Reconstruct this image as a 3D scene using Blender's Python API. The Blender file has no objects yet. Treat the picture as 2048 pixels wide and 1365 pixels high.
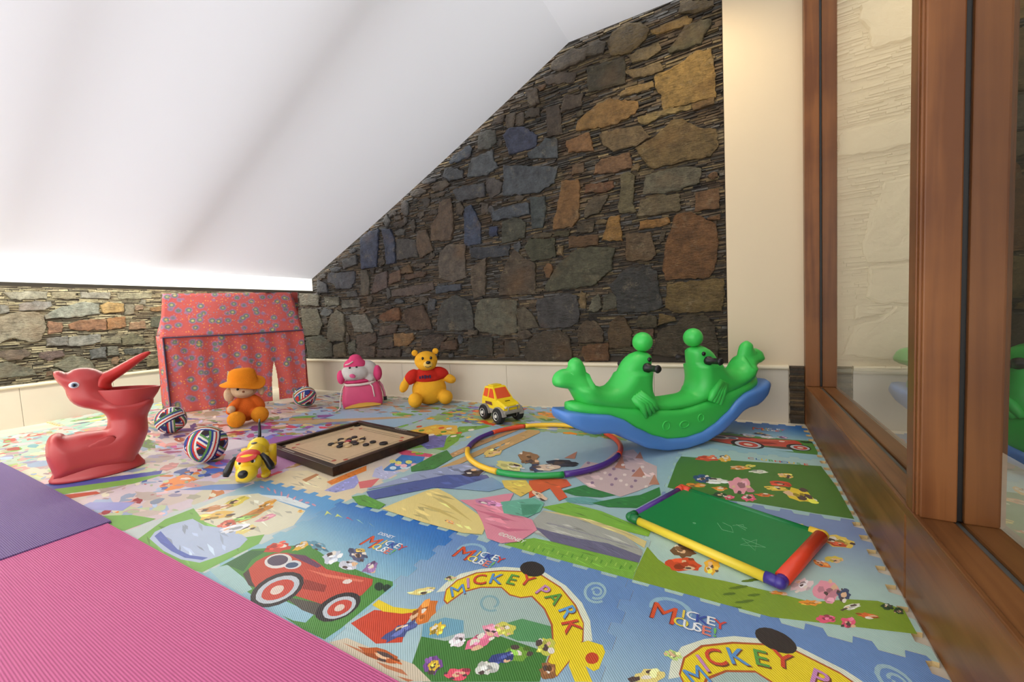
import bpy, bmesh, math, random
import numpy as np
from mathutils import Vector, Matrix
from mathutils.geometry import delaunay_2d_cdt

scene = bpy.context.scene
COL = scene.collection

# ------------------------------------------------------------------ camera
cam_data = bpy.data.cameras.new('camera')
cam_data.sensor_fit = 'HORIZONTAL'
cam_data.sensor_width = 36.0
cam_data.lens = 803.887 / 2048.0 * 36.0
cam_data.clip_start = 0.01
camera = bpy.data.objects.new('camera', cam_data)
COL.objects.link(camera)
RX = (0.8725752, 0.4857347, -0.0517134)
DN = (-0.0138508, -0.0812206, -0.9965999)
FW = (-0.4882833, 0.8703247, -0.0641433)
camera.matrix_world = Matrix(((RX[0], -DN[0], -FW[0], 0.0), (RX[1], -DN[1], -FW[1], 0.0),
                              (RX[2], -DN[2], -FW[2], 0.75), (0, 0, 0, 1)))
scene.camera = camera

# ------------------------------------------------------------------ world, light, exposure
world = bpy.data.worlds.new('overcast_sky')
scene.world = world
world.use_nodes = True
bgn = world.node_tree.nodes['Background']
bgn.inputs[0].default_value = (1.0, 0.985, 0.96, 1)
bgn.inputs[1].default_value = 2.5
vs = scene.view_settings
vs.view_transform = 'Standard'
vs.look = 'None'
vs.gamma = 1.0
vs.exposure = 0.17
vs.use_curve_mapping = False
scene.cycles.max_bounces = 6
scene.cycles.diffuse_bounces = 3
scene.cycles.glossy_bounces = 3


def lin(c):
    out = []
    for v in c[:3]:
        v = v / 255.0
        out.append(v / 12.92 if v <= 0.04045 else ((v + 0.055) / 1.055) ** 2.4)
    return tuple(out)


# ------------------------------------------------------------------ materials
def new_mat(name):
    m = bpy.data.materials.new(name)
    m.use_nodes = True
    nt = m.node_tree
    return m, nt, nt.nodes['Principled BSDF']


def N(nt, kind, **kw):
    n = nt.nodes.new(kind)
    for k, v in kw.items():
        setattr(n, k, v)
    return n


def plain(name, rgb, rough=0.5, var=0.08, scale=8.0, bump=0.0, bscale=60.0, spec=0.5, metal=0.0, coat=0.0):
    """one colour with a little procedural variation and optional fine relief"""
    m, nt, b = new_mat(name)
    c = lin(rgb)
    tc = N(nt, 'ShaderNodeTexCoord')
    nz = N(nt, 'ShaderNodeTexNoise')
    nz.inputs['Scale'].default_value = scale
    nz.inputs['Detail'].default_value = 4
    nt.links.new(tc.outputs['Object'], nz.inputs['Vector'])
    mx = N(nt, 'ShaderNodeMix', data_type='RGBA')
    mx.inputs['A'].default_value = (*[v * (1 - var) for v in c], 1)
    mx.inputs['B'].default_value = (*[min(1, v * (1 + var)) for v in c], 1)
    nt.links.new(nz.outputs['Fac'], mx.inputs['Factor'])
    nt.links.new(mx.outputs['Result'], b.inputs['Base Color'])
    b.inputs['Roughness'].default_value = rough
    b.inputs['Specular IOR Level'].default_value = spec
    b.inputs['Metallic'].default_value = metal
    b.inputs['Coat Weight'].default_value = coat
    if bump:
        n2 = N(nt, 'ShaderNodeTexNoise')
        n2.inputs['Scale'].default_value = bscale
        n2.inputs['Detail'].default_value = 5
        nt.links.new(tc.outputs['Object'], n2.inputs['Vector'])
        bp = N(nt, 'ShaderNodeBump')
        bp.inputs['Strength'].default_value = bump
        bp.inputs['Distance'].default_value = 0.01
        nt.links.new(n2.outputs['Fac'], bp.inputs['Height'])
        nt.links.new(bp.outputs['Normal'], b.inputs['Normal'])
    return m


def vcol(name, rough=0.5, var=0.0, scale=20.0, bump=0.0, bscale=80.0, spec=0.5):
    """colour read from the mesh's printed colour attribute"""
    m, nt, b = new_mat(name)
    at = N(nt, 'ShaderNodeAttribute', attribute_name='col')
    tc = N(nt, 'ShaderNodeTexCoord')
    if var:
        nz = N(nt, 'ShaderNodeTexNoise')
        nz.inputs['Scale'].default_value = scale
        nz.inputs['Detail'].default_value = 6
        nz.inputs['Roughness'].default_value = 0.65
        nt.links.new(tc.outputs['Object'], nz.inputs['Vector'])
        mr = N(nt, 'ShaderNodeMapRange')
        mr.inputs[1].default_value = 0.25
        mr.inputs[2].default_value = 0.75
        mr.inputs[3].default_value = 1 - var
        mr.inputs[4].default_value = 1 + var
        nt.links.new(nz.outputs['Fac'], mr.inputs[0])
        vm = N(nt, 'ShaderNodeVectorMath', operation='SCALE')
        nt.links.new(at.outputs['Color'], vm.inputs[0])
        nt.links.new(mr.outputs[0], vm.inputs['Scale'])
        nt.links.new(vm.outputs[0], b.inputs['Base Color'])
    else:
        nt.links.new(at.outputs['Color'], b.inputs['Base Color'])
    b.inputs['Roughness'].default_value = rough
    b.inputs['Specular IOR Level'].default_value = spec
    if bump:
        n2 = N(nt, 'ShaderNodeTexNoise')
        n2.inputs['Scale'].default_value = bscale
        n2.inputs['Detail'].default_value = 6
        nt.links.new(tc.outputs['Object'], n2.inputs['Vector'])
        bp = N(nt, 'ShaderNodeBump')
        bp.inputs['Strength'].default_value = bump
        bp.inputs['Distance'].default_value = 0.01
        nt.links.new(n2.outputs['Fac'], bp.inputs['Height'])
        nt.links.new(bp.outputs['Normal'], b.inputs['Normal'])
    return m


# ------------------------------------------------------------------ mesh builder
class MB:
    def __init__(self):
        self.v = []
        self.f = []
        self.c = []

    def face(self, pts, col=None):
        i = len(self.v)
        self.v += [tuple(p) for p in pts]
        self.f.append(tuple(range(i, i + len(pts))))
        self.c.append(col)

    def add(self, verts, faces, col=None):
        i = len(self.v)
        self.v += [tuple(p) for p in verts]
        for f in faces:
            self.f.append(tuple(i + k for k in f))
            self.c.append(col)

    def box(self, x0, x1, y0, y1, z0, z1, col=None, M=None):
        vs_ = [(x, y, z) for z in (z0, z1) for y in (y0, y1) for x in (x0, x1)]
        if M is not None:
            vs_ = [M @ Vector(p) for p in vs_]
        self.add(vs_, [(0, 2, 3, 1), (4, 5, 7, 6), (0, 1, 5, 4), (2, 6, 7, 3), (0, 4, 6, 2), (1, 3, 7, 5)], col)

    def rbox(self, x0, x1, y0, y1, z0, z1, r=0.004, col=None, M=None):
        """box with chamfered edges"""
        bm = bmesh.new()
        bmesh.ops.create_cube(bm, size=1.0)
        for v in bm.verts:
            v.co = Vector(((x0 + x1) / 2 + v.co.x * (x1 - x0), (y0 + y1) / 2 + v.co.y * (y1 - y0),
                           (z0 + z1) / 2 + v.co.z * (z1 - z0)))
        bmesh.ops.bevel(bm, geom=bm.edges[:], offset=r, segments=2, affect='EDGES', profile=0.5)
        if M is not None:
            bm.transform(M)
        self.bm(bm, col)

    def bm(self, bm, col=None):
        bm.verts.index_update()
        self.add([v.co[:] for v in bm.verts], [[v.index for v in f.verts] for f in bm.faces], col)
        bm.free()

    def ell(self, c, r, rot=None, seg=20, rings=12, col=None):
        vs_, fs = [], []
        M = rot.to_matrix() if rot is not None and hasattr(rot, 'to_matrix') else (rot if rot is not None else Matrix.Identity(3))
        if not hasattr(r, '__len__'):
            r = (r, r, r)
        c = Vector(c)
        vs_.append(c + M @ Vector((0, 0, -r[2])))
        for i in range(1, rings):
            a = -math.pi / 2 + math.pi * i / rings
            for k in range(seg):
                b = 2 * math.pi * k / seg
                vs_.append(c + M @ Vector((r[0] * math.cos(a) * math.cos(b), r[1] * math.cos(a) * math.sin(b), r[2] * math.sin(a))))
        vs_.append(c + M @ Vector((0, 0, r[2])))
        for k in range(seg):
            fs.append((0, 1 + (k + 1) % seg, 1 + k))
            for i in range(rings - 2):
                a = 1 + i * seg
                fs.append((a + k, a + (k + 1) % seg, a + seg + (k + 1) % seg, a + seg + k))
            a = 1 + (rings - 2) * seg
            fs.append((a + k, a + (k + 1) % seg, len(vs_) - 1))
        self.add(vs_, fs, col)

    def tube(self, pts, r, seg=12, cap=True, closed=False, col=None):
        pts = [Vector(p) for p in pts]
        n = len(pts)
        rs = r if hasattr(r, '__len__') else [r] * n
        rings = []
        up = None
        for i in range(n):
            if closed:
                t = pts[(i + 1) % n] - pts[i - 1]
            else:
                t = pts[min(i + 1, n - 1)] - pts[max(i - 1, 0)]
            t.normalize()
            if up is None:
                up = Vector((0, 0, 1)) if abs(t.z) < 0.9 else Vector((1, 0, 0))
            s_ = t.cross(up).normalized()
            u = s_.cross(t).normalized()
            up = u
            rings.append([pts[i] + (s_ * math.cos(2 * math.pi * k / seg) + u * math.sin(2 * math.pi * k / seg)) * rs[i] for k in range(seg)])
        self.loft(rings, cap and not closed, closed, col)

    def loft(self, rings, cap=True, closed=False, col=None, capstart=True, capend=True):
        seg = len(rings[0])
        vs_ = [p for rg in rings for p in rg]
        fs = []
        n = len(rings)
        for i in range(n if closed else n - 1):
            a, b = i * seg, ((i + 1) % n) * seg
            for k in range(seg):
                fs.append((a + k, a + (k + 1) % seg, b + (k + 1) % seg, b + k))
        if cap:
            if capstart:
                fs.append(tuple(reversed(range(seg))))
            if capend:
                fs.append(tuple((n - 1) * seg + k for k in range(seg)))
        self.add(vs_, fs, col)

    def lathe(self, prof, c=(0, 0, 0), seg=24, M=None, col=None):
        rings = [[Vector((max(r, 1e-4) * math.cos(2 * math.pi * k / seg), max(r, 1e-4) * math.sin(2 * math.pi * k / seg), z)) for k in range(seg)] for r, z in prof]
        if M is not None:
            rings = [[M @ p for p in rg] for rg in rings]
        rings = [[p + Vector(c) for p in rg] for rg in rings]
        self.loft(rings, True, False, col)

    def prism(self, poly, y0, y1, col=None, axes='xz'):
        """polygon in two axes extruded along the third"""
        def P(q, d):
            return {'xz': (q[0], d, q[1]), 'xy': (q[0], q[1], d), 'yz': (d, q[0], q[1])}[axes]
        self.loft([[P(q, y0) for q in poly], [P(q, y1) for q in poly]], True, False, col)

    def build(self, name, mat=None, parent=None, smooth=False, merge=False, normals=True):
        me = bpy.data.meshes.new(name)
        me.from_pydata([tuple(p) for p in self.v], [], self.f)
        if any(c is not None for c in self.c):
            attr = me.color_attributes.new('col', 'FLOAT_COLOR', 'CORNER')
            arr = np.ones((len(me.loops), 4), dtype=np.float32)
            li = 0
            for f, c in zip(self.f, self.c):
                for k in range(len(f)):
                    if c is not None:
                        arr[li, :3] = c[k] if hasattr(c[0], '__len__') else c
                    li += 1
            attr.data.foreach_set('color', arr.ravel())
        if normals or merge:
            bm = bmesh.new()
            bm.from_mesh(me)
            if merge:
                bmesh.ops.remove_doubles(bm, verts=bm.verts, dist=1e-5)
            if normals:
                bmesh.ops.recalc_face_normals(bm, faces=bm.faces)
            bm.to_mesh(me)
            bm.free()
        if smooth:
            me.polygons.foreach_set('use_smooth', [True] * len(me.polygons))
        o = bpy.data.objects.new(name, me)
        COL.objects.link(o)
        if mat is not None:
            me.materials.append(mat)
        if parent is not None:
            o.parent = parent
        return o


def tag(o, label=None, cat=None, group=None, kind=None):
    for k, v in (('label', label), ('category', cat), ('group', group), ('kind', kind)):
        if v:
            o[k] = v
    return o


def thing(name, label, cat, loc=(0, 0, 0), rz=0.0, group=None):
    o = bpy.data.objects.new(name, None)
    COL.objects.link(o)
    o.location = loc
    o.rotation_euler = (0, 0, rz)
    o.empty_display_size = 0.05
    return tag(o, label, cat, group)


def rzm(a):
    return Matrix.Rotation(a, 3, 'Z')


def inside(poly, x, y):
    r = False
    n = len(poly)
    for i in range(n):
        x1, y1 = poly[i]
        x2, y2 = poly[i - 1]
        if (y1 > y) != (y2 > y) and x < (x2 - x1) * (y - y1) / (y2 - y1) + x1:
            r = not r
    return r


def resample(poly, step):
    out = []
    n = len(poly)
    for i in range(n):
        a, b = Vector(poly[i]), Vector(poly[(i + 1) % n])
        k = max(1, int(round((b - a).length / step)))
        for j in range(k):
            out.append(tuple(a.lerp(b, j / k)))
    return out


def smooth_poly(poly, it=2):
    for _ in range(it):
        n = len(poly)
        out = []
        for i in range(n):
            a, b = poly[i], poly[(i + 1) % n]
            out.append((a[0] * .75 + b[0] * .25, a[1] * .75 + b[1] * .25))
            out.append((a[0] * .25 + b[0] * .75, a[1] * .25 + b[1] * .75))
        poly = out
    return poly


def bdist(poly, pts):
    A = np.array(poly)
    Bp = np.roll(A, -1, axis=0)
    d = Bp - A
    L = (d * d).sum(1) + 1e-12
    P = np.array(pts)[:, None, :]
    t = np.clip(((P - A) * d).sum(2) / L, 0, 1)
    q = A + t[..., None] * d
    return np.sqrt(((P - q) ** 2).sum(2)).min(1)


def inflate(mb, poly, T, R, step=0.012, col=None, M=None, Tf=None):
    """rounded solid grown from an outline in the x-z plane, thickness along y"""
    bd = resample(poly, step)
    xs = [p[0] for p in bd]
    zs = [p[1] for p in bd]
    pts = []
    x = min(xs) + step / 2
    while x < max(xs):
        z = min(zs) + step / 2
        while z < max(zs):
            if inside(bd, x, z):
                pts.append((x, z))
            z += step
        x += step
    if pts:
        dd = bdist(bd, pts)
        pts = [p for p, d in zip(pts, dd) if d > step * 0.45]
    nb = len(bd)
    allp = bd + pts
    res = delaunay_2d_cdt([Vector(p) for p in allp], [(i, (i + 1) % nb) for i in range(nb)], [], 1, 1e-6)
    vv, ff = res[0], res[2]
    dist = bdist(bd, [tuple(p) for p in vv])
    th = []
    for p, d in zip(vv, dist):
        u = min(d / R, 1.0)
        t = (Tf(p[0], p[1]) if Tf else T) * math.sqrt(max(0.0, 1 - (1 - u) ** 2))
        th.append(0.0 if d < 1e-5 else t)
    front = [Vector((p[0], -t, p[1])) for p, t in zip(vv, th)]
    back = {}
    verts = list(front)
    for i, (p, t) in enumerate(zip(vv, th)):
        if t > 0:
            back[i] = len(verts)
            verts.append(Vector((p[0], t, p[1])))
        else:
            back[i] = i
    faces = [tuple(f) for f in ff] + [tuple(back[i] for i in reversed(f)) for f in ff]
    if M is not None:
        verts = [M @ v for v in verts]
    mb.add(verts, faces, col)


def plush(name, parts, mat, parent, voxel=0.006, it=6):
    """ellipsoids grown together into one soft continuous surface"""
    mb = MB()
    for p in parts:
        c, r = p[0], p[1]
        rot = p[2] if len(p) > 2 else None
        mb.ell(c, r, rot)
    o = mb.build(name, mat, parent, smooth=True)
    rm = o.modifiers.new('remesh', 'REMESH')
    rm.mode = 'VOXEL'
    rm.voxel_size = voxel
    rm.use_smooth_shade = True
    sm = o.modifiers.new('smooth', 'SMOOTH')
    sm.factor = 0.6
    sm.iterations = it
    return o


def text_faces(txt, size=1.0):
    cu = bpy.data.curves.new('lettering', 'FONT')
    cu.body = txt
    cu.size = size
    cu.align_x = 'CENTER'
    cu.align_y = 'CENTER'
    cu.resolution_u = 3
    cu.offset = 0.0 if 'M' in txt else 0.01 * size
    o = bpy.data.objects.new('lettering', cu)
    COL.objects.link(o)
    dg = bpy.context.evaluated_depsgraph_get()
    me = o.evaluated_get(dg).to_mesh()
    vs_ = [v.co[:2] for v in me.vertices]
    fs = [tuple(p.vertices) for p in me.polygons]
    o.evaluated_get(dg).to_mesh_clear()
    bpy.data.objects.remove(o)
    bpy.data.curves.remove(cu)
    return vs_, fs

BACK_STONES = [
([(-0.293,2.751),(-0.105,2.68),(-0.1,2.643),(-0.156,2.642),(-0.236,2.655),(-0.301,2.687)],(110,90,55)),
([(-0.475,2.635),(-0.381,2.644),(-0.26,2.646),(-0.231,2.617),(-0.238,2.589),(-0.321,2.596),(-0.457,2.606)],(165,130,65)),
([(-0.267,2.588),(-0.135,2.577),(-0.113,2.547),(-0.147,2.501),(-0.183,2.447),(-0.367,2.451),(-0.372,2.478),(-0.31,2.53)],(98,90,62)),
([(-0.739,2.721),(-0.649,2.746),(-0.55,2.715),(-0.5,2.651),(-0.521,2.595),(-0.642,2.547),(-0.765,2.577),(-0.776,2.668)],(118,95,52)),
([(-0.636,2.525),(-0.555,2.543),(-0.439,2.54),(-0.422,2.495),(-0.512,2.463),(-0.61,2.477)],(130,110,72)),
([(-0.666,2.43),(-0.43,2.409),(-0.419,2.361),(-0.489,2.352),(-0.607,2.364)],(135,112,72)),
([(-0.933,2.545),(-0.795,2.533),(-0.67,2.524),(-0.665,2.456),(-0.675,2.359),(-0.802,2.358),(-0.933,2.378)],(82,74,54)),
([(-0.458,2.335),(-0.339,2.347),(-0.212,2.397),(-0.127,2.379),(-0.106,2.264),(-0.107,2.094),(-0.224,2.099),(-0.413,2.103),(-0.423,2.202),(-0.46,2.265)],(158,124,62)),
([(-0.691,2.31),(-0.49,2.307),(-0.479,2.265),(-0.651,2.265),(-0.699,2.276)],(150,120,68)),
([(-0.871,2.255),(-0.791,2.273),(-0.592,2.201),(-0.587,2.153),(-0.615,2.127),(-0.754,2.092),(-1.035,2.124),(-1.017,2.191)],(150,112,58)),
([(-0.582,2.092),(-0.432,2.096),(-0.249,2.075),(-0.249,2.05),(-0.433,2.057),(-0.537,2.033),(-0.583,2.059)],(148,124,72)),
([(-0.242,2.085),(-0.107,2.088),(-0.107,2.046),(-0.226,2.043)],(130,100,58)),
([(-0.602,1.884),(-0.436,1.948),(-0.366,2.001),(-0.298,2.001),(-0.251,1.951),(-0.211,1.915),(-0.105,1.887),(-0.101,1.781),(-0.144,1.73),(-0.28,1.736),(-0.487,1.723),(-0.519,1.751)],(118,95,54)),
([(-1.282,2.361),(-1.168,2.342),(-1.161,2.136),(-1.276,2.144)],(88,74,60)),
([(-1.449,2.548),(-1.353,2.529),(-1.333,2.412),(-1.398,2.408),(-1.435,2.441)],(95,80,64)),
([(-1.438,2.397),(-1.335,2.378),(-1.339,2.312),(-1.468,2.337)],(90,78,64)),
([(-1.207,2.68),(-1.05,2.721),(-0.938,2.671),(-0.952,2.614),(-1.163,2.6),(-1.222,2.641)],(102,88,70)),
([(-1.286,2.596),(-1.116,2.574),(-1.024,2.533),(-1.05,2.478),(-1.264,2.534)],(98,82,66)),
([(-1.124,2.404),(-0.985,2.373),(-1,2.292),(-1.153,2.293)],(98,82,66)),
([(-0.994,2.691),(-0.849,2.711),(-0.796,2.681),(-0.82,2.609),(-0.974,2.632)],(92,80,62)),
([(-1.125,2.061),(-0.945,2.08),(-0.919,1.967),(-0.92,1.946),(-1.105,1.976)],(145,102,60)),
([(-0.857,2.043),(-0.728,2.044),(-0.571,2.03),(-0.521,1.937),(-0.608,1.905),(-0.761,1.908),(-0.831,1.96)],(120,98,64)),
([(-0.895,1.834),(-0.849,1.866),(-0.657,1.863),(-0.639,1.791),(-0.647,1.758),(-0.766,1.757),(-0.912,1.774)],(130,94,62)),
([(-1.085,1.876),(-0.999,1.872),(-0.995,1.806),(-1.088,1.804)],(112,88,64)),
([(-0.718,1.719),(-0.662,1.727),(-0.622,1.692),(-0.641,1.504),(-0.616,1.451),(-0.741,1.458),(-0.743,1.508),(-0.73,1.561)],(106,96,66)),
([(-0.541,1.682),(-0.405,1.692),(-0.257,1.683),(-0.192,1.653),(-0.212,1.568),(-0.346,1.543),(-0.447,1.546),(-0.558,1.563)],(106,100,80)),
([(-0.586,1.521),(-0.454,1.527),(-0.328,1.513),(-0.335,1.456),(-0.33,1.409),(-0.477,1.4),(-0.61,1.412),(-0.588,1.474)],(110,96,68)),
([(-0.225,1.507),(-0.091,1.506),(-0.09,1.381),(-0.233,1.386)],(126,88,54)),
([(-1.179,1.763),(-1.051,1.752),(-1.038,1.698),(-1.055,1.474),(-1.113,1.423),(-1.262,1.423),(-1.249,1.505),(-1.201,1.648)],(140,100,56)),
([(-0.983,1.709),(-0.783,1.69),(-0.77,1.646),(-0.844,1.625),(-0.986,1.652)],(116,76,48)),
([(-0.998,1.538),(-0.926,1.605),(-0.815,1.598),(-0.847,1.533),(-0.894,1.484),(-1.001,1.465)],(92,80,60)),
([(-0.806,1.444),(-0.742,1.434),(-0.726,1.258),(-0.879,1.279),(-0.838,1.381)],(155,112,52)),
([(-0.591,1.371),(-0.413,1.37),(-0.395,1.334),(-0.44,1.314),(-0.599,1.317)],(158,110,52)),
([(-0.697,1.297),(-0.52,1.278),(-0.502,1.18),(-0.494,1.125),(-0.525,1.094),(-0.696,1.106)],(106,84,58)),
([(-0.356,1.367),(-0.258,1.371),(-0.118,1.272),(-0.106,1.13),(-0.122,1.017),(-0.159,0.943),(-0.424,0.954),(-0.444,1.037),(-0.417,1.203),(-0.384,1.266)],(124,82,44)),
([(-0.163,1.33),(-0.085,1.336),(-0.086,1.305),(-0.158,1.316)],(130,88,50)),
([(-1.134,1.336),(-0.907,1.319),(-0.91,1.247),(-1.137,1.253)],(106,76,46)),
([(-1.677,2),(-1.408,1.933),(-1.215,1.89),(-1.254,1.779),(-1.393,1.73),(-1.701,1.764),(-1.684,1.898)],(86,92,98)),
([(-1.255,1.391),(-1.131,1.388),(-1.141,1.345),(-1.256,1.361)],(76,70,46)),
([(-1.473,1.367),(-1.266,1.339),(-1.264,1.2),(-1.465,1.191),(-1.531,1.311)],(76,76,56)),
([(-1.456,1.695),(-1.326,1.679),(-1.322,1.594),(-1.356,1.445),(-1.451,1.459)],(76,84,84)),
([(-1.343,0.982),(-1.225,1.142),(-1.082,1.225),(-0.964,1.233),(-0.786,1.203),(-0.819,1.106),(-0.813,1.055),(-0.96,0.951),(-1.337,0.934)],(86,84,64)),
([(-0.765,0.985),(-0.691,1.05),(-0.54,1.038),(-0.494,0.995),(-0.484,0.898),(-0.461,0.758),(-0.562,0.729),(-0.773,0.732),(-0.777,0.849),(-0.825,0.932)],(64,64,63)),
([(-0.964,0.847),(-0.917,0.873),(-0.898,0.776),(-0.93,0.74),(-1.003,0.751)],(112,108,88)),
([(-0.88,0.848),(-0.819,0.881),(-0.777,0.842),(-0.787,0.762),(-0.888,0.753)],(90,86,70)),
([(-0.412,0.906),(-0.273,0.915),(-0.078,0.917),(-0.077,0.814),(-0.093,0.712),(-0.365,0.712),(-0.429,0.75)],(120,96,52)),
([(-1.428,0.869),(-1.154,0.89),(-1.098,0.871),(-1.086,0.763),(-1.098,0.671),(-1.174,0.635),(-1.414,0.635),(-1.44,0.813)],(76,74,74)),
([(-1.084,0.625),(-1.042,0.669),(-0.964,0.674),(-0.897,0.604),(-0.901,0.514),(-1.097,0.509)],(90,74,56)),
([(-0.835,0.647),(-0.774,0.703),(-0.731,0.694),(-0.678,0.576),(-0.695,0.475),(-0.842,0.461),(-0.853,0.573)],(96,74,48)),
([(-0.632,0.697),(-0.503,0.691),(-0.505,0.607),(-0.635,0.611)],(86,76,54)),
([(-0.482,0.704),(-0.379,0.679),(-0.367,0.651),(-0.491,0.621)],(116,92,50)),
([(-0.628,0.597),(-0.525,0.601),(-0.527,0.544),(-0.63,0.546)],(110,80,58)),
([(-0.479,0.586),(-0.368,0.624),(-0.303,0.682),(-0.182,0.67),(-0.136,0.596),(-0.114,0.464),(-0.128,0.372),(-0.53,0.424),(-0.501,0.523)],(82,70,52)),
([(-1.499,0.555),(-1.38,0.601),(-1.25,0.606),(-1.177,0.549),(-1.161,0.369),(-1.528,0.357),(-1.589,0.432)],(80,68,54)),
([(-1.058,0.478),(-0.863,0.499),(-0.861,0.364),(-1.039,0.362),(-1.069,0.408)],(114,76,46)),
([(-1.922,2.309),(-1.82,2.331),(-1.754,2.306),(-1.75,2.209),(-1.83,2.18),(-1.929,2.196)],(94,94,86)),
([(-1.672,2.245),(-1.613,2.285),(-1.478,2.264),(-1.378,2.17),(-1.391,2.09),(-1.47,2.086),(-1.625,2.084)],(72,78,102)),
([(-1.357,2.089),(-1.303,2.128),(-1.205,2.103),(-1.211,1.964),(-1.448,2.011),(-1.463,2.053)],(86,92,96)),
([(-2.25,2.17),(-2.18,2.214),(-2.028,2.253),(-2,2.213),(-2.024,2.161),(-2.241,2.142)],(70,80,94)),
([(-2.006,2.131),(-1.793,2.155),(-1.779,2.063),(-1.744,2.007),(-1.864,1.968),(-2.058,1.992)],(96,102,106)),
([(-2.299,2.112),(-2.232,2.114),(-2.117,2.055),(-2.11,1.994),(-2.263,2),(-2.327,2.048)],(76,80,85)),
([(-2.226,1.906),(-2.116,1.919),(-1.899,1.901),(-1.896,1.793),(-2.168,1.8)],(83,84,88)),
([(-1.866,1.935),(-1.788,1.927),(-1.714,1.864),(-1.738,1.796),(-1.838,1.765),(-1.872,1.854)],(90,84,80)),
([(-2.11,1.712),(-2.034,1.733),(-1.997,1.659),(-1.952,1.559),(-1.963,1.4),(-2.132,1.405)],(70,82,107)),
([(-1.827,1.631),(-1.727,1.663),(-1.576,1.669),(-1.476,1.659),(-1.481,1.574),(-1.637,1.568),(-1.82,1.572)],(82,89,98)),
([(-2.39,1.823),(-2.264,1.835),(-2.248,1.754),(-2.253,1.553),(-2.281,1.477),(-2.511,1.499),(-2.5,1.634),(-2.41,1.728)],(106,85,66)),
([(-2.675,1.597),(-2.565,1.599),(-2.497,1.407),(-2.66,1.353),(-2.699,1.47)],(108,88,68)),
([(-1.729,1.55),(-1.582,1.559),(-1.512,1.508),(-1.527,1.391),(-1.74,1.371)],(82,82,68)),
([(-1.864,1.521),(-1.785,1.517),(-1.789,1.443),(-1.869,1.446)],(56,66,97)),
([(-2.072,1.372),(-1.681,1.339),(-1.696,1.259),(-1.975,1.266),(-2.067,1.294)],(66,70,78)),
([(-3.47,1.643),(-3.332,1.694),(-3.203,1.695),(-3.237,1.502),(-3.268,1.335),(-3.489,1.337)],(62,72,100)),
([(-3.147,1.687),(-3.039,1.671),(-2.982,1.567),(-3.003,1.346),(-3.126,1.35),(-3.122,1.527)],(65,75,100)),
([(-2.949,1.56),(-2.844,1.555),(-2.707,1.527),(-2.696,1.366),(-2.967,1.368),(-2.971,1.466)],(80,76,73)),
([(-2.418,1.37),(-2.321,1.421),(-2.134,1.406),(-2.147,1.224),(-2.144,1.118),(-2.279,1.095),(-2.436,1.136),(-2.439,1.255)],(105,94,82)),
([(-2.91,1.275),(-2.816,1.304),(-2.772,1.223),(-2.928,1.219)],(112,86,56)),
([(-3.089,1.234),(-2.938,1.259),(-2.941,1.152),(-3.099,1.136)],(110,82,62)),
([(-2.864,1.203),(-2.597,1.215),(-2.626,1.171),(-2.881,1.156)],(100,76,58)),
([(-3.501,1.304),(-3.411,1.306),(-3.382,1.159),(-3.409,1.048),(-3.529,1.046)],(98,90,76)),
([(-3.286,1.243),(-3.128,1.258),(-3.144,1.099),(-3.363,1.055)],(100,86,82)),
([(-3.064,1.064),(-2.888,1.079),(-2.547,1.099),(-2.527,1.042),(-2.715,0.999),(-3.07,1.004)],(106,91,82)),
([(-2.49,1.058),(-2.203,1.061),(-2.207,1.008),(-2.495,0.993)],(76,83,94)),
([(-2.074,1.199),(-1.914,1.25),(-1.945,0.945),(-2.061,0.927),(-2.084,1.06)],(105,90,72)),
([(-1.774,1.085),(-1.709,1.195),(-1.627,1.292),(-1.539,1.209),(-1.451,1.167),(-1.455,0.927),(-1.794,0.935)],(90,76,60)),
([(-2.42,0.905),(-2.266,0.959),(-2.117,0.887),(-2.102,0.797),(-2.091,0.646),(-2.5,0.639),(-2.49,0.77)],(80,80,75)),
([(-2.035,0.847),(-1.989,0.896),(-1.826,0.895),(-1.638,0.866),(-1.653,0.608),(-1.776,0.586),(-2.018,0.626),(-2.068,0.672)],(106,104,86)),
([(-1.628,0.799),(-1.552,0.811),(-1.475,0.726),(-1.434,0.643),(-1.629,0.616)],(100,90,72)),
([(-3.257,0.823),(-3.096,0.876),(-2.987,0.88),(-2.985,0.761),(-3.22,0.76),(-3.274,0.793)],(126,82,50)),
([(-2.909,0.857),(-2.675,0.883),(-2.611,0.766),(-2.583,0.66),(-2.822,0.658),(-2.945,0.76)],(94,72,55)),
([(-3.08,0.624),(-2.826,0.619),(-2.817,0.57),(-2.902,0.502),(-3.092,0.493)],(140,100,54)),
([(-3.269,0.701),(-3.03,0.713),(-3.051,0.634),(-3.293,0.609)],(84,64,53)),
([(-2.702,0.577),(-2.503,0.611),(-2.399,0.572),(-2.514,0.47),(-2.724,0.471)],(72,58,49)),
([(-2.474,0.526),(-2.286,0.551),(-2.293,0.46),(-2.48,0.451)],(88,64,47)),
([(-2.141,0.558),(-1.898,0.562),(-1.908,0.406),(-2.163,0.405)],(68,66,57)),
([(-1.759,0.534),(-1.653,0.524),(-1.632,0.407),(-1.778,0.398)],(68,66,59)),
([(-3.639,0.616),(-3.364,0.631),(-3.359,0.537),(-3.608,0.476),(-3.664,0.53)],(86,68,56)),
([(-3.731,0.839),(-3.483,0.838),(-3.418,0.741),(-3.384,0.646),(-3.657,0.659)],(108,105,94)),
([(-3.839,1.017),(-3.572,1),(-3.565,0.926),(-3.85,0.931)],(106,104,94)),
([(-4.136,1.07),(-3.901,1.054),(-3.895,0.966),(-4.132,0.969)],(108,105,88)),
([(-4.601,1.148),(-4.238,1.099),(-4.254,0.976),(-4.601,1.007)],(104,100,82)),
([(-4.59,0.948),(-4.296,0.932),(-4.227,0.77),(-4.298,0.635),(-4.575,0.64)],(102,98,77)),
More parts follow.
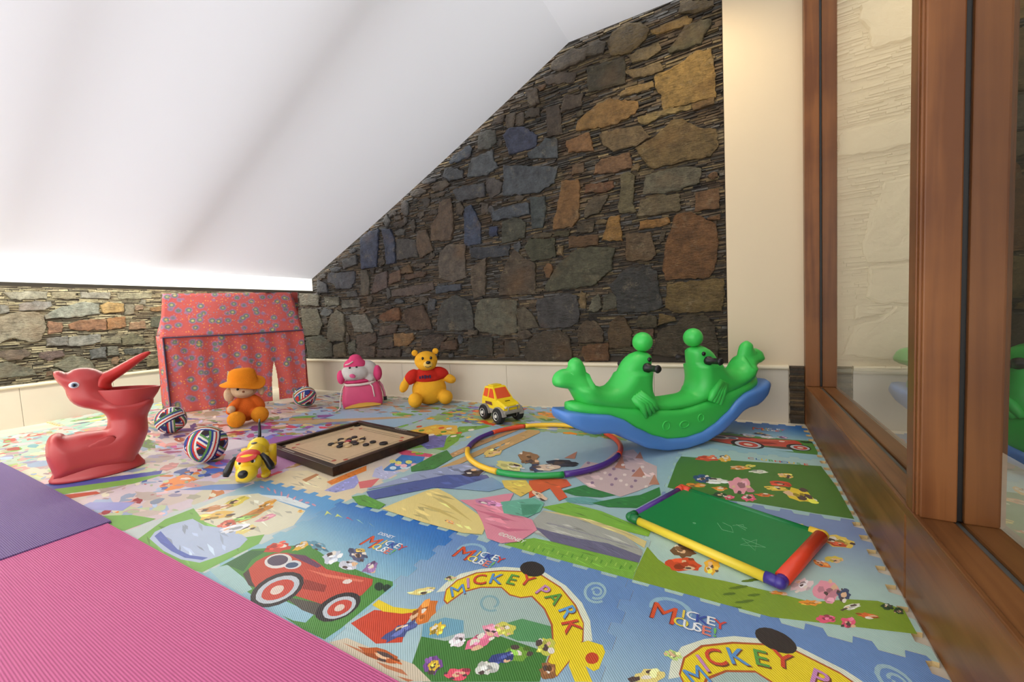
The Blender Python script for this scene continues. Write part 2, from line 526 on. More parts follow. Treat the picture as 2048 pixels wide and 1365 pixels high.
([(-4.043,0.852),(-3.952,0.904),(-3.826,0.854),(-3.83,0.679),(-3.876,0.571),(-4.148,0.563),(-4.105,0.766)],(106,99,79)),
([(-4.051,0.506),(-3.862,0.548),(-3.847,0.394),(-4.051,0.371)],(104,93,68)),
([(-4.524,0.604),(-4.264,0.622),(-4.083,0.529),(-4.101,0.382),(-4.519,0.356)],(95,96,79)),
([(-3.799,0.526),(-3.683,0.568),(-3.682,0.438),(-3.797,0.405)],(90,92,77)),
([(-4.035,1.327),(-3.615,1.308),(-3.626,1.204),(-3.697,1.136),(-3.922,1.153),(-3.95,1.199),(-4.063,1.242)],(83,86,95)),
([(-4.247,1.28),(-4.084,1.21),(-4.087,1.122),(-4.266,1.129)],(82,85,92)),
([(-3.789,1.442),(-3.564,1.48),(-3.56,1.386),(-3.767,1.355)],(89,90,92)),
([(-3.749,1.097),(-3.606,1.108),(-3.583,1.043),(-3.755,1.044)],(85,84,84)),
([(-3.643,0.503),(-3.371,0.49),(-3.398,0.375),(-3.685,0.405)],(78,63,54)),
([(-3.289,0.572),(-3.105,0.579),(-3.1,0.488),(-3.3,0.469)],(73,59,50)),
([(-3.33,0.458),(-3.007,0.457),(-3.027,0.387),(-3.338,0.385)],(76,60,50))]
SIDE_STONES = [
([(1.012,1.073),(1.103,1.099),(1.195,1.096),(1.197,1.057),(1.147,1.018),(1.002,1.013)],(140,138,132)),
([(1.153,0.972),(1.277,1.048),(1.393,1.092),(1.509,1.072),(1.507,0.98),(1.346,0.951),(1.161,0.941)],(146,150,135)),
([(1.527,1.064),(1.591,1.093),(1.699,1.072),(1.698,0.993),(1.55,0.979)],(185,150,88)),
([(1.712,1.072),(1.785,1.063),(1.781,0.974),(1.709,0.962)],(140,132,108)),
([(1.794,1.054),(1.861,1.062),(1.85,1.017),(1.79,1)],(145,118,92)),
([(0.889,0.957),(0.986,0.998),(1.094,0.996),(1.142,0.964),(1.144,0.864),(1.109,0.758),(1.052,0.732),(0.959,0.784),(0.871,0.739)],(150,142,118)),
([(1.164,0.917),(1.253,0.898),(1.246,0.811),(1.159,0.801)],(150,108,78)),
([(1.29,0.88),(1.378,0.917),(1.551,0.92),(1.552,0.817),(1.398,0.818),(1.303,0.832)],(155,108,74)),
([(1.568,0.927),(1.701,0.941),(1.698,0.836),(1.564,0.817)],(165,114,66)),
([(1.735,0.878),(1.86,0.891),(1.867,0.809),(1.729,0.808)],(160,124,90)),
([(1.145,0.755),(1.275,0.769),(1.273,0.681),(1.14,0.693)],(128,126,118)),
([(1.291,0.76),(1.502,0.77),(1.495,0.694),(1.351,0.666),(1.279,0.68)],(138,138,128)),
([(1.669,0.724),(1.746,0.771),(1.832,0.72),(1.839,0.647),(1.656,0.655)],(118,114,84)),
([(1.505,0.736),(1.651,0.742),(1.651,0.672),(1.5,0.677)],(142,136,106)),
([(1.417,0.618),(1.528,0.641),(1.522,0.539),(1.421,0.534)],(104,106,102)),
([(1.54,0.639),(1.623,0.64),(1.628,0.553),(1.539,0.554)],(112,112,96)),
([(1.099,0.635),(1.231,0.637),(1.238,0.588),(1.139,0.552),(1.085,0.59)],(114,92,84)),
([(0.864,0.66),(1.007,0.675),(1.038,0.626),(0.975,0.58),(0.905,0.589),(0.861,0.616)],(114,97,80)),
([(0.856,0.558),(0.894,0.568),(1.031,0.489),(1.051,0.433),(0.846,0.443)],(114,116,96)),
([(1.166,0.509),(1.304,0.581),(1.397,0.529),(1.437,0.44),(1.226,0.445)],(126,124,100)),
([(1.923,1.035),(2.012,1.053),(2.011,0.997),(1.926,0.994)],(150,112,66)),
([(1.921,0.925),(2.01,0.941),(2,0.82),(1.912,0.825)],(92,94,74)),
([(1.936,0.768),(2.003,0.773),(1.99,0.615),(1.923,0.612)],(84,84,66)),
([(1.671,0.601),(1.822,0.604),(1.809,0.541),(1.674,0.548)],(92,94,84)),
([(1.12,0.453),(1.151,0.456),(1.148,0.417),(1.116,0.415)],(130,96,66)),
([(0.931,1.175),(1.182,1.189),(1.171,1.123),(0.972,1.113)],(150,146,126)),
([(1.213,1.182),(1.366,1.185),(1.361,1.121),(1.208,1.127)],(150,140,110)),
([(1.406,1.186),(1.606,1.191),(1.594,1.127),(1.396,1.133)],(150,146,130)),
([(1.669,1.188),(1.943,1.19),(1.931,1.135),(1.677,1.124)],(146,140,112)),
([(0.898,1.066),(0.944,1.058),(0.944,1.007),(0.892,0.993)],(134,134,124)),
([(1.144,0.489),(1.214,0.439),(1.189,0.395),(1.138,0.419)],(124,118,92)),
([(1.678,0.521),(1.815,0.523),(1.824,0.467),(1.686,0.458)],(130,118,84)),
([(1.838,0.465),(1.955,0.479),(1.949,0.405),(1.847,0.4)],(128,116,80))]
PRINTS = {
'arch': [
((168,188,180),[(0.303,0.507),(0.328,0.602),(0.386,0.662),(0.473,0.702),(0.533,0.677),(0.628,0.71),(0.712,0.662),(0.776,0.594),(0.824,0.499),(0.829,0.431),(0.827,0.339),(0.473,0.166),(0.386,0.216),(0.295,0.366)]),
((115,165,185),[(0.295,0.366),(0.352,0.436),(0.435,0.457),(0.471,0.408),(0.415,0.348),(0.337,0.311)]),
((90,150,95),[(0.593,0.466),(0.584,0.502),(0.649,0.569),(0.781,0.584),(0.812,0.509),(0.686,0.462)]),
((70,125,55),[(0.393,0.191),(0.332,0.316),(0.43,0.339),(0.594,0.451),(0.814,0.464),(0.835,0.343),(0.473,0.166)]),
((210,195,170),[(0.017,0.133),(0.064,0.18),(0.267,0.193),(0.395,0.206),(0.499,0.18),(0.37,0.117)]),
((195,120,80),[(0.065,0.156),(0.18,0.166),(0.272,0.168),(0.19,0.156)]),
((195,120,80),[(0.257,0.153),(0.373,0.17),(0.41,0.161),(0.315,0.148)]),
((195,120,80),[(0.371,0.142),(0.44,0.156),(0.426,0.143)]),
((205,70,42),[(0.014,0.24),(0.044,0.338),(0.215,0.399),(0.228,0.343),(0.283,0.261),(0.194,0.211)]),
((235,205,40),[(0.011,0.356),(0.011,0.393),(0.107,0.388),(0.189,0.411),(0.24,0.444),(0.238,0.419),(0.172,0.374),(0.087,0.348)]),
((225,228,205),[(0.218,0.541),(0.217,0.617),(0.242,0.7),(0.313,0.773),(0.411,0.835),(0.509,0.867),(0.616,0.878),(0.739,0.832),(0.84,0.76),(0.902,0.68),(0.943,0.585),(0.909,0.566),(0.879,0.652),(0.819,0.73),(0.721,0.807),(0.596,0.852),(0.509,0.835),(0.41,0.795),(0.313,0.733),(0.258,0.654),(0.255,0.569)]),
((178,88,45),[(0.247,0.577),(0.253,0.654),(0.305,0.738),(0.405,0.803),(0.506,0.843),(0.596,0.86),(0.721,0.815),(0.822,0.737),(0.885,0.655),(0.912,0.571),(0.897,0.457),(0.88,0.384),(0.825,0.424),(0.817,0.496),(0.769,0.59),(0.709,0.655),(0.628,0.7),(0.588,0.672),(0.534,0.667),(0.475,0.694),(0.39,0.655),(0.335,0.595),(0.313,0.501),(0.283,0.514)]),
((238,210,38),[(0.253,0.576),(0.26,0.652),(0.313,0.733),(0.41,0.795),(0.509,0.835),(0.596,0.852),(0.721,0.807),(0.819,0.73),(0.882,0.652),(0.907,0.569),(0.894,0.461),(0.879,0.389),(0.829,0.429),(0.822,0.497),(0.776,0.594),(0.712,0.662),(0.628,0.709),(0.584,0.679),(0.534,0.675),(0.473,0.702),(0.386,0.662),(0.328,0.602),(0.308,0.511),(0.285,0.521)]),
((52,44,42),[(0.606,0.89),(0.609,0.87),(0.604,0.852),(0.593,0.837),(0.576,0.827),(0.554,0.822),(0.533,0.823),(0.513,0.832),(0.495,0.845),(0.483,0.863),(0.48,0.883),(0.483,0.901),(0.495,0.918),(0.513,0.93),(0.534,0.935),(0.558,0.931),(0.579,0.923),(0.596,0.908)]),
((238,210,38),[(0.889,0.509),(0.897,0.549),(0.927,0.579),(0.983,0.582),(1,0.556),(1,0.522),(1,0.479),(0.987,0.462),(0.955,0.469),(0.995,0.421),(0.942,0.396),(0.9,0.446)]),
((200,72,40),[(0.987,0.521),(0.988,0.512),(0.987,0.502),(0.982,0.496),(0.977,0.489),(0.968,0.486),(0.962,0.484),(0.953,0.487),(0.948,0.492),(0.943,0.499),(0.942,0.509),(0.943,0.517),(0.948,0.526),(0.953,0.532),(0.962,0.536),(0.97,0.536),(0.977,0.534),(0.983,0.527)]),
((160,190,200),[(0.92,0.802),(0.904,0.785),(0.897,0.798),(0.912,0.812)]),
((160,190,200),[(0.904,0.785),(0.884,0.778),(0.882,0.793),(0.897,0.798)]),
((160,190,200),[(0.884,0.778),(0.864,0.78),(0.865,0.795),(0.882,0.793)]),
((160,190,200),[(0.864,0.78),(0.845,0.792),(0.85,0.805),(0.865,0.795)]),
((160,190,200),[(0.845,0.792),(0.83,0.812),(0.84,0.82),(0.85,0.805)]),
((160,190,200),[(0.83,0.812),(0.822,0.835),(0.834,0.838),(0.84,0.82)]),
((160,190,200),[(0.822,0.835),(0.819,0.862),(0.832,0.858),(0.834,0.838)]),
((160,190,200),[(0.819,0.862),(0.825,0.885),(0.837,0.876),(0.832,0.858)]),
((160,190,200),[(0.825,0.885),(0.837,0.905),(0.845,0.891),(0.837,0.876)]),
((160,190,200),[(0.837,0.905),(0.854,0.915),(0.859,0.9),(0.845,0.891)]),
((160,190,200),[(0.854,0.915),(0.872,0.918),(0.872,0.9),(0.859,0.9)]),
((160,190,200),[(0.872,0.918),(0.89,0.91),(0.885,0.895),(0.872,0.9)]),
((160,190,200),[(0.89,0.91),(0.905,0.896),(0.897,0.885),(0.885,0.895)]),
((160,190,200),[(0.905,0.896),(0.914,0.876),(0.904,0.87),(0.897,0.885)]),
((160,190,200),[(0.914,0.876),(0.917,0.855),(0.905,0.855),(0.904,0.87)]),
((160,190,200),[(0.917,0.855),(0.915,0.835),(0.904,0.84),(0.905,0.855)]),
((160,190,200),[(0.915,0.835),(0.909,0.818),(0.899,0.827),(0.904,0.84)]),
((160,190,200),[(0.909,0.818),(0.897,0.807),(0.89,0.82),(0.899,0.827)]),
((160,190,200),[(0.897,0.807),(0.884,0.8),(0.88,0.815),(0.89,0.82)]),
((160,190,200),[(0.884,0.8),(0.869,0.802),(0.87,0.817),(0.88,0.815)]),
((160,190,200),[(0.849,0.853),(0.849,0.865),(0.859,0.86),(0.859,0.853)]),
((160,190,200),[(0.849,0.865),(0.854,0.875),(0.862,0.867),(0.859,0.86)]),
((160,190,200),[(0.854,0.875),(0.86,0.881),(0.865,0.872),(0.862,0.867)]),
((160,190,200),[(0.86,0.881),(0.867,0.886),(0.87,0.873),(0.865,0.872)]),
((160,190,200),[(0.867,0.886),(0.875,0.886),(0.875,0.873),(0.87,0.873)]),
((160,190,200),[(0.875,0.886),(0.884,0.885),(0.88,0.872),(0.875,0.873)]),
((160,190,200),[(0.884,0.885),(0.89,0.878),(0.885,0.868),(0.88,0.872)]),
((160,190,200),[(0.89,0.878),(0.895,0.872),(0.889,0.863),(0.885,0.868)]),
((160,190,200),[(0.895,0.872),(0.899,0.862),(0.89,0.858),(0.889,0.863)]),
((160,190,200),[(0.899,0.862),(0.9,0.853),(0.89,0.853),(0.89,0.858)]),
((160,190,200),[(0.9,0.853),(0.899,0.843),(0.889,0.847),(0.89,0.853)]),
((160,190,200),[(0.899,0.843),(0.895,0.835),(0.887,0.843),(0.889,0.847)]),
((160,190,200),[(0.895,0.835),(0.89,0.83),(0.884,0.84),(0.887,0.843)]),
((160,190,200),[(0.89,0.83),(0.884,0.827),(0.88,0.838),(0.884,0.84)]),
((160,190,200),[(0.884,0.827),(0.877,0.827),(0.877,0.838),(0.88,0.838)]),
((160,190,200),[(0.877,0.827),(0.87,0.828),(0.874,0.84),(0.877,0.838)]),
((160,190,200),[(0.87,0.828),(0.865,0.832),(0.87,0.842),(0.874,0.84)]),
((160,190,200),[(0.865,0.832),(0.862,0.838),(0.869,0.845),(0.87,0.842)]),
((160,190,200),[(0.862,0.838),(0.859,0.845),(0.869,0.85),(0.869,0.845)]),
((160,190,200),[(0.859,0.845),(0.859,0.853),(0.869,0.853),(0.869,0.85)]),
((135,170,175),[(0.533,0.562),(0.521,0.551),(0.513,0.561),(0.521,0.569)]),
((135,170,175),[(0.521,0.551),(0.506,0.544),(0.501,0.554),(0.513,0.561)]),
((135,170,175),[(0.506,0.544),(0.49,0.542),(0.488,0.554),(0.501,0.554)]),
((135,170,175),[(0.49,0.542),(0.473,0.544),(0.475,0.556),(0.488,0.554)]),
((135,170,175),[(0.473,0.544),(0.458,0.552),(0.463,0.562),(0.475,0.556)]),
((135,170,175),[(0.458,0.552),(0.445,0.562),(0.455,0.571),(0.463,0.562)]),
((135,170,175),[(0.445,0.562),(0.436,0.576),(0.448,0.58),(0.455,0.571)]),
((135,170,175),[(0.436,0.576),(0.431,0.59),(0.445,0.592),(0.448,0.58)]),
((135,170,175),[(0.431,0.59),(0.433,0.605),(0.446,0.602),(0.445,0.592)]),
((135,170,175),[(0.433,0.605),(0.438,0.619),(0.45,0.612),(0.446,0.602)]),
((135,170,175),[(0.438,0.619),(0.448,0.629),(0.458,0.619),(0.45,0.612)]),
((135,170,175),[(0.448,0.629),(0.461,0.634),(0.468,0.622),(0.458,0.619)]),
((135,170,175),[(0.461,0.634),(0.476,0.635),(0.478,0.622),(0.468,0.622)]),
((135,170,175),[(0.476,0.635),(0.49,0.632),(0.488,0.62),(0.478,0.622)]),
((135,170,175),[(0.49,0.632),(0.503,0.625),(0.496,0.615),(0.488,0.62)]),
((135,170,175),[(0.503,0.625),(0.513,0.615),(0.503,0.609),(0.496,0.615)]),
((135,170,175),[(0.513,0.615),(0.519,0.605),(0.508,0.6),(0.503,0.609)]),
((135,170,175),[(0.519,0.605),(0.521,0.592),(0.509,0.592),(0.508,0.6)]),
((135,170,175),[(0.521,0.592),(0.519,0.582),(0.508,0.585),(0.509,0.592)]),
((135,170,175),[(0.519,0.582),(0.514,0.572),(0.504,0.579),(0.508,0.585)]),
((150,185,205),[(0.1,0.853),(0.097,0.868),(0.119,0.87),(0.122,0.858)]),
((150,185,205),[(0.097,0.868),(0.097,0.883),(0.12,0.881),(0.119,0.87)]),
((150,185,205),[(0.097,0.883),(0.1,0.898),(0.124,0.893),(0.12,0.881)]),
((150,185,205),[(0.1,0.898),(0.107,0.911),(0.129,0.903),(0.124,0.893)]),
((150,185,205),[(0.107,0.911),(0.115,0.923),(0.135,0.911),(0.129,0.903)]),
((150,185,205),[(0.115,0.923),(0.129,0.933),(0.145,0.92),(0.135,0.911)]),
((150,185,205),[(0.129,0.933),(0.142,0.941),(0.155,0.925),(0.145,0.92)]),
((150,185,205),[(0.142,0.941),(0.157,0.946),(0.167,0.928),(0.155,0.925)]),
((150,185,205),[(0.157,0.946),(0.172,0.948),(0.179,0.93),(0.167,0.928)]),
((150,185,205),[(0.172,0.948),(0.189,0.95),(0.19,0.93),(0.179,0.93)]),
((150,185,205),[(0.189,0.95),(0.204,0.946),(0.202,0.928),(0.19,0.93)]),
((150,185,205),[(0.204,0.946),(0.218,0.943),(0.212,0.925),(0.202,0.928)]),
((150,185,205),[(0.218,0.943),(0.23,0.936),(0.22,0.92),(0.212,0.925)]),
((150,185,205),[(0.23,0.936),(0.242,0.928),(0.228,0.913),(0.22,0.92)]),
((150,185,205),[(0.242,0.928),(0.25,0.92),(0.233,0.906),(0.228,0.913)]),
((150,185,205),[(0.25,0.92),(0.257,0.91),(0.238,0.9),(0.233,0.906)]),
((150,185,205),[(0.257,0.91),(0.26,0.898),(0.24,0.893),(0.238,0.9)]),
((150,185,205),[(0.26,0.898),(0.262,0.888),(0.24,0.885),(0.24,0.893)]),
((150,185,205),[(0.262,0.888),(0.262,0.878),(0.24,0.878),(0.24,0.885)]),
((150,185,205),[(0.262,0.878),(0.258,0.868),(0.237,0.873),(0.24,0.878)]),
((215,118,45),[(0.263,0.501),(0.282,0.487),(0.295,0.466),(0.303,0.441),(0.305,0.414),(0.3,0.391),(0.288,0.371),(0.275,0.361),(0.257,0.358),(0.24,0.364),(0.223,0.379),(0.212,0.401),(0.205,0.428),(0.207,0.454),(0.213,0.479),(0.227,0.496),(0.245,0.504)]),
((75,85,140),[(0.262,0.368),(0.272,0.356),(0.275,0.338),(0.273,0.313),(0.267,0.286),(0.255,0.261),(0.242,0.241),(0.228,0.23),(0.215,0.225),(0.204,0.23),(0.197,0.243),(0.195,0.263),(0.199,0.288),(0.207,0.316),(0.218,0.339),(0.233,0.358),(0.248,0.368)]),
((190,92,38),[(0.356,0.195),(0.355,0.186),(0.338,0.178),(0.313,0.17),(0.278,0.161),(0.242,0.158),(0.205,0.156),(0.175,0.158),(0.157,0.163),(0.15,0.171),(0.16,0.181),(0.184,0.19),(0.215,0.198),(0.253,0.205),(0.292,0.206),(0.323,0.206),(0.347,0.201)]),
((240,225,230),[(0.49,0.393),(0.498,0.384),(0.503,0.374),(0.504,0.363),(0.503,0.349),(0.496,0.339),(0.488,0.333),(0.478,0.329),(0.466,0.329),(0.458,0.336),(0.451,0.344),(0.448,0.356),(0.448,0.368),(0.451,0.379),(0.46,0.389),(0.47,0.394),(0.48,0.396)]),
((235,120,150),[(0.586,0.442),(0.594,0.431),(0.596,0.414),(0.593,0.394),(0.583,0.374),(0.569,0.358),(0.554,0.344),(0.539,0.338),(0.526,0.338),(0.514,0.344),(0.509,0.358),(0.509,0.376),(0.514,0.398),(0.526,0.418),(0.541,0.434),(0.558,0.444),(0.573,0.447)]),
((235,150,170),[(0.626,0.472),(0.626,0.462),(0.619,0.454),(0.608,0.446),(0.593,0.441),(0.574,0.439),(0.556,0.441),(0.541,0.447),(0.531,0.456),(0.528,0.466),(0.531,0.476),(0.539,0.484),(0.554,0.491),(0.573,0.494),(0.591,0.494),(0.608,0.489),(0.621,0.482)]),
((210,205,90),[(0.652,0.511),(0.656,0.497),(0.654,0.484),(0.647,0.471),(0.636,0.462),(0.621,0.456),(0.606,0.456),(0.593,0.459),(0.581,0.467),(0.573,0.481),(0.571,0.494),(0.576,0.507),(0.584,0.519),(0.599,0.527),(0.614,0.531),(0.629,0.527),(0.643,0.521)]),
((120,165,60),[(0.759,0.431),(0.762,0.418),(0.759,0.403),(0.749,0.389),(0.736,0.379),(0.721,0.373),(0.702,0.371),(0.687,0.374),(0.676,0.383),(0.667,0.396),(0.667,0.409),(0.672,0.424),(0.684,0.437),(0.701,0.446),(0.717,0.451),(0.736,0.449),(0.749,0.442)]),
((205,205,85),[(0.829,0.501),(0.832,0.486),(0.83,0.471),(0.825,0.456),(0.814,0.447),(0.8,0.442),(0.787,0.442),(0.774,0.449),(0.762,0.461),(0.756,0.474),(0.752,0.491),(0.757,0.506),(0.766,0.519),(0.779,0.527),(0.794,0.529),(0.807,0.524),(0.82,0.514)]),
((125,80,150),[(0.478,0.266),(0.49,0.256),(0.498,0.245),(0.501,0.23),(0.499,0.216),(0.491,0.206),(0.481,0.198),(0.468,0.195),(0.453,0.196),(0.44,0.203),(0.428,0.213),(0.423,0.226),(0.421,0.241),(0.426,0.255),(0.435,0.265),(0.448,0.27),(0.463,0.271)]),
((230,190,60),[(0.475,0.253),(0.481,0.248),(0.486,0.241),(0.488,0.233),(0.486,0.225),(0.481,0.218),(0.475,0.213),(0.466,0.211),(0.458,0.211),(0.451,0.216),(0.445,0.221),(0.441,0.23),(0.441,0.238),(0.443,0.246),(0.45,0.251),(0.456,0.256),(0.466,0.256)]),
((60,70,130),[(0.706,0.401),(0.709,0.391),(0.707,0.379),(0.701,0.366),(0.691,0.353),(0.677,0.341),(0.664,0.333),(0.651,0.331),(0.641,0.333),(0.634,0.339),(0.633,0.349),(0.636,0.363),(0.644,0.376),(0.656,0.389),(0.671,0.399),(0.684,0.404),(0.697,0.406)]),
((225,225,215),[(0.677,0.334),(0.682,0.323),(0.681,0.311),(0.674,0.298),(0.664,0.286),(0.649,0.276),(0.634,0.271),(0.621,0.27),(0.609,0.275),(0.601,0.283),(0.599,0.293),(0.603,0.306),(0.611,0.319),(0.624,0.331),(0.639,0.339),(0.654,0.343),(0.667,0.341)]),
((235,90,110),[(0.608,0.263),(0.609,0.255),(0.606,0.245),(0.598,0.233),(0.584,0.225),(0.569,0.218),(0.553,0.215),(0.538,0.215),(0.526,0.22),(0.521,0.226),(0.521,0.236),(0.526,0.248),(0.538,0.258),(0.553,0.266),(0.569,0.271),(0.586,0.273),(0.599,0.27)]),
((150,100,60),[(0.872,0.406),(0.875,0.393),(0.874,0.381),(0.869,0.369),(0.86,0.363),(0.849,0.358),(0.839,0.358),(0.827,0.363),(0.819,0.373),(0.814,0.384),(0.812,0.396),(0.815,0.409),(0.822,0.419),(0.832,0.424),(0.844,0.426),(0.855,0.424),(0.865,0.416)]),
((230,190,60),[(0.378,0.404),(0.388,0.398),(0.393,0.386),(0.396,0.373),(0.393,0.361),(0.388,0.349),(0.38,0.343),(0.368,0.339),(0.358,0.339),(0.347,0.346),(0.34,0.354),(0.335,0.366),(0.335,0.379),(0.338,0.393),(0.345,0.403),(0.356,0.408),(0.366,0.409)]),
((235,215,130),[(0.2,0.561),(0.204,0.551),(0.2,0.539),(0.192,0.524),(0.179,0.509),(0.16,0.496),(0.144,0.486),(0.127,0.481),(0.115,0.482),(0.109,0.487),(0.107,0.499),(0.114,0.512),(0.125,0.527),(0.14,0.542),(0.159,0.554),(0.177,0.562),(0.19,0.564)]),
((200,225,130),[(0.245,0.66),(0.248,0.652),(0.247,0.645),(0.242,0.637),(0.235,0.632),(0.225,0.627),(0.213,0.627),(0.204,0.629),(0.195,0.632),(0.19,0.639),(0.19,0.647),(0.192,0.654),(0.199,0.662),(0.207,0.667),(0.218,0.669),(0.228,0.669),(0.238,0.665)])],
'car': [
((80,140,62),[(0.031,0.183),(0.023,0.374),(0.279,0.544),(0.492,0.509),(0.858,0.497),(0.977,0.512),(1,0.491),(1,0.271),(1,0.203),(0.989,0.135),(0.853,0.13),(0.435,0.155)]),
((165,198,195),[(-0,0.168),(0.053,0.233),(0.256,0.21),(0.389,0.18),(0.382,0.138),(0.163,0.145)]),
((55,108,62),[(0.033,0.23),(0.023,0.361),(0.118,0.404),(0.126,0.319),(0.199,0.238)]),
((150,190,205),[(0.507,0.133),(0.608,0.2),(0.823,0.206),(0.834,0.158),(0.774,0.142)]),
((85,80,72),[(0.583,0.215),(0.808,0.266),(0.851,0.205),(0.75,0.198)]),
((205,72,55),[(0.196,0.499),(0.212,0.484),(0.217,0.466),(0.212,0.444),(0.197,0.424),(0.174,0.408),(0.146,0.398),(0.116,0.393),(0.088,0.396),(0.066,0.406),(0.054,0.423),(0.053,0.444),(0.063,0.466),(0.083,0.484),(0.109,0.499),(0.141,0.507),(0.171,0.507)]),
((228,178,55),[(0.266,0.574),(0.279,0.564),(0.289,0.549),(0.294,0.529),(0.294,0.509),(0.289,0.491),(0.281,0.477),(0.269,0.469),(0.256,0.467),(0.242,0.472),(0.231,0.484),(0.224,0.501),(0.221,0.521),(0.222,0.541),(0.229,0.559),(0.239,0.571),(0.252,0.576)]),
((100,150,170),[(0.43,0.557),(0.435,0.546),(0.427,0.537),(0.407,0.529),(0.379,0.526),(0.344,0.527),(0.309,0.532),(0.276,0.541),(0.252,0.551),(0.239,0.562),(0.241,0.574),(0.256,0.582),(0.282,0.587),(0.316,0.589),(0.354,0.585),(0.387,0.579),(0.414,0.569)]),
((205,210,222),[(0.537,0.564),(0.557,0.551),(0.572,0.532),(0.577,0.512),(0.575,0.496),(0.567,0.481),(0.55,0.472),(0.53,0.471),(0.508,0.474),(0.487,0.486),(0.469,0.501),(0.457,0.521),(0.454,0.539),(0.459,0.557),(0.472,0.569),(0.492,0.576),(0.513,0.574)]),
((90,95,125),[(0.706,0.587),(0.713,0.572),(0.71,0.561),(0.696,0.551),(0.676,0.547),(0.651,0.549),(0.623,0.556),(0.597,0.566),(0.575,0.58),(0.562,0.595),(0.558,0.61),(0.567,0.624),(0.585,0.63),(0.61,0.632),(0.638,0.627),(0.666,0.617),(0.69,0.604)]),
((205,205,215),[(0.72,0.531),(0.731,0.517),(0.733,0.504),(0.728,0.491),(0.715,0.479),(0.696,0.472),(0.675,0.471),(0.651,0.474),(0.631,0.481),(0.615,0.492),(0.608,0.507),(0.608,0.522),(0.618,0.536),(0.635,0.544),(0.656,0.549),(0.68,0.547),(0.701,0.542)]),
((150,110,160),[(0.798,0.584),(0.813,0.574),(0.823,0.559),(0.829,0.542),(0.831,0.526),(0.828,0.511),(0.818,0.501),(0.806,0.496),(0.791,0.497),(0.776,0.504),(0.763,0.516),(0.755,0.532),(0.75,0.549),(0.75,0.566),(0.756,0.579),(0.768,0.587),(0.783,0.589)]),
((225,190,90),[(0.64,0.64),(0.645,0.634),(0.645,0.627),(0.64,0.622),(0.633,0.615),(0.623,0.612),(0.612,0.61),(0.602,0.61),(0.592,0.614),(0.587,0.619),(0.585,0.625),(0.587,0.632),(0.592,0.637),(0.602,0.642),(0.612,0.645),(0.623,0.645),(0.633,0.644)]),
((198,76,58),[(0.202,0.261),(0.169,0.316),(0.168,0.363),(0.186,0.406),(0.247,0.439),(0.345,0.456),(0.454,0.462),(0.59,0.437),(0.701,0.454),(0.873,0.484),(0.903,0.452),(0.917,0.379),(0.856,0.306),(0.821,0.263),(0.593,0.238),(0.502,0.233),(0.405,0.188),(0.322,0.21)]),
((150,52,42),[(0.557,0.338),(0.703,0.354),(0.736,0.318),(0.615,0.286)]),
((225,120,95),[(0.487,0.391),(0.626,0.411),(0.841,0.459),(0.841,0.444),(0.648,0.396)]),
((105,62,92),[(0.252,0.436),(0.37,0.467),(0.542,0.444),(0.532,0.423),(0.365,0.428)]),
((75,60,55),[(0.219,0.225),(0.202,0.261),(0.329,0.211),(0.395,0.193),(0.342,0.188)]),
((225,220,215),[(0.334,0.414),(0.354,0.399),(0.364,0.381),(0.365,0.361),(0.355,0.344),(0.337,0.329),(0.312,0.319),(0.284,0.316),(0.254,0.319),(0.226,0.329),(0.204,0.343),(0.192,0.363),(0.189,0.381),(0.199,0.401),(0.217,0.416),(0.244,0.426),(0.276,0.429),(0.306,0.424)]),
((92,80,98),[(0.311,0.406),(0.326,0.394),(0.334,0.381),(0.334,0.366),(0.327,0.353),(0.314,0.343),(0.294,0.334),(0.272,0.333),(0.251,0.334),(0.231,0.341),(0.214,0.351),(0.206,0.366),(0.204,0.379),(0.212,0.394),(0.226,0.406),(0.246,0.414),(0.269,0.416),(0.291,0.414)]),
((215,215,215),[(0.419,0.411),(0.43,0.403),(0.435,0.391),(0.435,0.379),(0.429,0.368),(0.417,0.359),(0.402,0.353),(0.384,0.351),(0.367,0.353),(0.352,0.358),(0.34,0.366),(0.334,0.378),(0.334,0.389),(0.34,0.401),(0.352,0.411),(0.369,0.418),(0.387,0.419),(0.404,0.418)]),
((70,90,120),[(0.41,0.401),(0.417,0.394),(0.42,0.388),(0.419,0.379),(0.414,0.371),(0.405,0.364),(0.395,0.359),(0.382,0.358),(0.37,0.358),(0.36,0.361),(0.354,0.368),(0.35,0.374),(0.35,0.383),(0.355,0.391),(0.365,0.398),(0.375,0.403),(0.389,0.404),(0.4,0.404)]),
((232,215,205),[(0.789,0.431),(0.793,0.428),(0.794,0.421),(0.794,0.416),(0.791,0.409),(0.784,0.404),(0.778,0.401),(0.769,0.399),(0.761,0.399),(0.755,0.403),(0.751,0.406),(0.75,0.413),(0.75,0.419),(0.753,0.424),(0.76,0.429),(0.766,0.434),(0.774,0.434),(0.783,0.434)]),
((48,42,44),[(0.543,0.341),(0.583,0.316),(0.613,0.283),(0.63,0.245),(0.63,0.205),(0.618,0.171),(0.593,0.143),(0.558,0.127),(0.517,0.122),(0.474,0.128),(0.434,0.148),(0.4,0.178),(0.379,0.216),(0.372,0.258),(0.382,0.298),(0.41,0.329),(0.45,0.348),(0.497,0.353)]),
((192,198,204),[(0.538,0.321),(0.57,0.303),(0.593,0.276),(0.607,0.245),(0.607,0.213),(0.597,0.185),(0.577,0.161),(0.548,0.146),(0.517,0.142),(0.483,0.146),(0.452,0.163),(0.425,0.188),(0.41,0.218),(0.405,0.251),(0.415,0.285),(0.435,0.309),(0.467,0.326),(0.503,0.329)]),
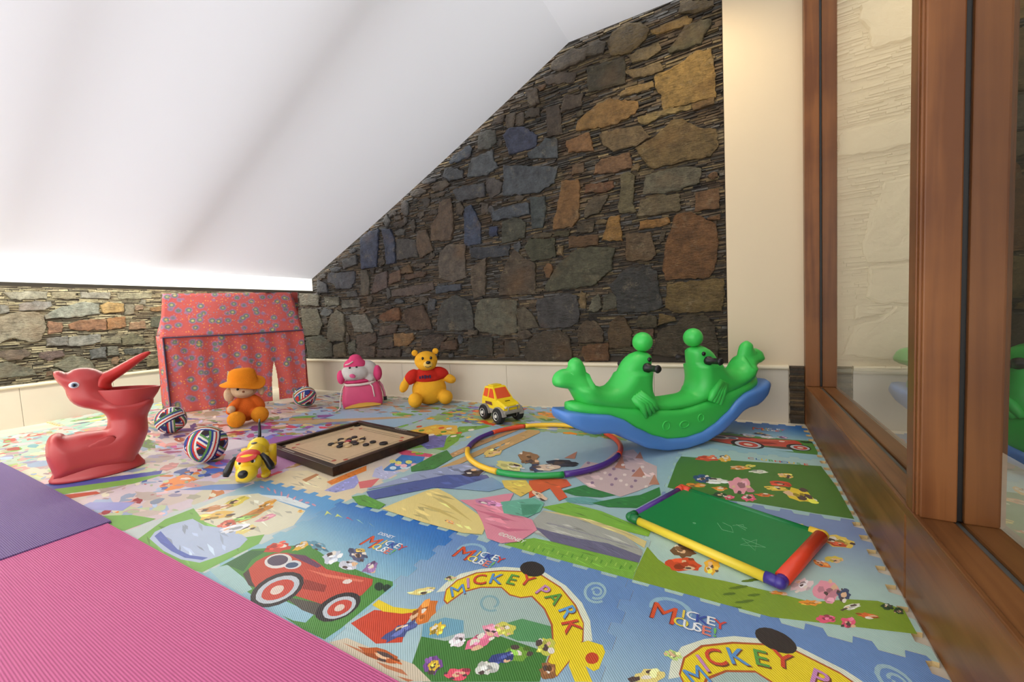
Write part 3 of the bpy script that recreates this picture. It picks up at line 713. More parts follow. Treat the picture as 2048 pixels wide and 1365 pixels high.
((200,72,55),[(0.533,0.298),(0.557,0.283),(0.573,0.263),(0.583,0.24),(0.585,0.216),(0.577,0.195),(0.562,0.178),(0.54,0.166),(0.517,0.163),(0.492,0.166),(0.469,0.18),(0.45,0.198),(0.439,0.22),(0.435,0.245),(0.442,0.268),(0.459,0.288),(0.48,0.299),(0.507,0.303)]),
((225,205,190),[(0.518,0.256),(0.53,0.25),(0.538,0.241),(0.543,0.231),(0.545,0.221),(0.542,0.213),(0.535,0.205),(0.525,0.2),(0.513,0.2),(0.502,0.201),(0.49,0.208),(0.482,0.216),(0.475,0.226),(0.475,0.236),(0.477,0.246),(0.485,0.253),(0.495,0.258),(0.507,0.26)]),
((48,42,44),[(0.921,0.368),(0.946,0.348),(0.962,0.321),(0.967,0.291),(0.964,0.26),(0.951,0.233),(0.929,0.21),(0.903,0.196),(0.873,0.193),(0.844,0.198),(0.819,0.215),(0.801,0.238),(0.793,0.27),(0.794,0.301),(0.806,0.333),(0.829,0.358),(0.859,0.373),(0.891,0.376)]),
((192,198,204),[(0.919,0.344),(0.939,0.329),(0.952,0.309),(0.957,0.286),(0.956,0.263),(0.944,0.243),(0.929,0.226),(0.908,0.216),(0.884,0.213),(0.863,0.22),(0.843,0.231),(0.828,0.251),(0.821,0.273),(0.823,0.298),(0.831,0.321),(0.849,0.338),(0.871,0.349),(0.896,0.351)]),
((200,72,55),[(0.914,0.328),(0.927,0.316),(0.937,0.303),(0.942,0.285),(0.939,0.268),(0.932,0.251),(0.921,0.24),(0.904,0.231),(0.888,0.23),(0.871,0.235),(0.858,0.243),(0.848,0.258),(0.843,0.275),(0.844,0.293),(0.851,0.309),(0.863,0.321),(0.879,0.329),(0.898,0.331)]),
((225,205,190),[(0.901,0.299),(0.908,0.294),(0.913,0.288),(0.914,0.281),(0.914,0.275),(0.911,0.268),(0.906,0.263),(0.899,0.26),(0.891,0.258),(0.884,0.26),(0.878,0.265),(0.873,0.271),(0.871,0.278),(0.871,0.286),(0.874,0.293),(0.879,0.298),(0.886,0.301),(0.894,0.301)]),
((40,62,46),[(0.966,0.467),(0.972,0.459),(0.976,0.451),(0.974,0.444),(0.971,0.437),(0.964,0.434),(0.954,0.434),(0.944,0.436),(0.932,0.441),(0.924,0.447),(0.916,0.456),(0.913,0.464),(0.913,0.472),(0.917,0.477),(0.924,0.481),(0.934,0.481),(0.946,0.479),(0.956,0.474)]),
((40,62,46),[(1,0.472),(1,0.466),(1,0.457),(1,0.451),(1,0.444),(1,0.442),(1,0.442),(0.991,0.444),(0.981,0.449),(0.972,0.456),(0.964,0.464),(0.961,0.472),(0.961,0.479),(0.964,0.484),(0.971,0.487),(0.979,0.487),(0.989,0.486),(1,0.481)]),
((205,215,120),[(0.061,0.805),(0.015,0.858),(0.104,0.833),(0.056,0.837)]),
((205,215,120),[(0.143,0.823),(0.121,0.858),(0.207,0.835),(0.158,0.84)]),
((205,80,110),[(0.224,0.842),(0.224,0.858),(0.307,0.835),(0.254,0.845)]),
((170,215,190),[(0.302,0.858),(0.324,0.86),(0.402,0.835),(0.349,0.848)]),
((190,205,130),[(0.38,0.875),(0.42,0.86),(0.495,0.837),(0.44,0.852)])],
'pool': [
((226,220,192),[(0.1,0.466),(0.078,0.697),(0.255,0.827),(0.574,0.808),(0.875,0.798),(0.99,0.639),(0.951,0.512),(0.843,0.434),(0.381,0.406)]),
((122,178,82),[(0.253,0.098),(0.068,0.323),(0.062,0.489),(0.378,0.421),(0.85,0.431),(0.923,0.499),(1,0.423),(1,0.235),(1,0.138),(0.752,0.102),(0.431,0.108)]),
((220,228,228),[(0.278,0.815),(0.526,0.883),(0.838,0.86),(0.848,0.817),(0.564,0.815)]),
((180,194,218),[(0.291,0.166),(0.215,0.218),(0.196,0.309),(0.243,0.408),(0.436,0.396),(0.677,0.454),(0.883,0.424),(0.933,0.354),(0.92,0.258),(0.887,0.176),(0.75,0.146),(0.549,0.142)]),
((88,108,180),[(0.281,0.193),(0.241,0.238),(0.411,0.213),(0.604,0.186),(0.747,0.188),(0.875,0.221),(0.872,0.195),(0.75,0.163),(0.592,0.161),(0.421,0.173)]),
((232,190,95),[(0.433,0.574),(0.453,0.557),(0.456,0.534),(0.448,0.506),(0.426,0.477),(0.393,0.452),(0.356,0.434),(0.318,0.423),(0.283,0.423),(0.258,0.433),(0.245,0.451),(0.245,0.477),(0.26,0.506),(0.288,0.534),(0.324,0.559),(0.364,0.574),(0.403,0.579)]),
((228,208,95),[(0.251,0.767),(0.28,0.748),(0.303,0.72),(0.318,0.684),(0.326,0.645),(0.323,0.61),(0.311,0.584),(0.293,0.566),(0.268,0.562),(0.243,0.571),(0.216,0.592),(0.196,0.624),(0.183,0.66),(0.178,0.7),(0.185,0.733),(0.201,0.758),(0.225,0.77)]),
((205,140,85),[(0.281,0.632),(0.295,0.619),(0.298,0.597),(0.288,0.569),(0.27,0.541),(0.243,0.514),(0.213,0.492),(0.183,0.479),(0.157,0.476),(0.138,0.482),(0.128,0.499),(0.13,0.524),(0.143,0.552),(0.166,0.582),(0.195,0.607),(0.228,0.625),(0.256,0.634)]),
((218,150,80),[(0.582,0.738),(0.605,0.72),(0.622,0.687),(0.634,0.645),(0.635,0.6),(0.629,0.559),(0.615,0.524),(0.597,0.502),(0.576,0.494),(0.552,0.502),(0.532,0.526),(0.517,0.561),(0.509,0.604),(0.511,0.649),(0.519,0.692),(0.537,0.724),(0.559,0.74)]),
((150,190,100),[(0.609,0.622),(0.617,0.61),(0.617,0.59),(0.609,0.561),(0.594,0.531),(0.576,0.499),(0.554,0.474),(0.532,0.457),(0.516,0.451),(0.504,0.454),(0.499,0.471),(0.502,0.494),(0.512,0.524),(0.531,0.557),(0.552,0.585),(0.574,0.609),(0.594,0.622)]),
((200,95,75),[(0.582,0.514),(0.602,0.502),(0.614,0.487),(0.617,0.469),(0.61,0.452),(0.597,0.437),(0.579,0.429),(0.554,0.424),(0.531,0.428),(0.509,0.436),(0.492,0.449),(0.484,0.466),(0.484,0.484),(0.494,0.499),(0.511,0.512),(0.534,0.519),(0.559,0.521)]),
((225,150,165),[(0.732,0.684),(0.747,0.672),(0.757,0.655),(0.762,0.632),(0.762,0.61),(0.755,0.589),(0.744,0.572),(0.729,0.562),(0.712,0.561),(0.697,0.567),(0.684,0.58),(0.675,0.6),(0.674,0.622),(0.677,0.645),(0.685,0.665),(0.699,0.68),(0.715,0.685)]),
((235,215,130),[(0.76,0.541),(0.777,0.529),(0.788,0.512),(0.795,0.492),(0.793,0.471),(0.787,0.452),(0.775,0.437),(0.76,0.429),(0.742,0.428),(0.725,0.434),(0.71,0.447),(0.7,0.466),(0.697,0.486),(0.7,0.507),(0.709,0.526),(0.724,0.537),(0.742,0.542)]),
((228,165,70),[(0.511,0.813),(0.527,0.802),(0.541,0.783),(0.549,0.76),(0.552,0.737),(0.549,0.715),(0.541,0.699),(0.527,0.687),(0.512,0.685),(0.496,0.692),(0.481,0.707),(0.469,0.727),(0.462,0.75),(0.462,0.775),(0.467,0.795),(0.479,0.81),(0.494,0.817)]),
((215,160,60),[(0.872,0.788),(0.878,0.782),(0.88,0.777),(0.878,0.77),(0.873,0.767),(0.865,0.763),(0.853,0.762),(0.843,0.763),(0.833,0.767),(0.825,0.772),(0.822,0.778),(0.82,0.783),(0.825,0.79),(0.832,0.793),(0.842,0.795),(0.852,0.795),(0.863,0.792)]),
((235,235,240),[(0.697,0.521),(0.715,0.509),(0.725,0.487),(0.727,0.464),(0.719,0.439),(0.704,0.416),(0.684,0.399),(0.66,0.389),(0.637,0.388),(0.615,0.394),(0.602,0.411),(0.594,0.433),(0.597,0.457),(0.607,0.482),(0.627,0.504),(0.65,0.519),(0.675,0.526)]),
((208,150,168),[(0.196,0.905),(0.198,0.898),(0.176,0.895),(0.147,0.9),(0.125,0.91),(0.123,0.916),(0.143,0.918),(0.175,0.913)]),
((208,150,168),[(0.303,0.89),(0.296,0.886),(0.265,0.893),(0.23,0.905),(0.208,0.916),(0.216,0.92),(0.248,0.913),(0.283,0.901)]),
((208,150,168),[(0.399,0.878),(0.384,0.878),(0.349,0.891),(0.313,0.91),(0.298,0.921),(0.313,0.92),(0.348,0.906),(0.384,0.888)]),
((208,150,168),[(0.482,0.868),(0.466,0.873),(0.433,0.891),(0.401,0.911),(0.393,0.921),(0.413,0.916),(0.446,0.898),(0.476,0.878)]),
((208,150,168),[(0.559,0.863),(0.539,0.873),(0.512,0.891),(0.494,0.911),(0.492,0.918),(0.512,0.91),(0.539,0.89),(0.557,0.872)]),
((208,150,168),[(0.627,0.863),(0.61,0.875),(0.594,0.893),(0.587,0.908),(0.594,0.911),(0.61,0.9),(0.627,0.881),(0.634,0.867)]),
((208,150,168),[(0.69,0.867),(0.679,0.878),(0.675,0.891),(0.682,0.901),(0.694,0.9),(0.705,0.89),(0.71,0.875),(0.704,0.867)]),
((208,150,168),[(0.753,0.873),(0.748,0.881),(0.757,0.89),(0.775,0.891),(0.79,0.886),(0.795,0.878),(0.787,0.87),(0.77,0.868)]),
((208,150,168),[(0.82,0.88),(0.822,0.886),(0.84,0.886),(0.863,0.881),(0.88,0.873),(0.878,0.867),(0.86,0.867),(0.835,0.872)])],
'meadow': [
((128,178,66),[(0.654,0),(0.683,0.037),(0.716,0.063),(0.79,0.068),(0.904,0.077),(1,0.073),(1,0.039),(1,0),(0.908,0),(0.779,0)]),
((95,150,50),[(0.703,0.035),(0.707,0.029),(0.708,0.018),(0.707,0.013),(0.704,0.019),(0.702,0.031)]),
((165,205,90),[(0.721,0.028),(0.725,0.021),(0.726,0.011),(0.725,0.006),(0.721,0.012),(0.72,0.023)]),
((95,150,50),[(0.74,0.021),(0.742,0.015),(0.744,0.005),(0.742,-0),(0.74,0.006),(0.738,0.016)]),
((165,205,90),[(0.746,0.039),(0.748,0.032),(0.75,0.021),(0.748,0.017),(0.746,0.023),(0.744,0.034)]),
((95,150,50),[(0.763,0.031),(0.766,0.026),(0.766,0.015),(0.766,0.011),(0.762,0.016),(0.761,0.027)]),
((165,205,90),[(0.78,0.025),(0.782,0.019),(0.784,0.009),(0.782,0.004),(0.78,0.01),(0.779,0.021)]),
((95,150,50),[(0.786,0.042),(0.789,0.036),(0.79,0.026),(0.788,0.021),(0.785,0.027),(0.785,0.037)]),
((165,205,90),[(0.803,0.036),(0.805,0.029),(0.806,0.019),(0.805,0.015),(0.802,0.021),(0.801,0.031)]),
((95,150,50),[(0.82,0.029),(0.821,0.022),(0.822,0.012),(0.82,0.008),(0.818,0.014),(0.818,0.024)]),
((165,205,90),[(0.826,0.045),(0.828,0.04),(0.829,0.029),(0.827,0.025),(0.825,0.031),(0.825,0.041)]),
((95,150,50),[(0.842,0.039),(0.844,0.033),(0.845,0.022),(0.843,0.018),(0.84,0.024),(0.84,0.035)]),
((165,205,90),[(0.858,0.032),(0.859,0.026),(0.859,0.016),(0.858,0.012),(0.856,0.017),(0.855,0.028)]),
((95,150,50),[(0.864,0.049),(0.866,0.043),(0.867,0.032),(0.864,0.028),(0.863,0.034),(0.863,0.045)]),
((165,205,90),[(0.879,0.042),(0.882,0.036),(0.882,0.026),(0.879,0.022),(0.878,0.027),(0.878,0.038)]),
((95,150,50),[(0.894,0.036),(0.896,0.03),(0.896,0.02),(0.894,0.016),(0.893,0.021),(0.893,0.031)]),
((165,205,90),[(0.902,0.052),(0.904,0.046),(0.904,0.036),(0.902,0.031),(0.899,0.037),(0.9,0.048)]),
((95,150,50),[(0.916,0.045),(0.918,0.04),(0.918,0.03),(0.916,0.026),(0.914,0.031),(0.914,0.041)]),
((165,205,90),[(0.93,0.039),(0.932,0.033),(0.932,0.023),(0.929,0.019),(0.929,0.025),(0.929,0.035)]),
((95,150,50),[(0.938,0.055),(0.939,0.05),(0.939,0.04),(0.937,0.035),(0.936,0.041),(0.936,0.051)]),
((165,205,90),[(0.952,0.049),(0.953,0.043),(0.953,0.033),(0.951,0.029),(0.949,0.035),(0.95,0.045)]),
((95,150,50),[(0.965,0.042),(0.967,0.036),(0.966,0.026),(0.964,0.023),(0.963,0.028),(0.963,0.038)]),
((165,205,90),[(0.973,0.059),(0.974,0.052),(0.973,0.043),(0.972,0.038),(0.97,0.044),(0.971,0.054)]),
((95,150,50),[(0.987,0.052),(0.988,0.046),(0.987,0.036),(0.985,0.032),(0.983,0.038),(0.984,0.047)]),
((165,205,90),[(0.999,0.045),(1,0.04),(0.999,0.031),(0.998,0.026),(0.996,0.031),(0.998,0.041)]),
((95,150,50),[(1,0.061),(1,0.055),(1,0.045),(1,0.041),(1,0.047),(1,0.057)]),
((165,205,90),[(1,0.055),(1,0.049),(1,0.04),(1,0.036),(1,0.041),(1,0.05)]),
((172,170,160),[(0.67,0.133),(0.675,0.216),(0.78,0.223),(0.934,0.191),(1,0.119),(1,0.071),(0.923,0.07),(0.765,0.072),(0.704,0.085)]),
((112,106,132),[(0.689,0.116),(0.732,0.112),(0.83,0.11),(0.909,0.119),(1,0.098),(1,0.068),(0.907,0.066),(0.767,0.066)]),
((150,146,150),[(0.714,0.153),(0.771,0.153),(0.778,0.148),(0.722,0.146)]),
((150,146,150),[(0.746,0.15),(0.802,0.149),(0.809,0.144),(0.754,0.144)]),
((150,146,150),[(0.777,0.149),(0.832,0.145),(0.839,0.141),(0.785,0.142)]),
((150,146,150),[(0.808,0.147),(0.861,0.142),(0.868,0.138),(0.815,0.14)]),
((150,146,150),[(0.837,0.144),(0.889,0.139),(0.895,0.134),(0.844,0.139)]),
((150,146,150),[(0.865,0.143),(0.917,0.135),(0.923,0.131),(0.872,0.137)]),
((150,146,150),[(0.894,0.141),(0.944,0.132),(0.949,0.128),(0.899,0.135)]),
((150,146,150),[(0.92,0.139),(0.97,0.129),(0.975,0.125),(0.927,0.134)]),
((150,146,150),[(0.947,0.138),(0.995,0.126),(1,0.123),(0.953,0.132)]),
((218,198,135),[(0.672,0.211),(0.776,0.233),(0.879,0.224),(1,0.169),(1,0.136),(0.938,0.174),(0.784,0.212)]),
((130,180,64),[(0.661,0.233),(0.725,0.297),(0.843,0.282),(1,0.225),(1,0.195),(0.933,0.198),(0.832,0.219),(0.728,0.22)]),
((110,165,160),[(0.705,0.319),(0.76,0.355),(0.843,0.352),(0.802,0.311),(0.725,0.297)]),
((62,128,66),[(0.674,0.366),(0.73,0.442),(0.815,0.453),(0.859,0.41),(0.815,0.372),(0.733,0.351)]),
((58,125,60),[(0.799,0.322),(0.861,0.385),(0.928,0.439),(0.976,0.526),(0.99,0.465),(0.937,0.345),(0.854,0.315)]),
((205,178,175),[(0.661,0.513),(0.666,0.667),(0.729,0.663),(0.742,0.81),(0.81,0.88),(0.884,0.752),(0.936,0.716),(0.963,0.557),(0.92,0.475),(0.873,0.402),(0.751,0.433)]),
((192,130,105),[(0.565,0.669),(0.588,0.768),(0.61,0.676)]),
((192,130,105),[(0.788,0.641),(0.784,0.784),(0.83,0.648)]),
((192,130,105),[(0.867,0.579),(0.878,0.685),(0.919,0.593)]),
((192,130,105),[(0.939,0.533),(0.941,0.633),(0.973,0.546)]),
((192,130,105),[(0.84,0.775),(0.843,0.859),(0.872,0.777)]),
((150,120,140),[(0.685,0.656),(0.686,0.641),(0.679,0.638),(0.671,0.65),(0.67,0.665),(0.677,0.667)]),
((235,215,205),[(0.744,0.611),(0.744,0.597),(0.737,0.594),(0.73,0.605),(0.73,0.619),(0.736,0.622)]),
((150,120,140),[(0.798,0.569),(0.798,0.556),(0.791,0.554),(0.785,0.563),(0.785,0.577),(0.791,0.579)]),
((235,215,205),[(0.848,0.531),(0.848,0.519),(0.841,0.516),(0.835,0.525),(0.835,0.538),(0.842,0.54)]),
((150,120,140),[(0.894,0.495),(0.894,0.484),(0.888,0.481),(0.882,0.49),(0.883,0.502),(0.889,0.504)]),
((235,215,205),[(0.894,0.691),(0.893,0.677),(0.885,0.674),(0.879,0.686),(0.88,0.7),(0.887,0.702)]),
((150,120,140),[(0.724,0.559),(0.725,0.547),(0.718,0.544),(0.711,0.554),(0.711,0.568),(0.717,0.57)]),
((235,215,205),[(0.778,0.521),(0.778,0.509),(0.771,0.506),(0.765,0.515),(0.765,0.528),(0.771,0.531)]),
((150,120,140),[(0.828,0.485),(0.827,0.474),(0.821,0.471),(0.815,0.48),(0.815,0.492),(0.822,0.494)]),
((235,215,205),[(0.819,0.683),(0.818,0.669),(0.811,0.667),(0.805,0.678),(0.805,0.692),(0.812,0.695)]),
((150,120,140),[(0.87,0.638),(0.869,0.625),(0.863,0.622),(0.857,0.632),(0.858,0.647),(0.864,0.649)]),
((235,215,205),[(0.919,0.597),(0.918,0.584),(0.911,0.581),(0.905,0.592),(0.907,0.604),(0.913,0.607)]),
((150,120,140),[(0.759,0.475),(0.759,0.463),(0.752,0.46),(0.746,0.47),(0.746,0.481),(0.752,0.484)]),
((235,215,205),[(0.741,0.676),(0.741,0.661),(0.734,0.658),(0.726,0.67),(0.726,0.685),(0.733,0.687)]),
((150,120,140),[(0.797,0.63),(0.796,0.616),(0.79,0.613),(0.783,0.624),(0.783,0.638),(0.79,0.641)]),
((235,215,205),[(0.849,0.588),(0.848,0.575),(0.841,0.573),(0.835,0.583),(0.836,0.596),(0.843,0.598)]),
((150,120,140),[(0.896,0.549),(0.895,0.537),(0.889,0.534),(0.884,0.544),(0.884,0.556),(0.891,0.558)]),
((235,215,205),[(0.941,0.513),(0.939,0.501),(0.933,0.499),(0.929,0.508),(0.929,0.519),(0.936,0.522)]),
((150,120,140),[(0.721,0.621),(0.721,0.608),(0.714,0.604),(0.707,0.616),(0.706,0.63),(0.713,0.632)]),
((235,215,205),[(0.776,0.578),(0.776,0.566),(0.77,0.563),(0.763,0.573),(0.763,0.587),(0.77,0.589)]),
((150,120,140),[(0.828,0.539),(0.827,0.527),(0.82,0.524),(0.815,0.534),(0.815,0.547),(0.821,0.549)]),
((235,215,205),[(0.875,0.503),(0.874,0.492),(0.869,0.489),(0.863,0.498),(0.864,0.509),(0.869,0.512)]),
((196,160,108),[(0.115,0.329),(0.156,0.624),(0.23,1),(0.289,1),(0.311,0.969),(0.263,0.665),(0.264,0.564),(0.23,0.551),(0.229,0.803),(0.164,0.331)]),
((190,150,105),[(0.048,0.408),(0.071,0.693),(0.151,1),(0.183,0.993),(0.123,0.673),(0.087,0.393)]),
((70,130,70),[(0,0.336),(0,0.483),(0.009,0.569),(0.105,0.493),(0.111,0.355),(0.039,0.298)]),
((150,160,190),[(0,0.114),(0.07,0.302),(0.196,0.465),(0.333,0.48),(0.327,0.37),(0.127,0.239),(0.005,0.096)]),
((82,96,152),[(0.016,0.086),(0.121,0.228),(0.2,0.327),(0.351,0.388),(0.432,0.324),(0.378,0.251),(0.231,0.212),(0.121,0.08),(0.087,0.045)]),
((130,160,190),[(0.303,0.234),(0.382,0.376),(0.484,0.323),(0.44,0.262)]),
((95,155,65),[(0,0.034),(0.033,0.065),(0.164,0.04),(0.17,0.006),(0.078,0)]),
((228,206,132),[(0.174,0.013),(0.195,0.091),(0.224,0.184),(0.25,0.212),(0.328,0.188),(0.429,0.14),(0.507,0.105),(0.563,0.046),(0.574,0.016),(0.515,0),(0.366,0),(0.258,0.006)]),
((205,180,105),[(0.26,0.094),(0.362,0.088),(0.48,0.05),(0.376,0.07)]),
((205,180,105),[(0.291,0.159),(0.389,0.123),(0.509,0.063),(0.386,0.11)]),
((226,142,158),[(0.382,0.168),(0.422,0.187),(0.503,0.267),(0.529,0.285),(0.564,0.163),(0.668,0.148),(0.708,0.101),(0.688,0.027),(0.647,0),(0.598,0.005),(0.54,0.071),(0.472,0.133)]),
((205,108,130),[(0.461,0.13),(0.546,0.133),(0.635,0.118),(0.557,0.115)]),
((205,108,130),[(0.54,0.076),(0.626,0.075),(0.699,0.097),(0.634,0.059)]),
((112,178,152),[(0.52,0.21),(0.61,0.279),(0.657,0.262),(0.67,0.203),(0.649,0.154),(0.569,0.148)]),
((80,145,115),[(0.591,0.221),(0.654,0.248),(0.662,0.183),(0.63,0.158)]),
((218,98,60),[(0.53,0.401),(0.593,0.452),(0.657,0.463),(0.692,0.42),(0.667,0.384),(0.712,0.329),(0.697,0.293),(0.63,0.369),(0.596,0.271)]),
((228,194,95),[(0.433,0.364),(0.517,0.401),(0.58,0.334),(0.564,0.271),(0.476,0.313)]),
((150,112,78),[(0.472,0.615),(0.48,0.588),(0.48,0.567),(0.472,0.551),(0.459,0.544),(0.44,0.545),(0.419,0.557),(0.398,0.575),(0.379,0.6),(0.366,0.628),(0.361,0.654),(0.364,0.676),(0.376,0.689),(0.394,0.692),(0.416,0.683),(0.438,0.666),(0.458,0.642)]),
((45,48,65),[(0.644,0.622),(0.643,0.608),(0.634,0.594),(0.618,0.583),(0.595,0.574),(0.569,0.571),(0.544,0.572),(0.523,0.578),(0.509,0.589),(0.503,0.603),(0.507,0.618),(0.52,0.631),(0.542,0.642),(0.568,0.647),(0.594,0.648),(0.618,0.643),(0.635,0.634)]),
((52,66,100),[(0.533,0.534),(0.538,0.519),(0.538,0.505),(0.534,0.494),(0.526,0.486),(0.515,0.483),(0.504,0.485),(0.491,0.494),(0.481,0.505),(0.474,0.52),(0.47,0.535),(0.472,0.549),(0.479,0.559),(0.488,0.565),(0.5,0.565),(0.513,0.559),(0.524,0.549)]),
((222,216,135),[(0.458,0.499),(0.46,0.484),(0.452,0.47),(0.436,0.462),(0.414,0.459),(0.386,0.46),(0.36,0.468),(0.335,0.48),(0.317,0.495),(0.308,0.512),(0.311,0.527),(0.323,0.539),(0.345,0.545),(0.371,0.545),(0.401,0.539),(0.426,0.529),(0.446,0.514)]),
((226,196,110),[(0.269,0.64),(0.277,0.622),(0.28,0.603),(0.277,0.585),(0.268,0.57),(0.256,0.56),(0.241,0.557),(0.225,0.561),(0.211,0.571),(0.2,0.586),(0.194,0.604),(0.194,0.624),(0.199,0.642),(0.209,0.655),(0.224,0.662),(0.241,0.662),(0.257,0.653)]),
((235,205,175),[(0.593,0.563),(0.595,0.551),(0.589,0.538),(0.578,0.526),(0.564,0.516),(0.545,0.51),(0.528,0.509),(0.512,0.513),(0.5,0.52),(0.494,0.532),(0.496,0.545),(0.504,0.558),(0.518,0.57),(0.536,0.578),(0.554,0.582),(0.572,0.58),(0.585,0.574)]),
((235,200,170),[(0.665,0.277),(0.663,0.272),(0.657,0.271),(0.646,0.272),(0.632,0.278),(0.617,0.287),(0.603,0.297),(0.59,0.307),(0.583,0.317),(0.582,0.324),(0.586,0.328),(0.596,0.327),(0.61,0.323),(0.625,0.316),(0.64,0.306),(0.653,0.295),(0.662,0.285)]),
((60,55,70),[(0.329,0.406),(0.334,0.393),(0.333,0.379),(0.327,0.366),(0.316,0.355),(0.302,0.347),(0.286,0.344),(0.271,0.346),(0.258,0.353),(0.25,0.363),(0.247,0.376),(0.25,0.391),(0.259,0.404),(0.273,0.414),(0.289,0.42),(0.305,0.42),(0.319,0.415)]),
((205,130,170),[(0.534,0.192),(0.534,0.185),(0.528,0.178),(0.516,0.173),(0.5,0.169),(0.483,0.169),(0.465,0.171),(0.45,0.176),(0.44,0.182),(0.435,0.189),(0.439,0.197),(0.448,0.203),(0.462,0.208),(0.48,0.209),(0.498,0.208),(0.514,0.205),(0.527,0.199)]),
((235,160,90),[(0.463,0.032),(0.463,0.03),(0.46,0.027),(0.456,0.026),(0.45,0.026),(0.443,0.027),(0.435,0.03),(0.43,0.032),(0.425,0.036),(0.424,0.038),(0.425,0.041),(0.429,0.042),(0.435,0.043),(0.441,0.042),(0.449,0.041),(0.455,0.038),(0.46,0.036)])],
'fieldnear': [
((132,160,48),[(0,0.101),(0.01,0.294),(0.08,0.204),(0.178,0.139),(0.366,0.161),(0.55,0.167),(0.69,0.163),(0.825,0.244),(0.925,0.281),(1,0.262),(1,0.126),(0.539,0),(0.339,0),(0.115,0),(0,0)]),
((110,76,55),[(0.238,0.329),(0.233,0.307),(0.223,0.289),(0.206,0.274),(0.185,0.266),(0.165,0.266),(0.145,0.274),(0.13,0.287),(0.12,0.307),(0.12,0.329),(0.126,0.35),(0.141,0.369),(0.161,0.38),(0.183,0.385),(0.205,0.38),(0.223,0.369),(0.233,0.35)]),
((215,75,42),[(0.274,0.237),(0.271,0.216),(0.256,0.192),(0.234,0.172),(0.208,0.159),(0.181,0.151),(0.155,0.153),(0.135,0.161),(0.121,0.177),(0.12,0.199),(0.128,0.222),(0.146,0.246),(0.171,0.264),(0.201,0.276),(0.229,0.277),(0.253,0.272),(0.269,0.257)]),
((238,180,60),[(0.354,0.267),(0.353,0.242),(0.346,0.219),(0.334,0.199),(0.321,0.187),(0.308,0.182),(0.294,0.187),(0.284,0.199),(0.278,0.219),(0.276,0.244),(0.279,0.269),(0.288,0.292),(0.301,0.309),(0.316,0.319),(0.329,0.317),(0.343,0.307),(0.351,0.291)]),
((238,205,95),[(0.941,0.735),(0.931,0.71),(0.913,0.69),(0.891,0.676),(0.868,0.67),(0.846,0.675),(0.828,0.686),(0.816,0.706),(0.813,0.731),(0.82,0.758),(0.835,0.783),(0.855,0.801),(0.88,0.811),(0.905,0.811),(0.925,0.801),(0.938,0.784),(0.945,0.759)]),
((200,80,50),[(0.903,0.7),(0.898,0.69),(0.89,0.681),(0.876,0.676),(0.863,0.675),(0.85,0.676),(0.838,0.681),(0.831,0.69),(0.828,0.7),(0.831,0.71),(0.838,0.72),(0.85,0.726),(0.863,0.73),(0.876,0.73),(0.89,0.726),(0.9,0.718),(0.905,0.71)]),
((238,215,215),[(0.713,0.317),(0.712,0.297),(0.703,0.276),(0.692,0.252),(0.677,0.231),(0.66,0.216),(0.645,0.207),(0.635,0.206),(0.627,0.214),(0.627,0.229),(0.63,0.249),(0.64,0.272),(0.654,0.296),(0.67,0.315),(0.687,0.329),(0.7,0.334),(0.71,0.329)]),
((225,130,50),[(0.612,0.181),(0.609,0.174),(0.6,0.167),(0.59,0.161),(0.577,0.156),(0.565,0.153),(0.554,0.151),(0.545,0.151),(0.54,0.154),(0.54,0.159),(0.547,0.166),(0.555,0.172),(0.567,0.179),(0.58,0.182),(0.594,0.186),(0.604,0.186),(0.609,0.184)]),
((235,150,50),[(0.722,0.167),(0.718,0.161),(0.71,0.151),(0.698,0.143),(0.683,0.136),(0.67,0.133),(0.657,0.131),(0.649,0.133),(0.644,0.138),(0.645,0.146),(0.652,0.154),(0.662,0.163),(0.675,0.171),(0.69,0.176),(0.703,0.179),(0.715,0.177),(0.722,0.174)]),
((240,160,175),[(0.805,0.271),(0.795,0.239),(0.778,0.212),(0.762,0.194),(0.743,0.182),(0.728,0.184),(0.715,0.194),(0.708,0.216),(0.708,0.244),(0.715,0.276),(0.728,0.306),(0.747,0.332),(0.765,0.349),(0.783,0.354),(0.798,0.345),(0.808,0.327),(0.81,0.301)]),
((70,80,110),[(0.84,0.281),(0.835,0.262),(0.826,0.246),(0.816,0.232),(0.807,0.224),(0.798,0.221),(0.792,0.224),(0.787,0.234),(0.787,0.247),(0.788,0.266),(0.795,0.282),(0.805,0.299),(0.815,0.31),(0.825,0.317),(0.833,0.317),(0.838,0.309),(0.841,0.297)]),
((235,235,215),[(0.861,0.224),(0.858,0.216),(0.85,0.206),(0.84,0.194),(0.826,0.182),(0.815,0.174),(0.803,0.167),(0.795,0.166),(0.792,0.167),(0.792,0.174),(0.797,0.182),(0.807,0.194),(0.818,0.206),(0.831,0.216),(0.843,0.224),(0.853,0.227),(0.86,0.227)]),
((222,110,50),[(0.906,0.172),(0.901,0.166),(0.893,0.159),(0.881,0.153),(0.868,0.148),(0.853,0.146),(0.841,0.146),(0.833,0.148),(0.83,0.153),(0.831,0.159),(0.838,0.166),(0.85,0.172),(0.863,0.179),(0.876,0.182),(0.89,0.182),(0.9,0.181),(0.905,0.177)]),
((238,95,125),[(0.757,0.093),(0.753,0.081),(0.745,0.069),(0.735,0.059),(0.723,0.051),(0.712,0.046),(0.702,0.046),(0.695,0.049),(0.692,0.056),(0.693,0.068),(0.698,0.079),(0.708,0.089),(0.72,0.099),(0.732,0.106),(0.743,0.109),(0.752,0.108),(0.757,0.101)]),
((238,95,125),[(0.821,0.101),(0.816,0.088),(0.81,0.074),(0.802,0.063),(0.792,0.056),(0.782,0.053),(0.773,0.053),(0.77,0.059),(0.768,0.069),(0.77,0.083),(0.775,0.096),(0.783,0.108),(0.793,0.118),(0.805,0.124),(0.813,0.124),(0.82,0.121),(0.821,0.113)]),
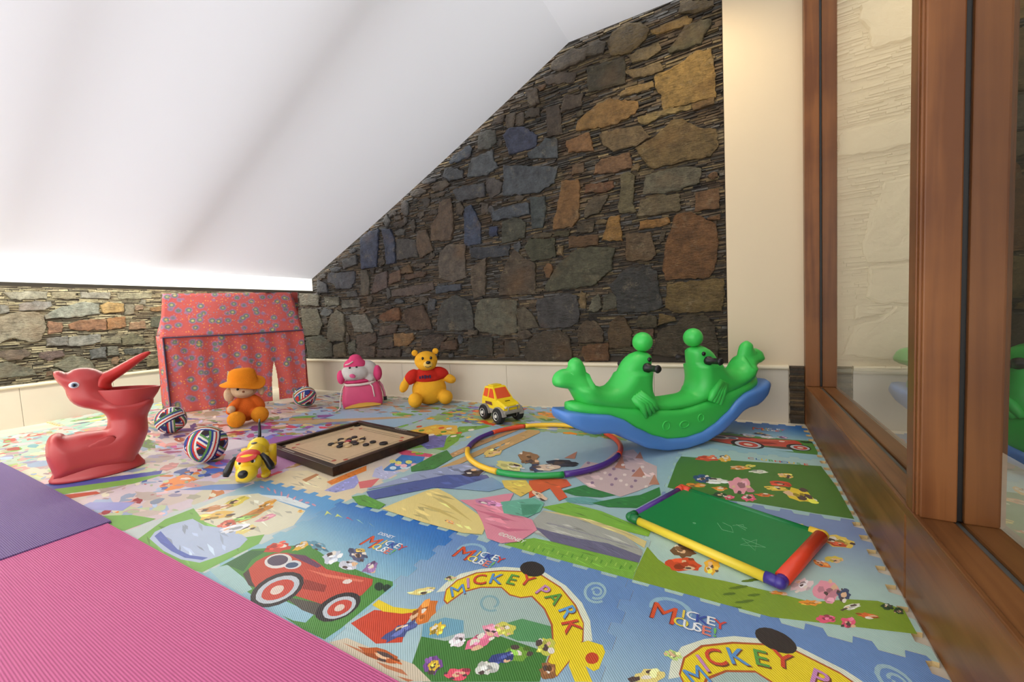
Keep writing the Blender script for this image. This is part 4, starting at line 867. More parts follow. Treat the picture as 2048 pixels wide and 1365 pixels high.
((48,75,48),[(0.968,0.257),(0.964,0.249),(0.958,0.241),(0.951,0.236),(0.943,0.232),(0.935,0.232),(0.93,0.234),(0.926,0.241),(0.926,0.247),(0.928,0.256),(0.935,0.264),(0.941,0.271),(0.95,0.276),(0.958,0.277),(0.964,0.276),(0.968,0.272),(0.969,0.264)]),
((48,75,48),[(0.996,0.247),(0.993,0.239),(0.988,0.232),(0.981,0.227),(0.974,0.224),(0.968,0.224),(0.963,0.227),(0.961,0.232),(0.961,0.239),(0.963,0.246),(0.968,0.254),(0.974,0.259),(0.981,0.264),(0.988,0.266),(0.993,0.264),(0.996,0.261),(0.998,0.254)]),
((225,200,80),[(0.866,0.562),(0.861,0.548),(0.853,0.535),(0.84,0.522),(0.825,0.513),(0.812,0.507),(0.8,0.507),(0.792,0.512),(0.787,0.52),(0.788,0.532),(0.797,0.547),(0.808,0.56),(0.821,0.572),(0.836,0.578),(0.85,0.582),(0.86,0.58),(0.866,0.573)]),
((230,130,60),[(0.8,0.463),(0.795,0.454),(0.785,0.447),(0.775,0.444),(0.762,0.445),(0.75,0.452),(0.742,0.46),(0.735,0.472),(0.733,0.483),(0.737,0.493),(0.743,0.502),(0.755,0.507),(0.767,0.508),(0.78,0.503),(0.79,0.497),(0.797,0.485),(0.8,0.473)]),
((200,205,90),[(0.75,0.848),(0.748,0.838),(0.743,0.829),(0.735,0.821),(0.727,0.814),(0.718,0.813),(0.712,0.813),(0.707,0.816),(0.705,0.823),(0.705,0.831),(0.71,0.841),(0.715,0.849),(0.723,0.858),(0.733,0.861),(0.74,0.863),(0.747,0.861),(0.75,0.854)]),
((90,118,40),[(0.417,0),(0.411,0),(0.394,0),(0.376,0),(0.369,0),(0.376,0),(0.392,0),(0.411,0)]),
((90,118,40),[(0.439,0.01),(0.432,-0),(0.416,0),(0.397,0),(0.391,0),(0.397,0),(0.414,0.003),(0.432,0.011)]),
((90,118,40),[(0.462,0.058),(0.456,0.048),(0.437,0.036),(0.421,0.028),(0.412,0.029),(0.419,0.039),(0.437,0.051),(0.454,0.059)]),
((90,118,40),[(0.484,0.076),(0.477,0.066),(0.461,0.053),(0.442,0.044),(0.436,0.046),(0.442,0.056),(0.459,0.069),(0.477,0.078)]),
((90,118,40),[(0.509,0.128),(0.501,0.116),(0.484,0.103),(0.466,0.096),(0.459,0.098),(0.466,0.108),(0.484,0.121),(0.501,0.129)]),
((90,118,40),[(0.417,0.093),(0.411,0.081),(0.392,0.068),(0.374,0.059),(0.366,0.061),(0.374,0.073),(0.391,0.086),(0.409,0.094)]),
((90,118,40),[(0.441,0.144),(0.434,0.134),(0.416,0.121),(0.397,0.113),(0.389,0.114),(0.396,0.124),(0.414,0.138),(0.432,0.146)]),
((90,118,40),[(0.464,0.164),(0.457,0.153),(0.439,0.139),(0.421,0.131),(0.412,0.133),(0.419,0.144),(0.437,0.158),(0.457,0.166)]),
((90,118,40),[(0.489,0.219),(0.482,0.207),(0.462,0.194),(0.444,0.186),(0.436,0.187),(0.444,0.199),(0.462,0.212),(0.482,0.221)]),
((90,118,40),[(0.514,0.239),(0.506,0.227),(0.487,0.214),(0.469,0.206),(0.461,0.207),(0.469,0.219),(0.487,0.232),(0.506,0.241)])],
'fieldfar': [
((78,124,52),[(0,0.554),(0.015,0.726),(0.437,0.779),(0.973,0.872),(1,0.493),(1,0.032),(0.826,0.027),(0.52,0.039),(0.288,0),(0,0.07)]),
((215,80,45),[(0.299,0.784),(0.294,0.757),(0.278,0.731),(0.251,0.709),(0.218,0.692),(0.185,0.686),(0.153,0.689),(0.13,0.701),(0.115,0.721),(0.113,0.747),(0.125,0.774),(0.146,0.8),(0.178,0.82),(0.213,0.832),(0.246,0.834),(0.274,0.824),(0.293,0.807)]),
((238,180,60),[(0.387,0.817),(0.386,0.785),(0.376,0.756),(0.363,0.732),(0.346,0.717),(0.329,0.714),(0.313,0.721),(0.301,0.739),(0.293,0.764),(0.293,0.795),(0.298,0.827),(0.309,0.855),(0.324,0.877),(0.343,0.887),(0.361,0.884),(0.374,0.87),(0.384,0.847)]),
((240,160,175),[(0.514,0.278),(0.504,0.223),(0.486,0.179),(0.462,0.149),(0.436,0.137),(0.409,0.144),(0.386,0.169),(0.369,0.21),(0.363,0.265),(0.364,0.323),(0.377,0.378),(0.399,0.421),(0.427,0.446),(0.457,0.448),(0.484,0.426),(0.504,0.386),(0.514,0.335)]),
((225,225,215),[(0.364,0.322),(0.359,0.3),(0.344,0.28),(0.321,0.263),(0.293,0.253),(0.263,0.25),(0.236,0.255),(0.216,0.268),(0.205,0.287),(0.203,0.308),(0.215,0.332),(0.234,0.35),(0.261,0.365),(0.291,0.371),(0.321,0.368),(0.344,0.358),(0.359,0.341)]),
((60,80,135),[(0.253,0.327),(0.251,0.298),(0.243,0.27),(0.228,0.247),(0.211,0.233),(0.193,0.228),(0.176,0.233),(0.161,0.248),(0.153,0.272),(0.15,0.3),(0.155,0.33),(0.166,0.356),(0.183,0.376),(0.201,0.386),(0.22,0.386),(0.236,0.375),(0.248,0.353)]),
((225,140,50),[(0.246,0.193),(0.241,0.179),(0.229,0.164),(0.211,0.152),(0.188,0.142),(0.163,0.139),(0.141,0.14),(0.125,0.147),(0.115,0.159),(0.113,0.172),(0.121,0.188),(0.138,0.202),(0.16,0.213),(0.185,0.22),(0.208,0.22),(0.228,0.217),(0.241,0.207)]),
((225,140,50),[(0.368,0.192),(0.364,0.177),(0.354,0.164),(0.341,0.152),(0.324,0.145),(0.306,0.142),(0.291,0.145),(0.278,0.152),(0.271,0.164),(0.271,0.179),(0.278,0.192),(0.289,0.205),(0.306,0.215),(0.324,0.22),(0.341,0.22),(0.354,0.215),(0.364,0.205)]),
((215,75,50),[(0.748,0.415),(0.742,0.395),(0.727,0.378),(0.707,0.365),(0.683,0.358),(0.662,0.356),(0.64,0.363),(0.627,0.376),(0.619,0.393),(0.622,0.413),(0.632,0.431),(0.65,0.448),(0.672,0.46),(0.697,0.463),(0.718,0.46),(0.737,0.448),(0.747,0.433)]),
((235,205,60),[(0.856,0.215),(0.843,0.18),(0.82,0.155),(0.792,0.144),(0.762,0.145),(0.732,0.162),(0.707,0.19),(0.69,0.23),(0.685,0.273),(0.693,0.315),(0.712,0.348),(0.74,0.37),(0.773,0.375),(0.805,0.361),(0.833,0.335),(0.853,0.298),(0.86,0.257)]),
((235,200,80),[(0.722,0.333),(0.717,0.318),(0.7,0.303),(0.678,0.29),(0.654,0.28),(0.627,0.277),(0.604,0.277),(0.585,0.283),(0.577,0.295),(0.579,0.31),(0.589,0.325),(0.609,0.34),(0.634,0.351),(0.66,0.358),(0.687,0.36),(0.707,0.355),(0.72,0.346)]),
((238,95,125),[(0.532,0.12),(0.529,0.099),(0.519,0.079),(0.506,0.06),(0.491,0.049),(0.474,0.044),(0.459,0.047),(0.449,0.057),(0.442,0.072),(0.442,0.092),(0.449,0.114),(0.461,0.134),(0.476,0.149),(0.492,0.159),(0.509,0.159),(0.522,0.152),(0.53,0.139)]),
((238,95,125),[(0.411,0.077),(0.409,0.064),(0.402,0.05),(0.394,0.039),(0.382,0.031),(0.371,0.026),(0.359,0.027),(0.351,0.034),(0.346,0.042),(0.346,0.055),(0.351,0.069),(0.358,0.082),(0.369,0.092),(0.381,0.099),(0.392,0.1),(0.402,0.097),(0.409,0.089)]),
((222,110,50),[(0.632,0.195),(0.629,0.185),(0.617,0.175),(0.6,0.167),(0.582,0.16),(0.562,0.157),(0.545,0.157),(0.532,0.16),(0.525,0.167),(0.527,0.177),(0.534,0.188),(0.549,0.198),(0.565,0.207),(0.585,0.212),(0.605,0.213),(0.62,0.21),(0.63,0.205)]),
((232,232,215),[(0.627,0.619),(0.622,0.603),(0.609,0.586),(0.59,0.569),(0.569,0.558),(0.547,0.549),(0.527,0.548),(0.512,0.553),(0.504,0.563),(0.504,0.578),(0.512,0.594),(0.529,0.611),(0.55,0.626),(0.572,0.636),(0.595,0.641),(0.612,0.639),(0.624,0.631)]),
((225,140,60),[(0.501,0.652),(0.496,0.631),(0.482,0.609),(0.464,0.589),(0.441,0.574),(0.417,0.568),(0.397,0.568),(0.381,0.576),(0.373,0.591),(0.373,0.613),(0.381,0.634),(0.397,0.656),(0.417,0.674),(0.442,0.686),(0.466,0.689),(0.484,0.682),(0.496,0.671)]),
((210,205,80),[(0.55,0.706),(0.547,0.692),(0.539,0.679),(0.527,0.666),(0.514,0.657),(0.501,0.654),(0.487,0.654),(0.479,0.659),(0.474,0.669),(0.474,0.682),(0.479,0.697),(0.489,0.711),(0.502,0.721),(0.516,0.729),(0.529,0.731),(0.54,0.727),(0.547,0.719)]),
((235,190,90),[(0.775,0.583),(0.768,0.564),(0.758,0.548),(0.742,0.534),(0.725,0.529),(0.708,0.529),(0.693,0.536),(0.683,0.549),(0.678,0.566),(0.68,0.586),(0.688,0.604),(0.702,0.619),(0.72,0.629),(0.738,0.632),(0.753,0.627),(0.767,0.616),(0.773,0.601)]),
((48,75,48),[(0.369,0.087),(0.366,0.072),(0.358,0.057),(0.343,0.045),(0.328,0.039),(0.311,0.036),(0.294,0.039),(0.283,0.047),(0.276,0.059),(0.276,0.074),(0.283,0.089),(0.294,0.104),(0.309,0.114),(0.326,0.119),(0.343,0.119),(0.358,0.112),(0.366,0.102)])],
'story': [
((232,214,172),[(0.107,0.033),(0,0.201),(0.19,0.276),(0.521,0.224),(0.71,0.076),(0.564,0.024),(0.319,0.015)]),
((190,125,70),[(0.333,0.126),(0.326,0.259),(0.374,0.254),(0.408,0.113)]),
((228,130,55),[(0.571,0.179),(0.577,0.267),(0.591,0.558),(0.689,0.473),(0.67,0.262),(0.664,0.154)]),
((155,156,210),[(0.704,0.063),(0.685,0.184),(0.679,0.375),(0.827,0.282),(0.885,0.186),(0.82,0.074)]),
((218,112,112),[(0.818,0.279),(0.928,0.399),(1,0.249),(0.938,0.197)]),
((110,160,60),[(1,0.054),(1,0.177),(1,0.071),(1,0.001)]),
((68,124,184),[(0.81,0.547),(0.78,0.633),(0.69,0.884),(0.933,0.934),(1,0.824),(0.963,0.63),(0.892,0.503)]),
((210,85,112),[(0.557,0.939),(0.591,1),(0.97,1),(1,0.932),(0.69,0.884)]),
((72,128,62),[(1,0.602),(1,0.773),(0.988,0.954),(1,1),(1,0.942),(1,0.671),(1,0.558)]),
((185,185,215),[(0.724,0.535),(0.727,0.611),(0.828,0.528),(0.988,0.568),(0.995,0.394),(0.842,0.397)]),
((225,215,120),[(0.77,0.733),(0.785,0.705),(0.773,0.686),(0.742,0.688),(0.709,0.71),(0.692,0.736),(0.704,0.756),(0.735,0.754)]),
((240,180,190),[(0.872,0.696),(0.885,0.67),(0.873,0.651),(0.843,0.653),(0.812,0.673),(0.797,0.7),(0.807,0.718),(0.838,0.716)]),
((210,225,235),[(0.968,0.661),(0.981,0.635),(0.97,0.618),(0.94,0.62),(0.91,0.638),(0.895,0.665),(0.906,0.683),(0.936,0.681)]),
((225,215,120),[(0.925,0.774),(0.938,0.746),(0.926,0.728),(0.896,0.73),(0.863,0.751),(0.848,0.779),(0.86,0.798),(0.892,0.796)]),
((240,180,190),[(1,0.738),(1,0.71),(1,0.693),(0.993,0.695),(0.963,0.715),(0.948,0.741),(0.96,0.759),(0.991,0.758)]),
((210,225,235),[(0.893,0.615),(0.908,0.59),(0.896,0.573),(0.867,0.573),(0.835,0.592),(0.822,0.618),(0.832,0.635),(0.863,0.635)]),
((225,215,120),[(0.848,0.726),(0.862,0.698),(0.852,0.681),(0.82,0.683),(0.787,0.703),(0.772,0.73),(0.783,0.749),(0.815,0.746)]),
((240,180,190),[(0.946,0.69),(0.96,0.663),(0.948,0.646),(0.918,0.648),(0.887,0.668),(0.873,0.695),(0.885,0.711),(0.915,0.71)]),
((210,225,235),[(1,0.656),(1,0.63),(1,0.613),(1,0.615),(0.983,0.633),(0.97,0.66),(0.981,0.676),(1,0.675)]),
((120,175,60),[(0.717,1),(0.729,1),(0.712,0.994),(0.684,1),(0.672,1),(0.689,1)]),
((215,205,80),[(0.792,1),(0.803,0.991),(0.787,0.971),(0.76,0.979),(0.748,1),(0.765,1)]),
((120,175,60),[(0.865,0.997),(0.875,0.969),(0.858,0.947),(0.833,0.956),(0.822,0.984),(0.838,1)]),
((215,205,80),[(0.838,1),(0.848,1),(0.832,1),(0.805,1),(0.795,1),(0.812,1)]),
((120,175,60),[(0.911,1),(0.921,1),(0.905,1),(0.878,1),(0.868,1),(0.885,1)]),
((215,205,80),[(0.983,1),(0.991,1),(0.975,0.989),(0.95,0.997),(0.94,1),(0.956,1)]),
((120,175,60),[(0.958,1),(0.968,1),(0.951,1),(0.925,1),(0.915,1),(0.931,1)]),
((215,205,80),[(0.763,1),(0.775,0.974),(0.758,0.954),(0.732,0.962),(0.72,0.991),(0.737,1)]),
((120,175,60),[(0.837,0.981),(0.847,0.952),(0.832,0.932),(0.805,0.939),(0.793,0.967),(0.81,0.989)]),
((215,205,80),[(0.81,1),(0.82,1),(0.803,1),(0.777,1),(0.765,1),(0.782,1)])],
'storyfar': [
((118,165,62),[(0.64,0.032),(0.734,0.13),(1,0.122),(0.95,0.411),(0.817,0.662),(1,1),(0.921,1),(0.635,0.852),(0.828,0.298),(0.67,0.174)]),
((232,182,75),[(0.175,0.523),(0.305,0.832),(0.584,0.88),(0.797,0.616),(0.561,0.456),(0.314,0.488)]),
((112,112,170),[(0.649,0.182),(0.492,0.471),(0.724,0.514),(0.931,0.203),(0.815,0.097)]),
((215,90,60),[(0.196,0.726),(0.211,0.682),(0.186,0.652),(0.145,0.666),(0.13,0.709),(0.157,0.741)]),
((240,205,90),[(0.438,0.621),(0.449,0.579),(0.424,0.551),(0.386,0.563),(0.374,0.604),(0.399,0.634)]),
((90,150,60),[(0.657,0.524),(0.667,0.484),(0.642,0.458),(0.607,0.47),(0.597,0.508),(0.622,0.536)]),
((235,225,205),[(0.597,0.777),(0.607,0.734),(0.581,0.704),(0.544,0.719),(0.532,0.762),(0.559,0.79)]),
((215,90,60),[(0.812,0.672),(0.82,0.632),(0.795,0.604),(0.76,0.618),(0.752,0.657),(0.778,0.686)]),
((240,205,90),[(1,0.576),(1,0.539),(0.991,0.513),(0.96,0.524),(0.953,0.561),(0.978,0.589)]),
((90,150,60),[(0.336,0.606),(0.349,0.566),(0.324,0.536),(0.286,0.549),(0.271,0.591),(0.298,0.619)]),
((235,225,205),[(0.562,0.509),(0.572,0.471),(0.547,0.445),(0.512,0.455),(0.501,0.494),(0.527,0.521)]),
((215,90,60),[(0.496,0.764),(0.507,0.721),(0.481,0.692),(0.443,0.706),(0.431,0.749),(0.457,0.779)]),
((240,205,90),[(0.717,0.659),(0.727,0.619),(0.7,0.591),(0.665,0.604),(0.657,0.644),(0.682,0.672)]),
((90,150,60),[(0.921,0.564),(0.928,0.526),(0.903,0.499),(0.87,0.511),(0.863,0.549),(0.888,0.576)]),
((235,225,205),[(0.877,0.814),(0.885,0.77),(0.858,0.742),(0.823,0.756),(0.815,0.799),(0.842,0.827)]),
((215,90,60),[(0.466,0.496),(0.477,0.456),(0.453,0.43),(0.416,0.441),(0.404,0.479),(0.429,0.508)]),
((240,205,90),[(0.393,0.752),(0.406,0.707),(0.379,0.679),(0.341,0.692),(0.328,0.736),(0.354,0.766)]),
((90,150,60),[(0.622,0.647),(0.632,0.606),(0.605,0.578),(0.571,0.591),(0.559,0.631),(0.586,0.659)]),
((235,225,205),[(0.83,0.551),(0.838,0.513),(0.813,0.486),(0.78,0.496),(0.772,0.534),(0.797,0.563)])]}
PELICAN_BODY = [(-0.118,0.572),(-0.107,0.58),(-0.086,0.577),(-0.072,0.562),(-0.043,0.581),(-0.011,0.584),(0.025,0.578),(0.051,0.561),(0.073,0.542),(0.079,0.503),(0.084,0.448),(0.13,0.412),(0.199,0.397),(0.251,0.387),(0.264,0.352),(0.245,0.313),(0.226,0.273),(0.225,0.238),(0.224,0.187),(0.203,0.128),(0.163,0.049),(0.16,-0.026),(-0.168,0.001),(-0.162,0.048),(-0.176,0.104),(-0.178,0.163),(-0.171,0.212),(-0.156,0.243),(-0.13,0.256),(-0.109,0.245),(-0.098,0.229),(-0.044,0.238),(0.019,0.233),(0.047,0.23),(0.059,0.254),(0.062,0.295),(0.046,0.326),(0.015,0.349),(-0.034,0.369),(-0.066,0.402),(-0.08,0.443),(-0.083,0.483),(-0.104,0.512),(-0.116,0.546)]
PELICAN_BEAK = [(0.024,0.458),(0.022,0.492),(0.037,0.53),(0.059,0.547),(0.083,0.554),(0.155,0.596),(0.219,0.634),(0.256,0.648),(0.272,0.643),(0.268,0.629),(0.214,0.582),(0.149,0.527),(0.102,0.493),(0.091,0.478),(0.099,0.452),(0.074,0.443)]

# ------------------------------------------------------------------ shared materials
D = 3.017          # face of the stone wall
XL = -5.548        # face of the low side wall
XR = 0.357         # room side of the glazed partition
CEIL = 2.757
rng = random.Random(7)


def stone_mat(name, bump, rough):
    m, nt, b = new_mat(name)
    at = N(nt, 'ShaderNodeAttribute', attribute_name='col')
    tc = N(nt, 'ShaderNodeTexCoord')
    n1 = N(nt, 'ShaderNodeTexNoise')
    n1.inputs['Scale'].default_value = 15
    n1.inputs['Detail'].default_value = 8
    n1.inputs['Roughness'].default_value = 0.82
    nt.links.new(tc.outputs['Object'], n1.inputs['Vector'])
    mr = N(nt, 'ShaderNodeMapRange')
    for i, v in ((1, 0.34), (2, 0.66), (3, 0.42), (4, 1.7)):
        mr.inputs[i].default_value = v
    nt.links.new(n1.outputs['Fac'], mr.inputs[0])
    vm = N(nt, 'ShaderNodeVectorMath', operation='SCALE')
    nt.links.new(at.outputs['Color'], vm.inputs[0])
    nt.links.new(mr.outputs[0], vm.inputs['Scale'])
    # pale lime streaks and rusty stains with shapes of their own
    n2 = N(nt, 'ShaderNodeTexNoise')
    n2.inputs['Scale'].default_value = 8
    n2.inputs['Detail'].default_value = 6
    n2.inputs['Roughness'].default_value = 0.8
    nt.links.new(tc.outputs['Object'], n2.inputs['Vector'])
    r2 = N(nt, 'ShaderNodeMapRange')
    for i, v in ((1, 0.56), (2, 0.70), (3, 0.0), (4, 0.42)):
        r2.inputs[i].default_value = v
    nt.links.new(n2.outputs['Fac'], r2.inputs[0])
    mx = N(nt, 'ShaderNodeMix', data_type='RGBA')
    nt.links.new(r2.outputs[0], mx.inputs['Factor'])
    nt.links.new(vm.outputs[0], mx.inputs['A'])
    mx.inputs['B'].default_value = (*lin((165, 150, 122)), 1)
    n4 = N(nt, 'ShaderNodeTexNoise')
    n4.inputs['Scale'].default_value = 3.3
    n4.inputs['Detail'].default_value = 5
    nt.links.new(tc.outputs['Object'], n4.inputs['Vector'])
    r4 = N(nt, 'ShaderNodeMapRange')
    for i, v in ((1, 0.55), (2, 0.75), (3, 0.0), (4, 0.4)):
        r4.inputs[i].default_value = v
    nt.links.new(n4.outputs['Fac'], r4.inputs[0])
    mx2 = N(nt, 'ShaderNodeMix', data_type='RGBA')
    nt.links.new(r4.outputs[0], mx2.inputs['Factor'])
    nt.links.new(mx.outputs['Result'], mx2.inputs['A'])
    mx2.inputs['B'].default_value = (*lin((120, 84, 46)), 1)
    nt.links.new(mx2.outputs['Result'], b.inputs['Base Color'])
    n3 = N(nt, 'ShaderNodeTexNoise')
    n3.inputs['Scale'].default_value = 26
    n3.inputs['Detail'].default_value = 8
    n3.inputs['Roughness'].default_value = 0.65
    mp = N(nt, 'ShaderNodeMapping')
    mp.inputs['Scale'].default_value = (1, 1, 2.2)
    nt.links.new(tc.outputs['Object'], mp.inputs['Vector'])
    nt.links.new(mp.outputs[0], n3.inputs['Vector'])
    bp = N(nt, 'ShaderNodeBump')
    bp.inputs['Strength'].default_value = bump
    bp.inputs['Distance'].default_value = 0.045
    nt.links.new(n3.outputs['Fac'], bp.inputs['Height'])
    nt.links.new(bp.outputs['Normal'], b.inputs['Normal'])
    b.inputs['Roughness'].default_value = rough
    return m


M_STONE = stone_mat('cleft_slate', 0.8, 0.42)
M_COURSE = stone_mat('stacked_slate', 0.6, 0.6)
M_MORTAR = plain('dark_mortar', (58, 50, 42), 0.9, 0.3, 14, 0.6, 40)
M_PLASTER = plain('cream_plaster', (216, 198, 168), 0.6, 0.03, 2.5, 0.05, 30)
M_PLASTER2 = plain('cream_painted_stone', (206, 194, 164), 0.55, 0.12, 9, 0.9, 22)
M_WHITE = plain('white_ceiling_paint', (238, 236, 234), 0.7, 0.02, 2)
M_DARK = plain('dark_panelling', (12, 11, 9), 0.5, 0.3, 6)
M_BLACK = plain('black_rubber', (22, 21, 21), 0.45, 0.2, 20)
M_GREYMETAL = plain('grey_rail', (96, 92, 80), 0.45, 0.1, 20)


def marble():
    m, nt, b = new_mat('cream_marble')
    tc = N(nt, 'ShaderNodeTexCoord')
    n1 = N(nt, 'ShaderNodeTexNoise')
    n1.inputs['Scale'].default_value = 2.2
    n1.inputs['Detail'].default_value = 9
    n1.inputs['Distortion'].default_value = 1.4
    nt.links.new(tc.outputs['Object'], n1.inputs['Vector'])
    cr = N(nt, 'ShaderNodeValToRGB')
    cr.color_ramp.elements[0].position = 0.32
    cr.color_ramp.elements[0].color = (*lin((206, 194, 172)), 1)
    cr.color_ramp.elements[1].position = 0.62
    cr.color_ramp.elements[1].color = (*lin((232, 224, 206)), 1)
    nt.links.new(n1.outputs['Fac'], cr.inputs['Fac'])
    nt.links.new(cr.outputs['Color'], b.inputs['Base Color'])
    b.inputs['Roughness'].default_value = 0.28
    return m


M_MARBLE = marble()


def wood(name, a, bcol, rough, axis):
    m, nt, b = new_mat(name)
    tc = N(nt, 'ShaderNodeTexCoord')
    mp = N(nt, 'ShaderNodeMapping')
    sc = [26, 26, 26]
    sc[axis] = 1.3
    mp.inputs['Scale'].default_value = sc
    nt.links.new(tc.outputs['Object'], mp.inputs['Vector'])
    n1 = N(nt, 'ShaderNodeTexNoise')
    n1.inputs['Scale'].default_value = 1.0
    n1.inputs['Detail'].default_value = 7
    n1.inputs['Distortion'].default_value = 0.5
    nt.links.new(mp.outputs[0], n1.inputs['Vector'])
    n2 = N(nt, 'ShaderNodeTexNoise')
    n2.inputs['Scale'].default_value = 3.0
    n2.inputs['Detail'].default_value = 4
    nt.links.new(tc.outputs['Object'], n2.inputs['Vector'])
    ad = N(nt, 'ShaderNodeMath', operation='ADD')
    nt.links.new(n1.outputs['Fac'], ad.inputs[0])
    nt.links.new(n2.outputs['Fac'], ad.inputs[1])
    cr = N(nt, 'ShaderNodeValToRGB')
    cr.color_ramp.elements[0].position = 0.72
    cr.color_ramp.elements[0].color = (*lin(a), 1)
    cr.color_ramp.elements[1].position = 1.0
    cr.color_ramp.elements[1].color = (*lin(bcol), 1)
    mh = N(nt, 'ShaderNodeMath', operation='MULTIPLY')
    mh.inputs[1].default_value = 0.85
    nt.links.new(ad.outputs[0], mh.inputs[0])
    nt.links.new(mh.outputs[0], cr.inputs['Fac'])
    nt.links.new(cr.outputs['Color'], b.inputs['Base Color'])
    b.inputs['Roughness'].default_value = rough
    b.inputs['Specular IOR Level'].default_value = 0.3
    bp = N(nt, 'ShaderNodeBump')
    bp.inputs['Strength'].default_value = 0.12
    bp.inputs['Distance'].default_value = 0.004
    nt.links.new(n1.outputs['Fac'], bp.inputs['Height'])
    nt.links.new(bp.outputs['Normal'], b.inputs['Normal'])
    return m


M_WOODZ = wood('varnished_teak_upright', (104, 61, 31), (132, 83, 45), 0.34, 2)
M_WOODY = wood('varnished_teak_sill', (104, 63, 32), (134, 87, 48), 0.34, 1)
M_RAFTER = plain('rafter_timber', (120, 96, 70), 0.7, 0.2, 8)


def fabric(name, rgb, trans, weave=0.0):
    m = bpy.data.materials.new(name)
    m.use_nodes = True
    nt = m.node_tree
    nt.nodes.clear()
    out = N(nt, 'ShaderNodeOutputMaterial')
    df = N(nt, 'ShaderNodeBsdfDiffuse')
    tr = N(nt, 'ShaderNodeBsdfTranslucent')
    c = lin(rgb)
    df.inputs[0].default_value = (*c, 1)
    tr.inputs[0].default_value = (*c, 1)
    mx = N(nt, 'ShaderNodeMixShader')
    mx.inputs[0].default_value = trans
    nt.links.new(df.outputs[0], mx.inputs[1])
    nt.links.new(tr.outputs[0], mx.inputs[2])
    nt.links.new(mx.outputs[0], out.inputs[0])
    if weave:
        tc = N(nt, 'ShaderNodeTexCoord')
        nz = N(nt, 'ShaderNodeTexNoise')
        nz.inputs['Scale'].default_value = 1.2
        nz.inputs['Detail'].default_value = 3
        nt.links.new(tc.outputs['Object'], nz.inputs['Vector'])
        bp = N(nt, 'ShaderNodeBump')
        bp.inputs['Strength'].default_value = weave
        bp.inputs['Distance'].default_value = 0.05
        nt.links.new(nz.outputs['Fac'], bp.inputs['Height'])
        nt.links.new(bp.outputs[0], df.inputs['Normal'])
    return m


M_BLIND = fabric('white_blind_cloth', (236, 239, 248), 0.21, 0.15)
M_HEM = fabric('thin_white_hem_cloth', (252, 252, 252), 0.85)


def glass_mat():
    m = bpy.data.materials.new('reflective_clear_glass')
    m.use_nodes = True
    nt = m.node_tree
    nt.nodes.clear()
    out = N(nt, 'ShaderNodeOutputMaterial')
    tr = N(nt, 'ShaderNodeBsdfTransparent')
    tr.inputs[0].default_value = (0.95, 0.97, 0.95, 1)
    gl = N(nt, 'ShaderNodeBsdfGlossy')
    gl.inputs['Roughness'].default_value = 0.0
    gl.inputs[0].default_value = (0.95, 0.96, 0.95, 1)
    lw = N(nt, 'ShaderNodeLayerWeight')
    lw.inputs['Blend'].default_value = 0.5
    pw = N(nt, 'ShaderNodeMath', operation='POWER')
    pw.inputs[1].default_value = 2.2
    nt.links.new(lw.outputs['Facing'], pw.inputs[0])
    fr = N(nt, 'ShaderNodeMapRange')
    for i_, v_ in ((1, 0.0), (2, 1.0), (3, 0.08), (4, 0.85)):
        fr.inputs[i_].default_value = v_
    nt.links.new(pw.outputs[0], fr.inputs[0])
    mx = N(nt, 'ShaderNodeMixShader')
    nt.links.new(fr.outputs[0], mx.inputs[0])
    nt.links.new(tr.outputs[0], mx.inputs[1])
    nt.links.new(gl.outputs[0], mx.inputs[2])
    nt.links.new(mx.outputs[0], out.inputs[0])
    return m


M_GLASS = glass_mat()

# ------------------------------------------------------------------ room shell
mb = MB()
mb.box(-5.75, 2.2, -1.7, 3.4, -0.112, -0.012)
floor = tag(mb.build('floor', M_MARBLE), kind='structure')

mb = MB()
mb.box(-5.75, -0.045, 3.045, 3.3, -0.012, 3.3)
wall_back = tag(mb.build('wall_back', M_MORTAR), kind='structure')

mb = MB()
mb.rbox(-0.052, 0.372, 2.998, 3.3, -0.012, 3.3, 0.006)
wall_plaster = tag(mb.build('wall_plaster', M_PLASTER), kind='structure')

mb = MB()
mb.box(0.372, 2.2, 3.0, 3.3, -0.012, 3.3)
wall_corridor = tag(mb.build('wall_corridor', M_PLASTER2), kind='structure')

mb = MB()
mb.box(1.08, 1.16, -1.7, 2.99, -0.012, 2.9)
wall_right = tag(mb.build('wall_right', M_DARK), kind='structure')

mb = MB()
mb.box(-5.8, -5.575, -1.7, 3.044, -0.012, 1.5)
wall_left = tag(mb.build('wall_left', M_MORTAR), kind='structure')

mb = MB()
mb.face([(-1.06, -1.7, CEIL), (0.52, -1.7, CEIL), (0.52, 2.996, CEIL), (-1.06, 2.996, CEIL)])
ceiling = tag(mb.build('ceiling', M_BLIND, normals=False), kind='structure')

# rafters that carry the sloping roof behind the blind
for i, y in enumerate((-0.22, 0.72, 1.64)):
    mb = MB()
    mb.prism([(-4.27, 1.304), (-1.0, 2.785), (-1.0, 2.90), (-4.27, 1.419)], y - 0.07, y + 0.07)
    for k in range(len(mb.v)):
        v = mb.v[k]
        mb.v[k] = (v[0], v[1], v[2] + 0.15)
    tag(mb.build('trim_%d' % (i + 1), M_RAFTER), kind='structure')


# stones -----------------------------------------------------------
def rough_outline(poly, step, amp, r):
    pts = resample(poly, step)
    out = []
    n = len(pts)
    for i in range(n):
        a, b = Vector(pts[i - 1]), Vector(pts[(i + 1) % n])
        t = (b - a)
        nn = Vector((t.y, -t.x)).normalized() if t.length > 1e-6 else Vector((0, 0))
        k = r.uniform(-amp, amp)
        out.append((pts[i][0] + nn.x * k, pts[i][1] + nn.y * k))
    return out


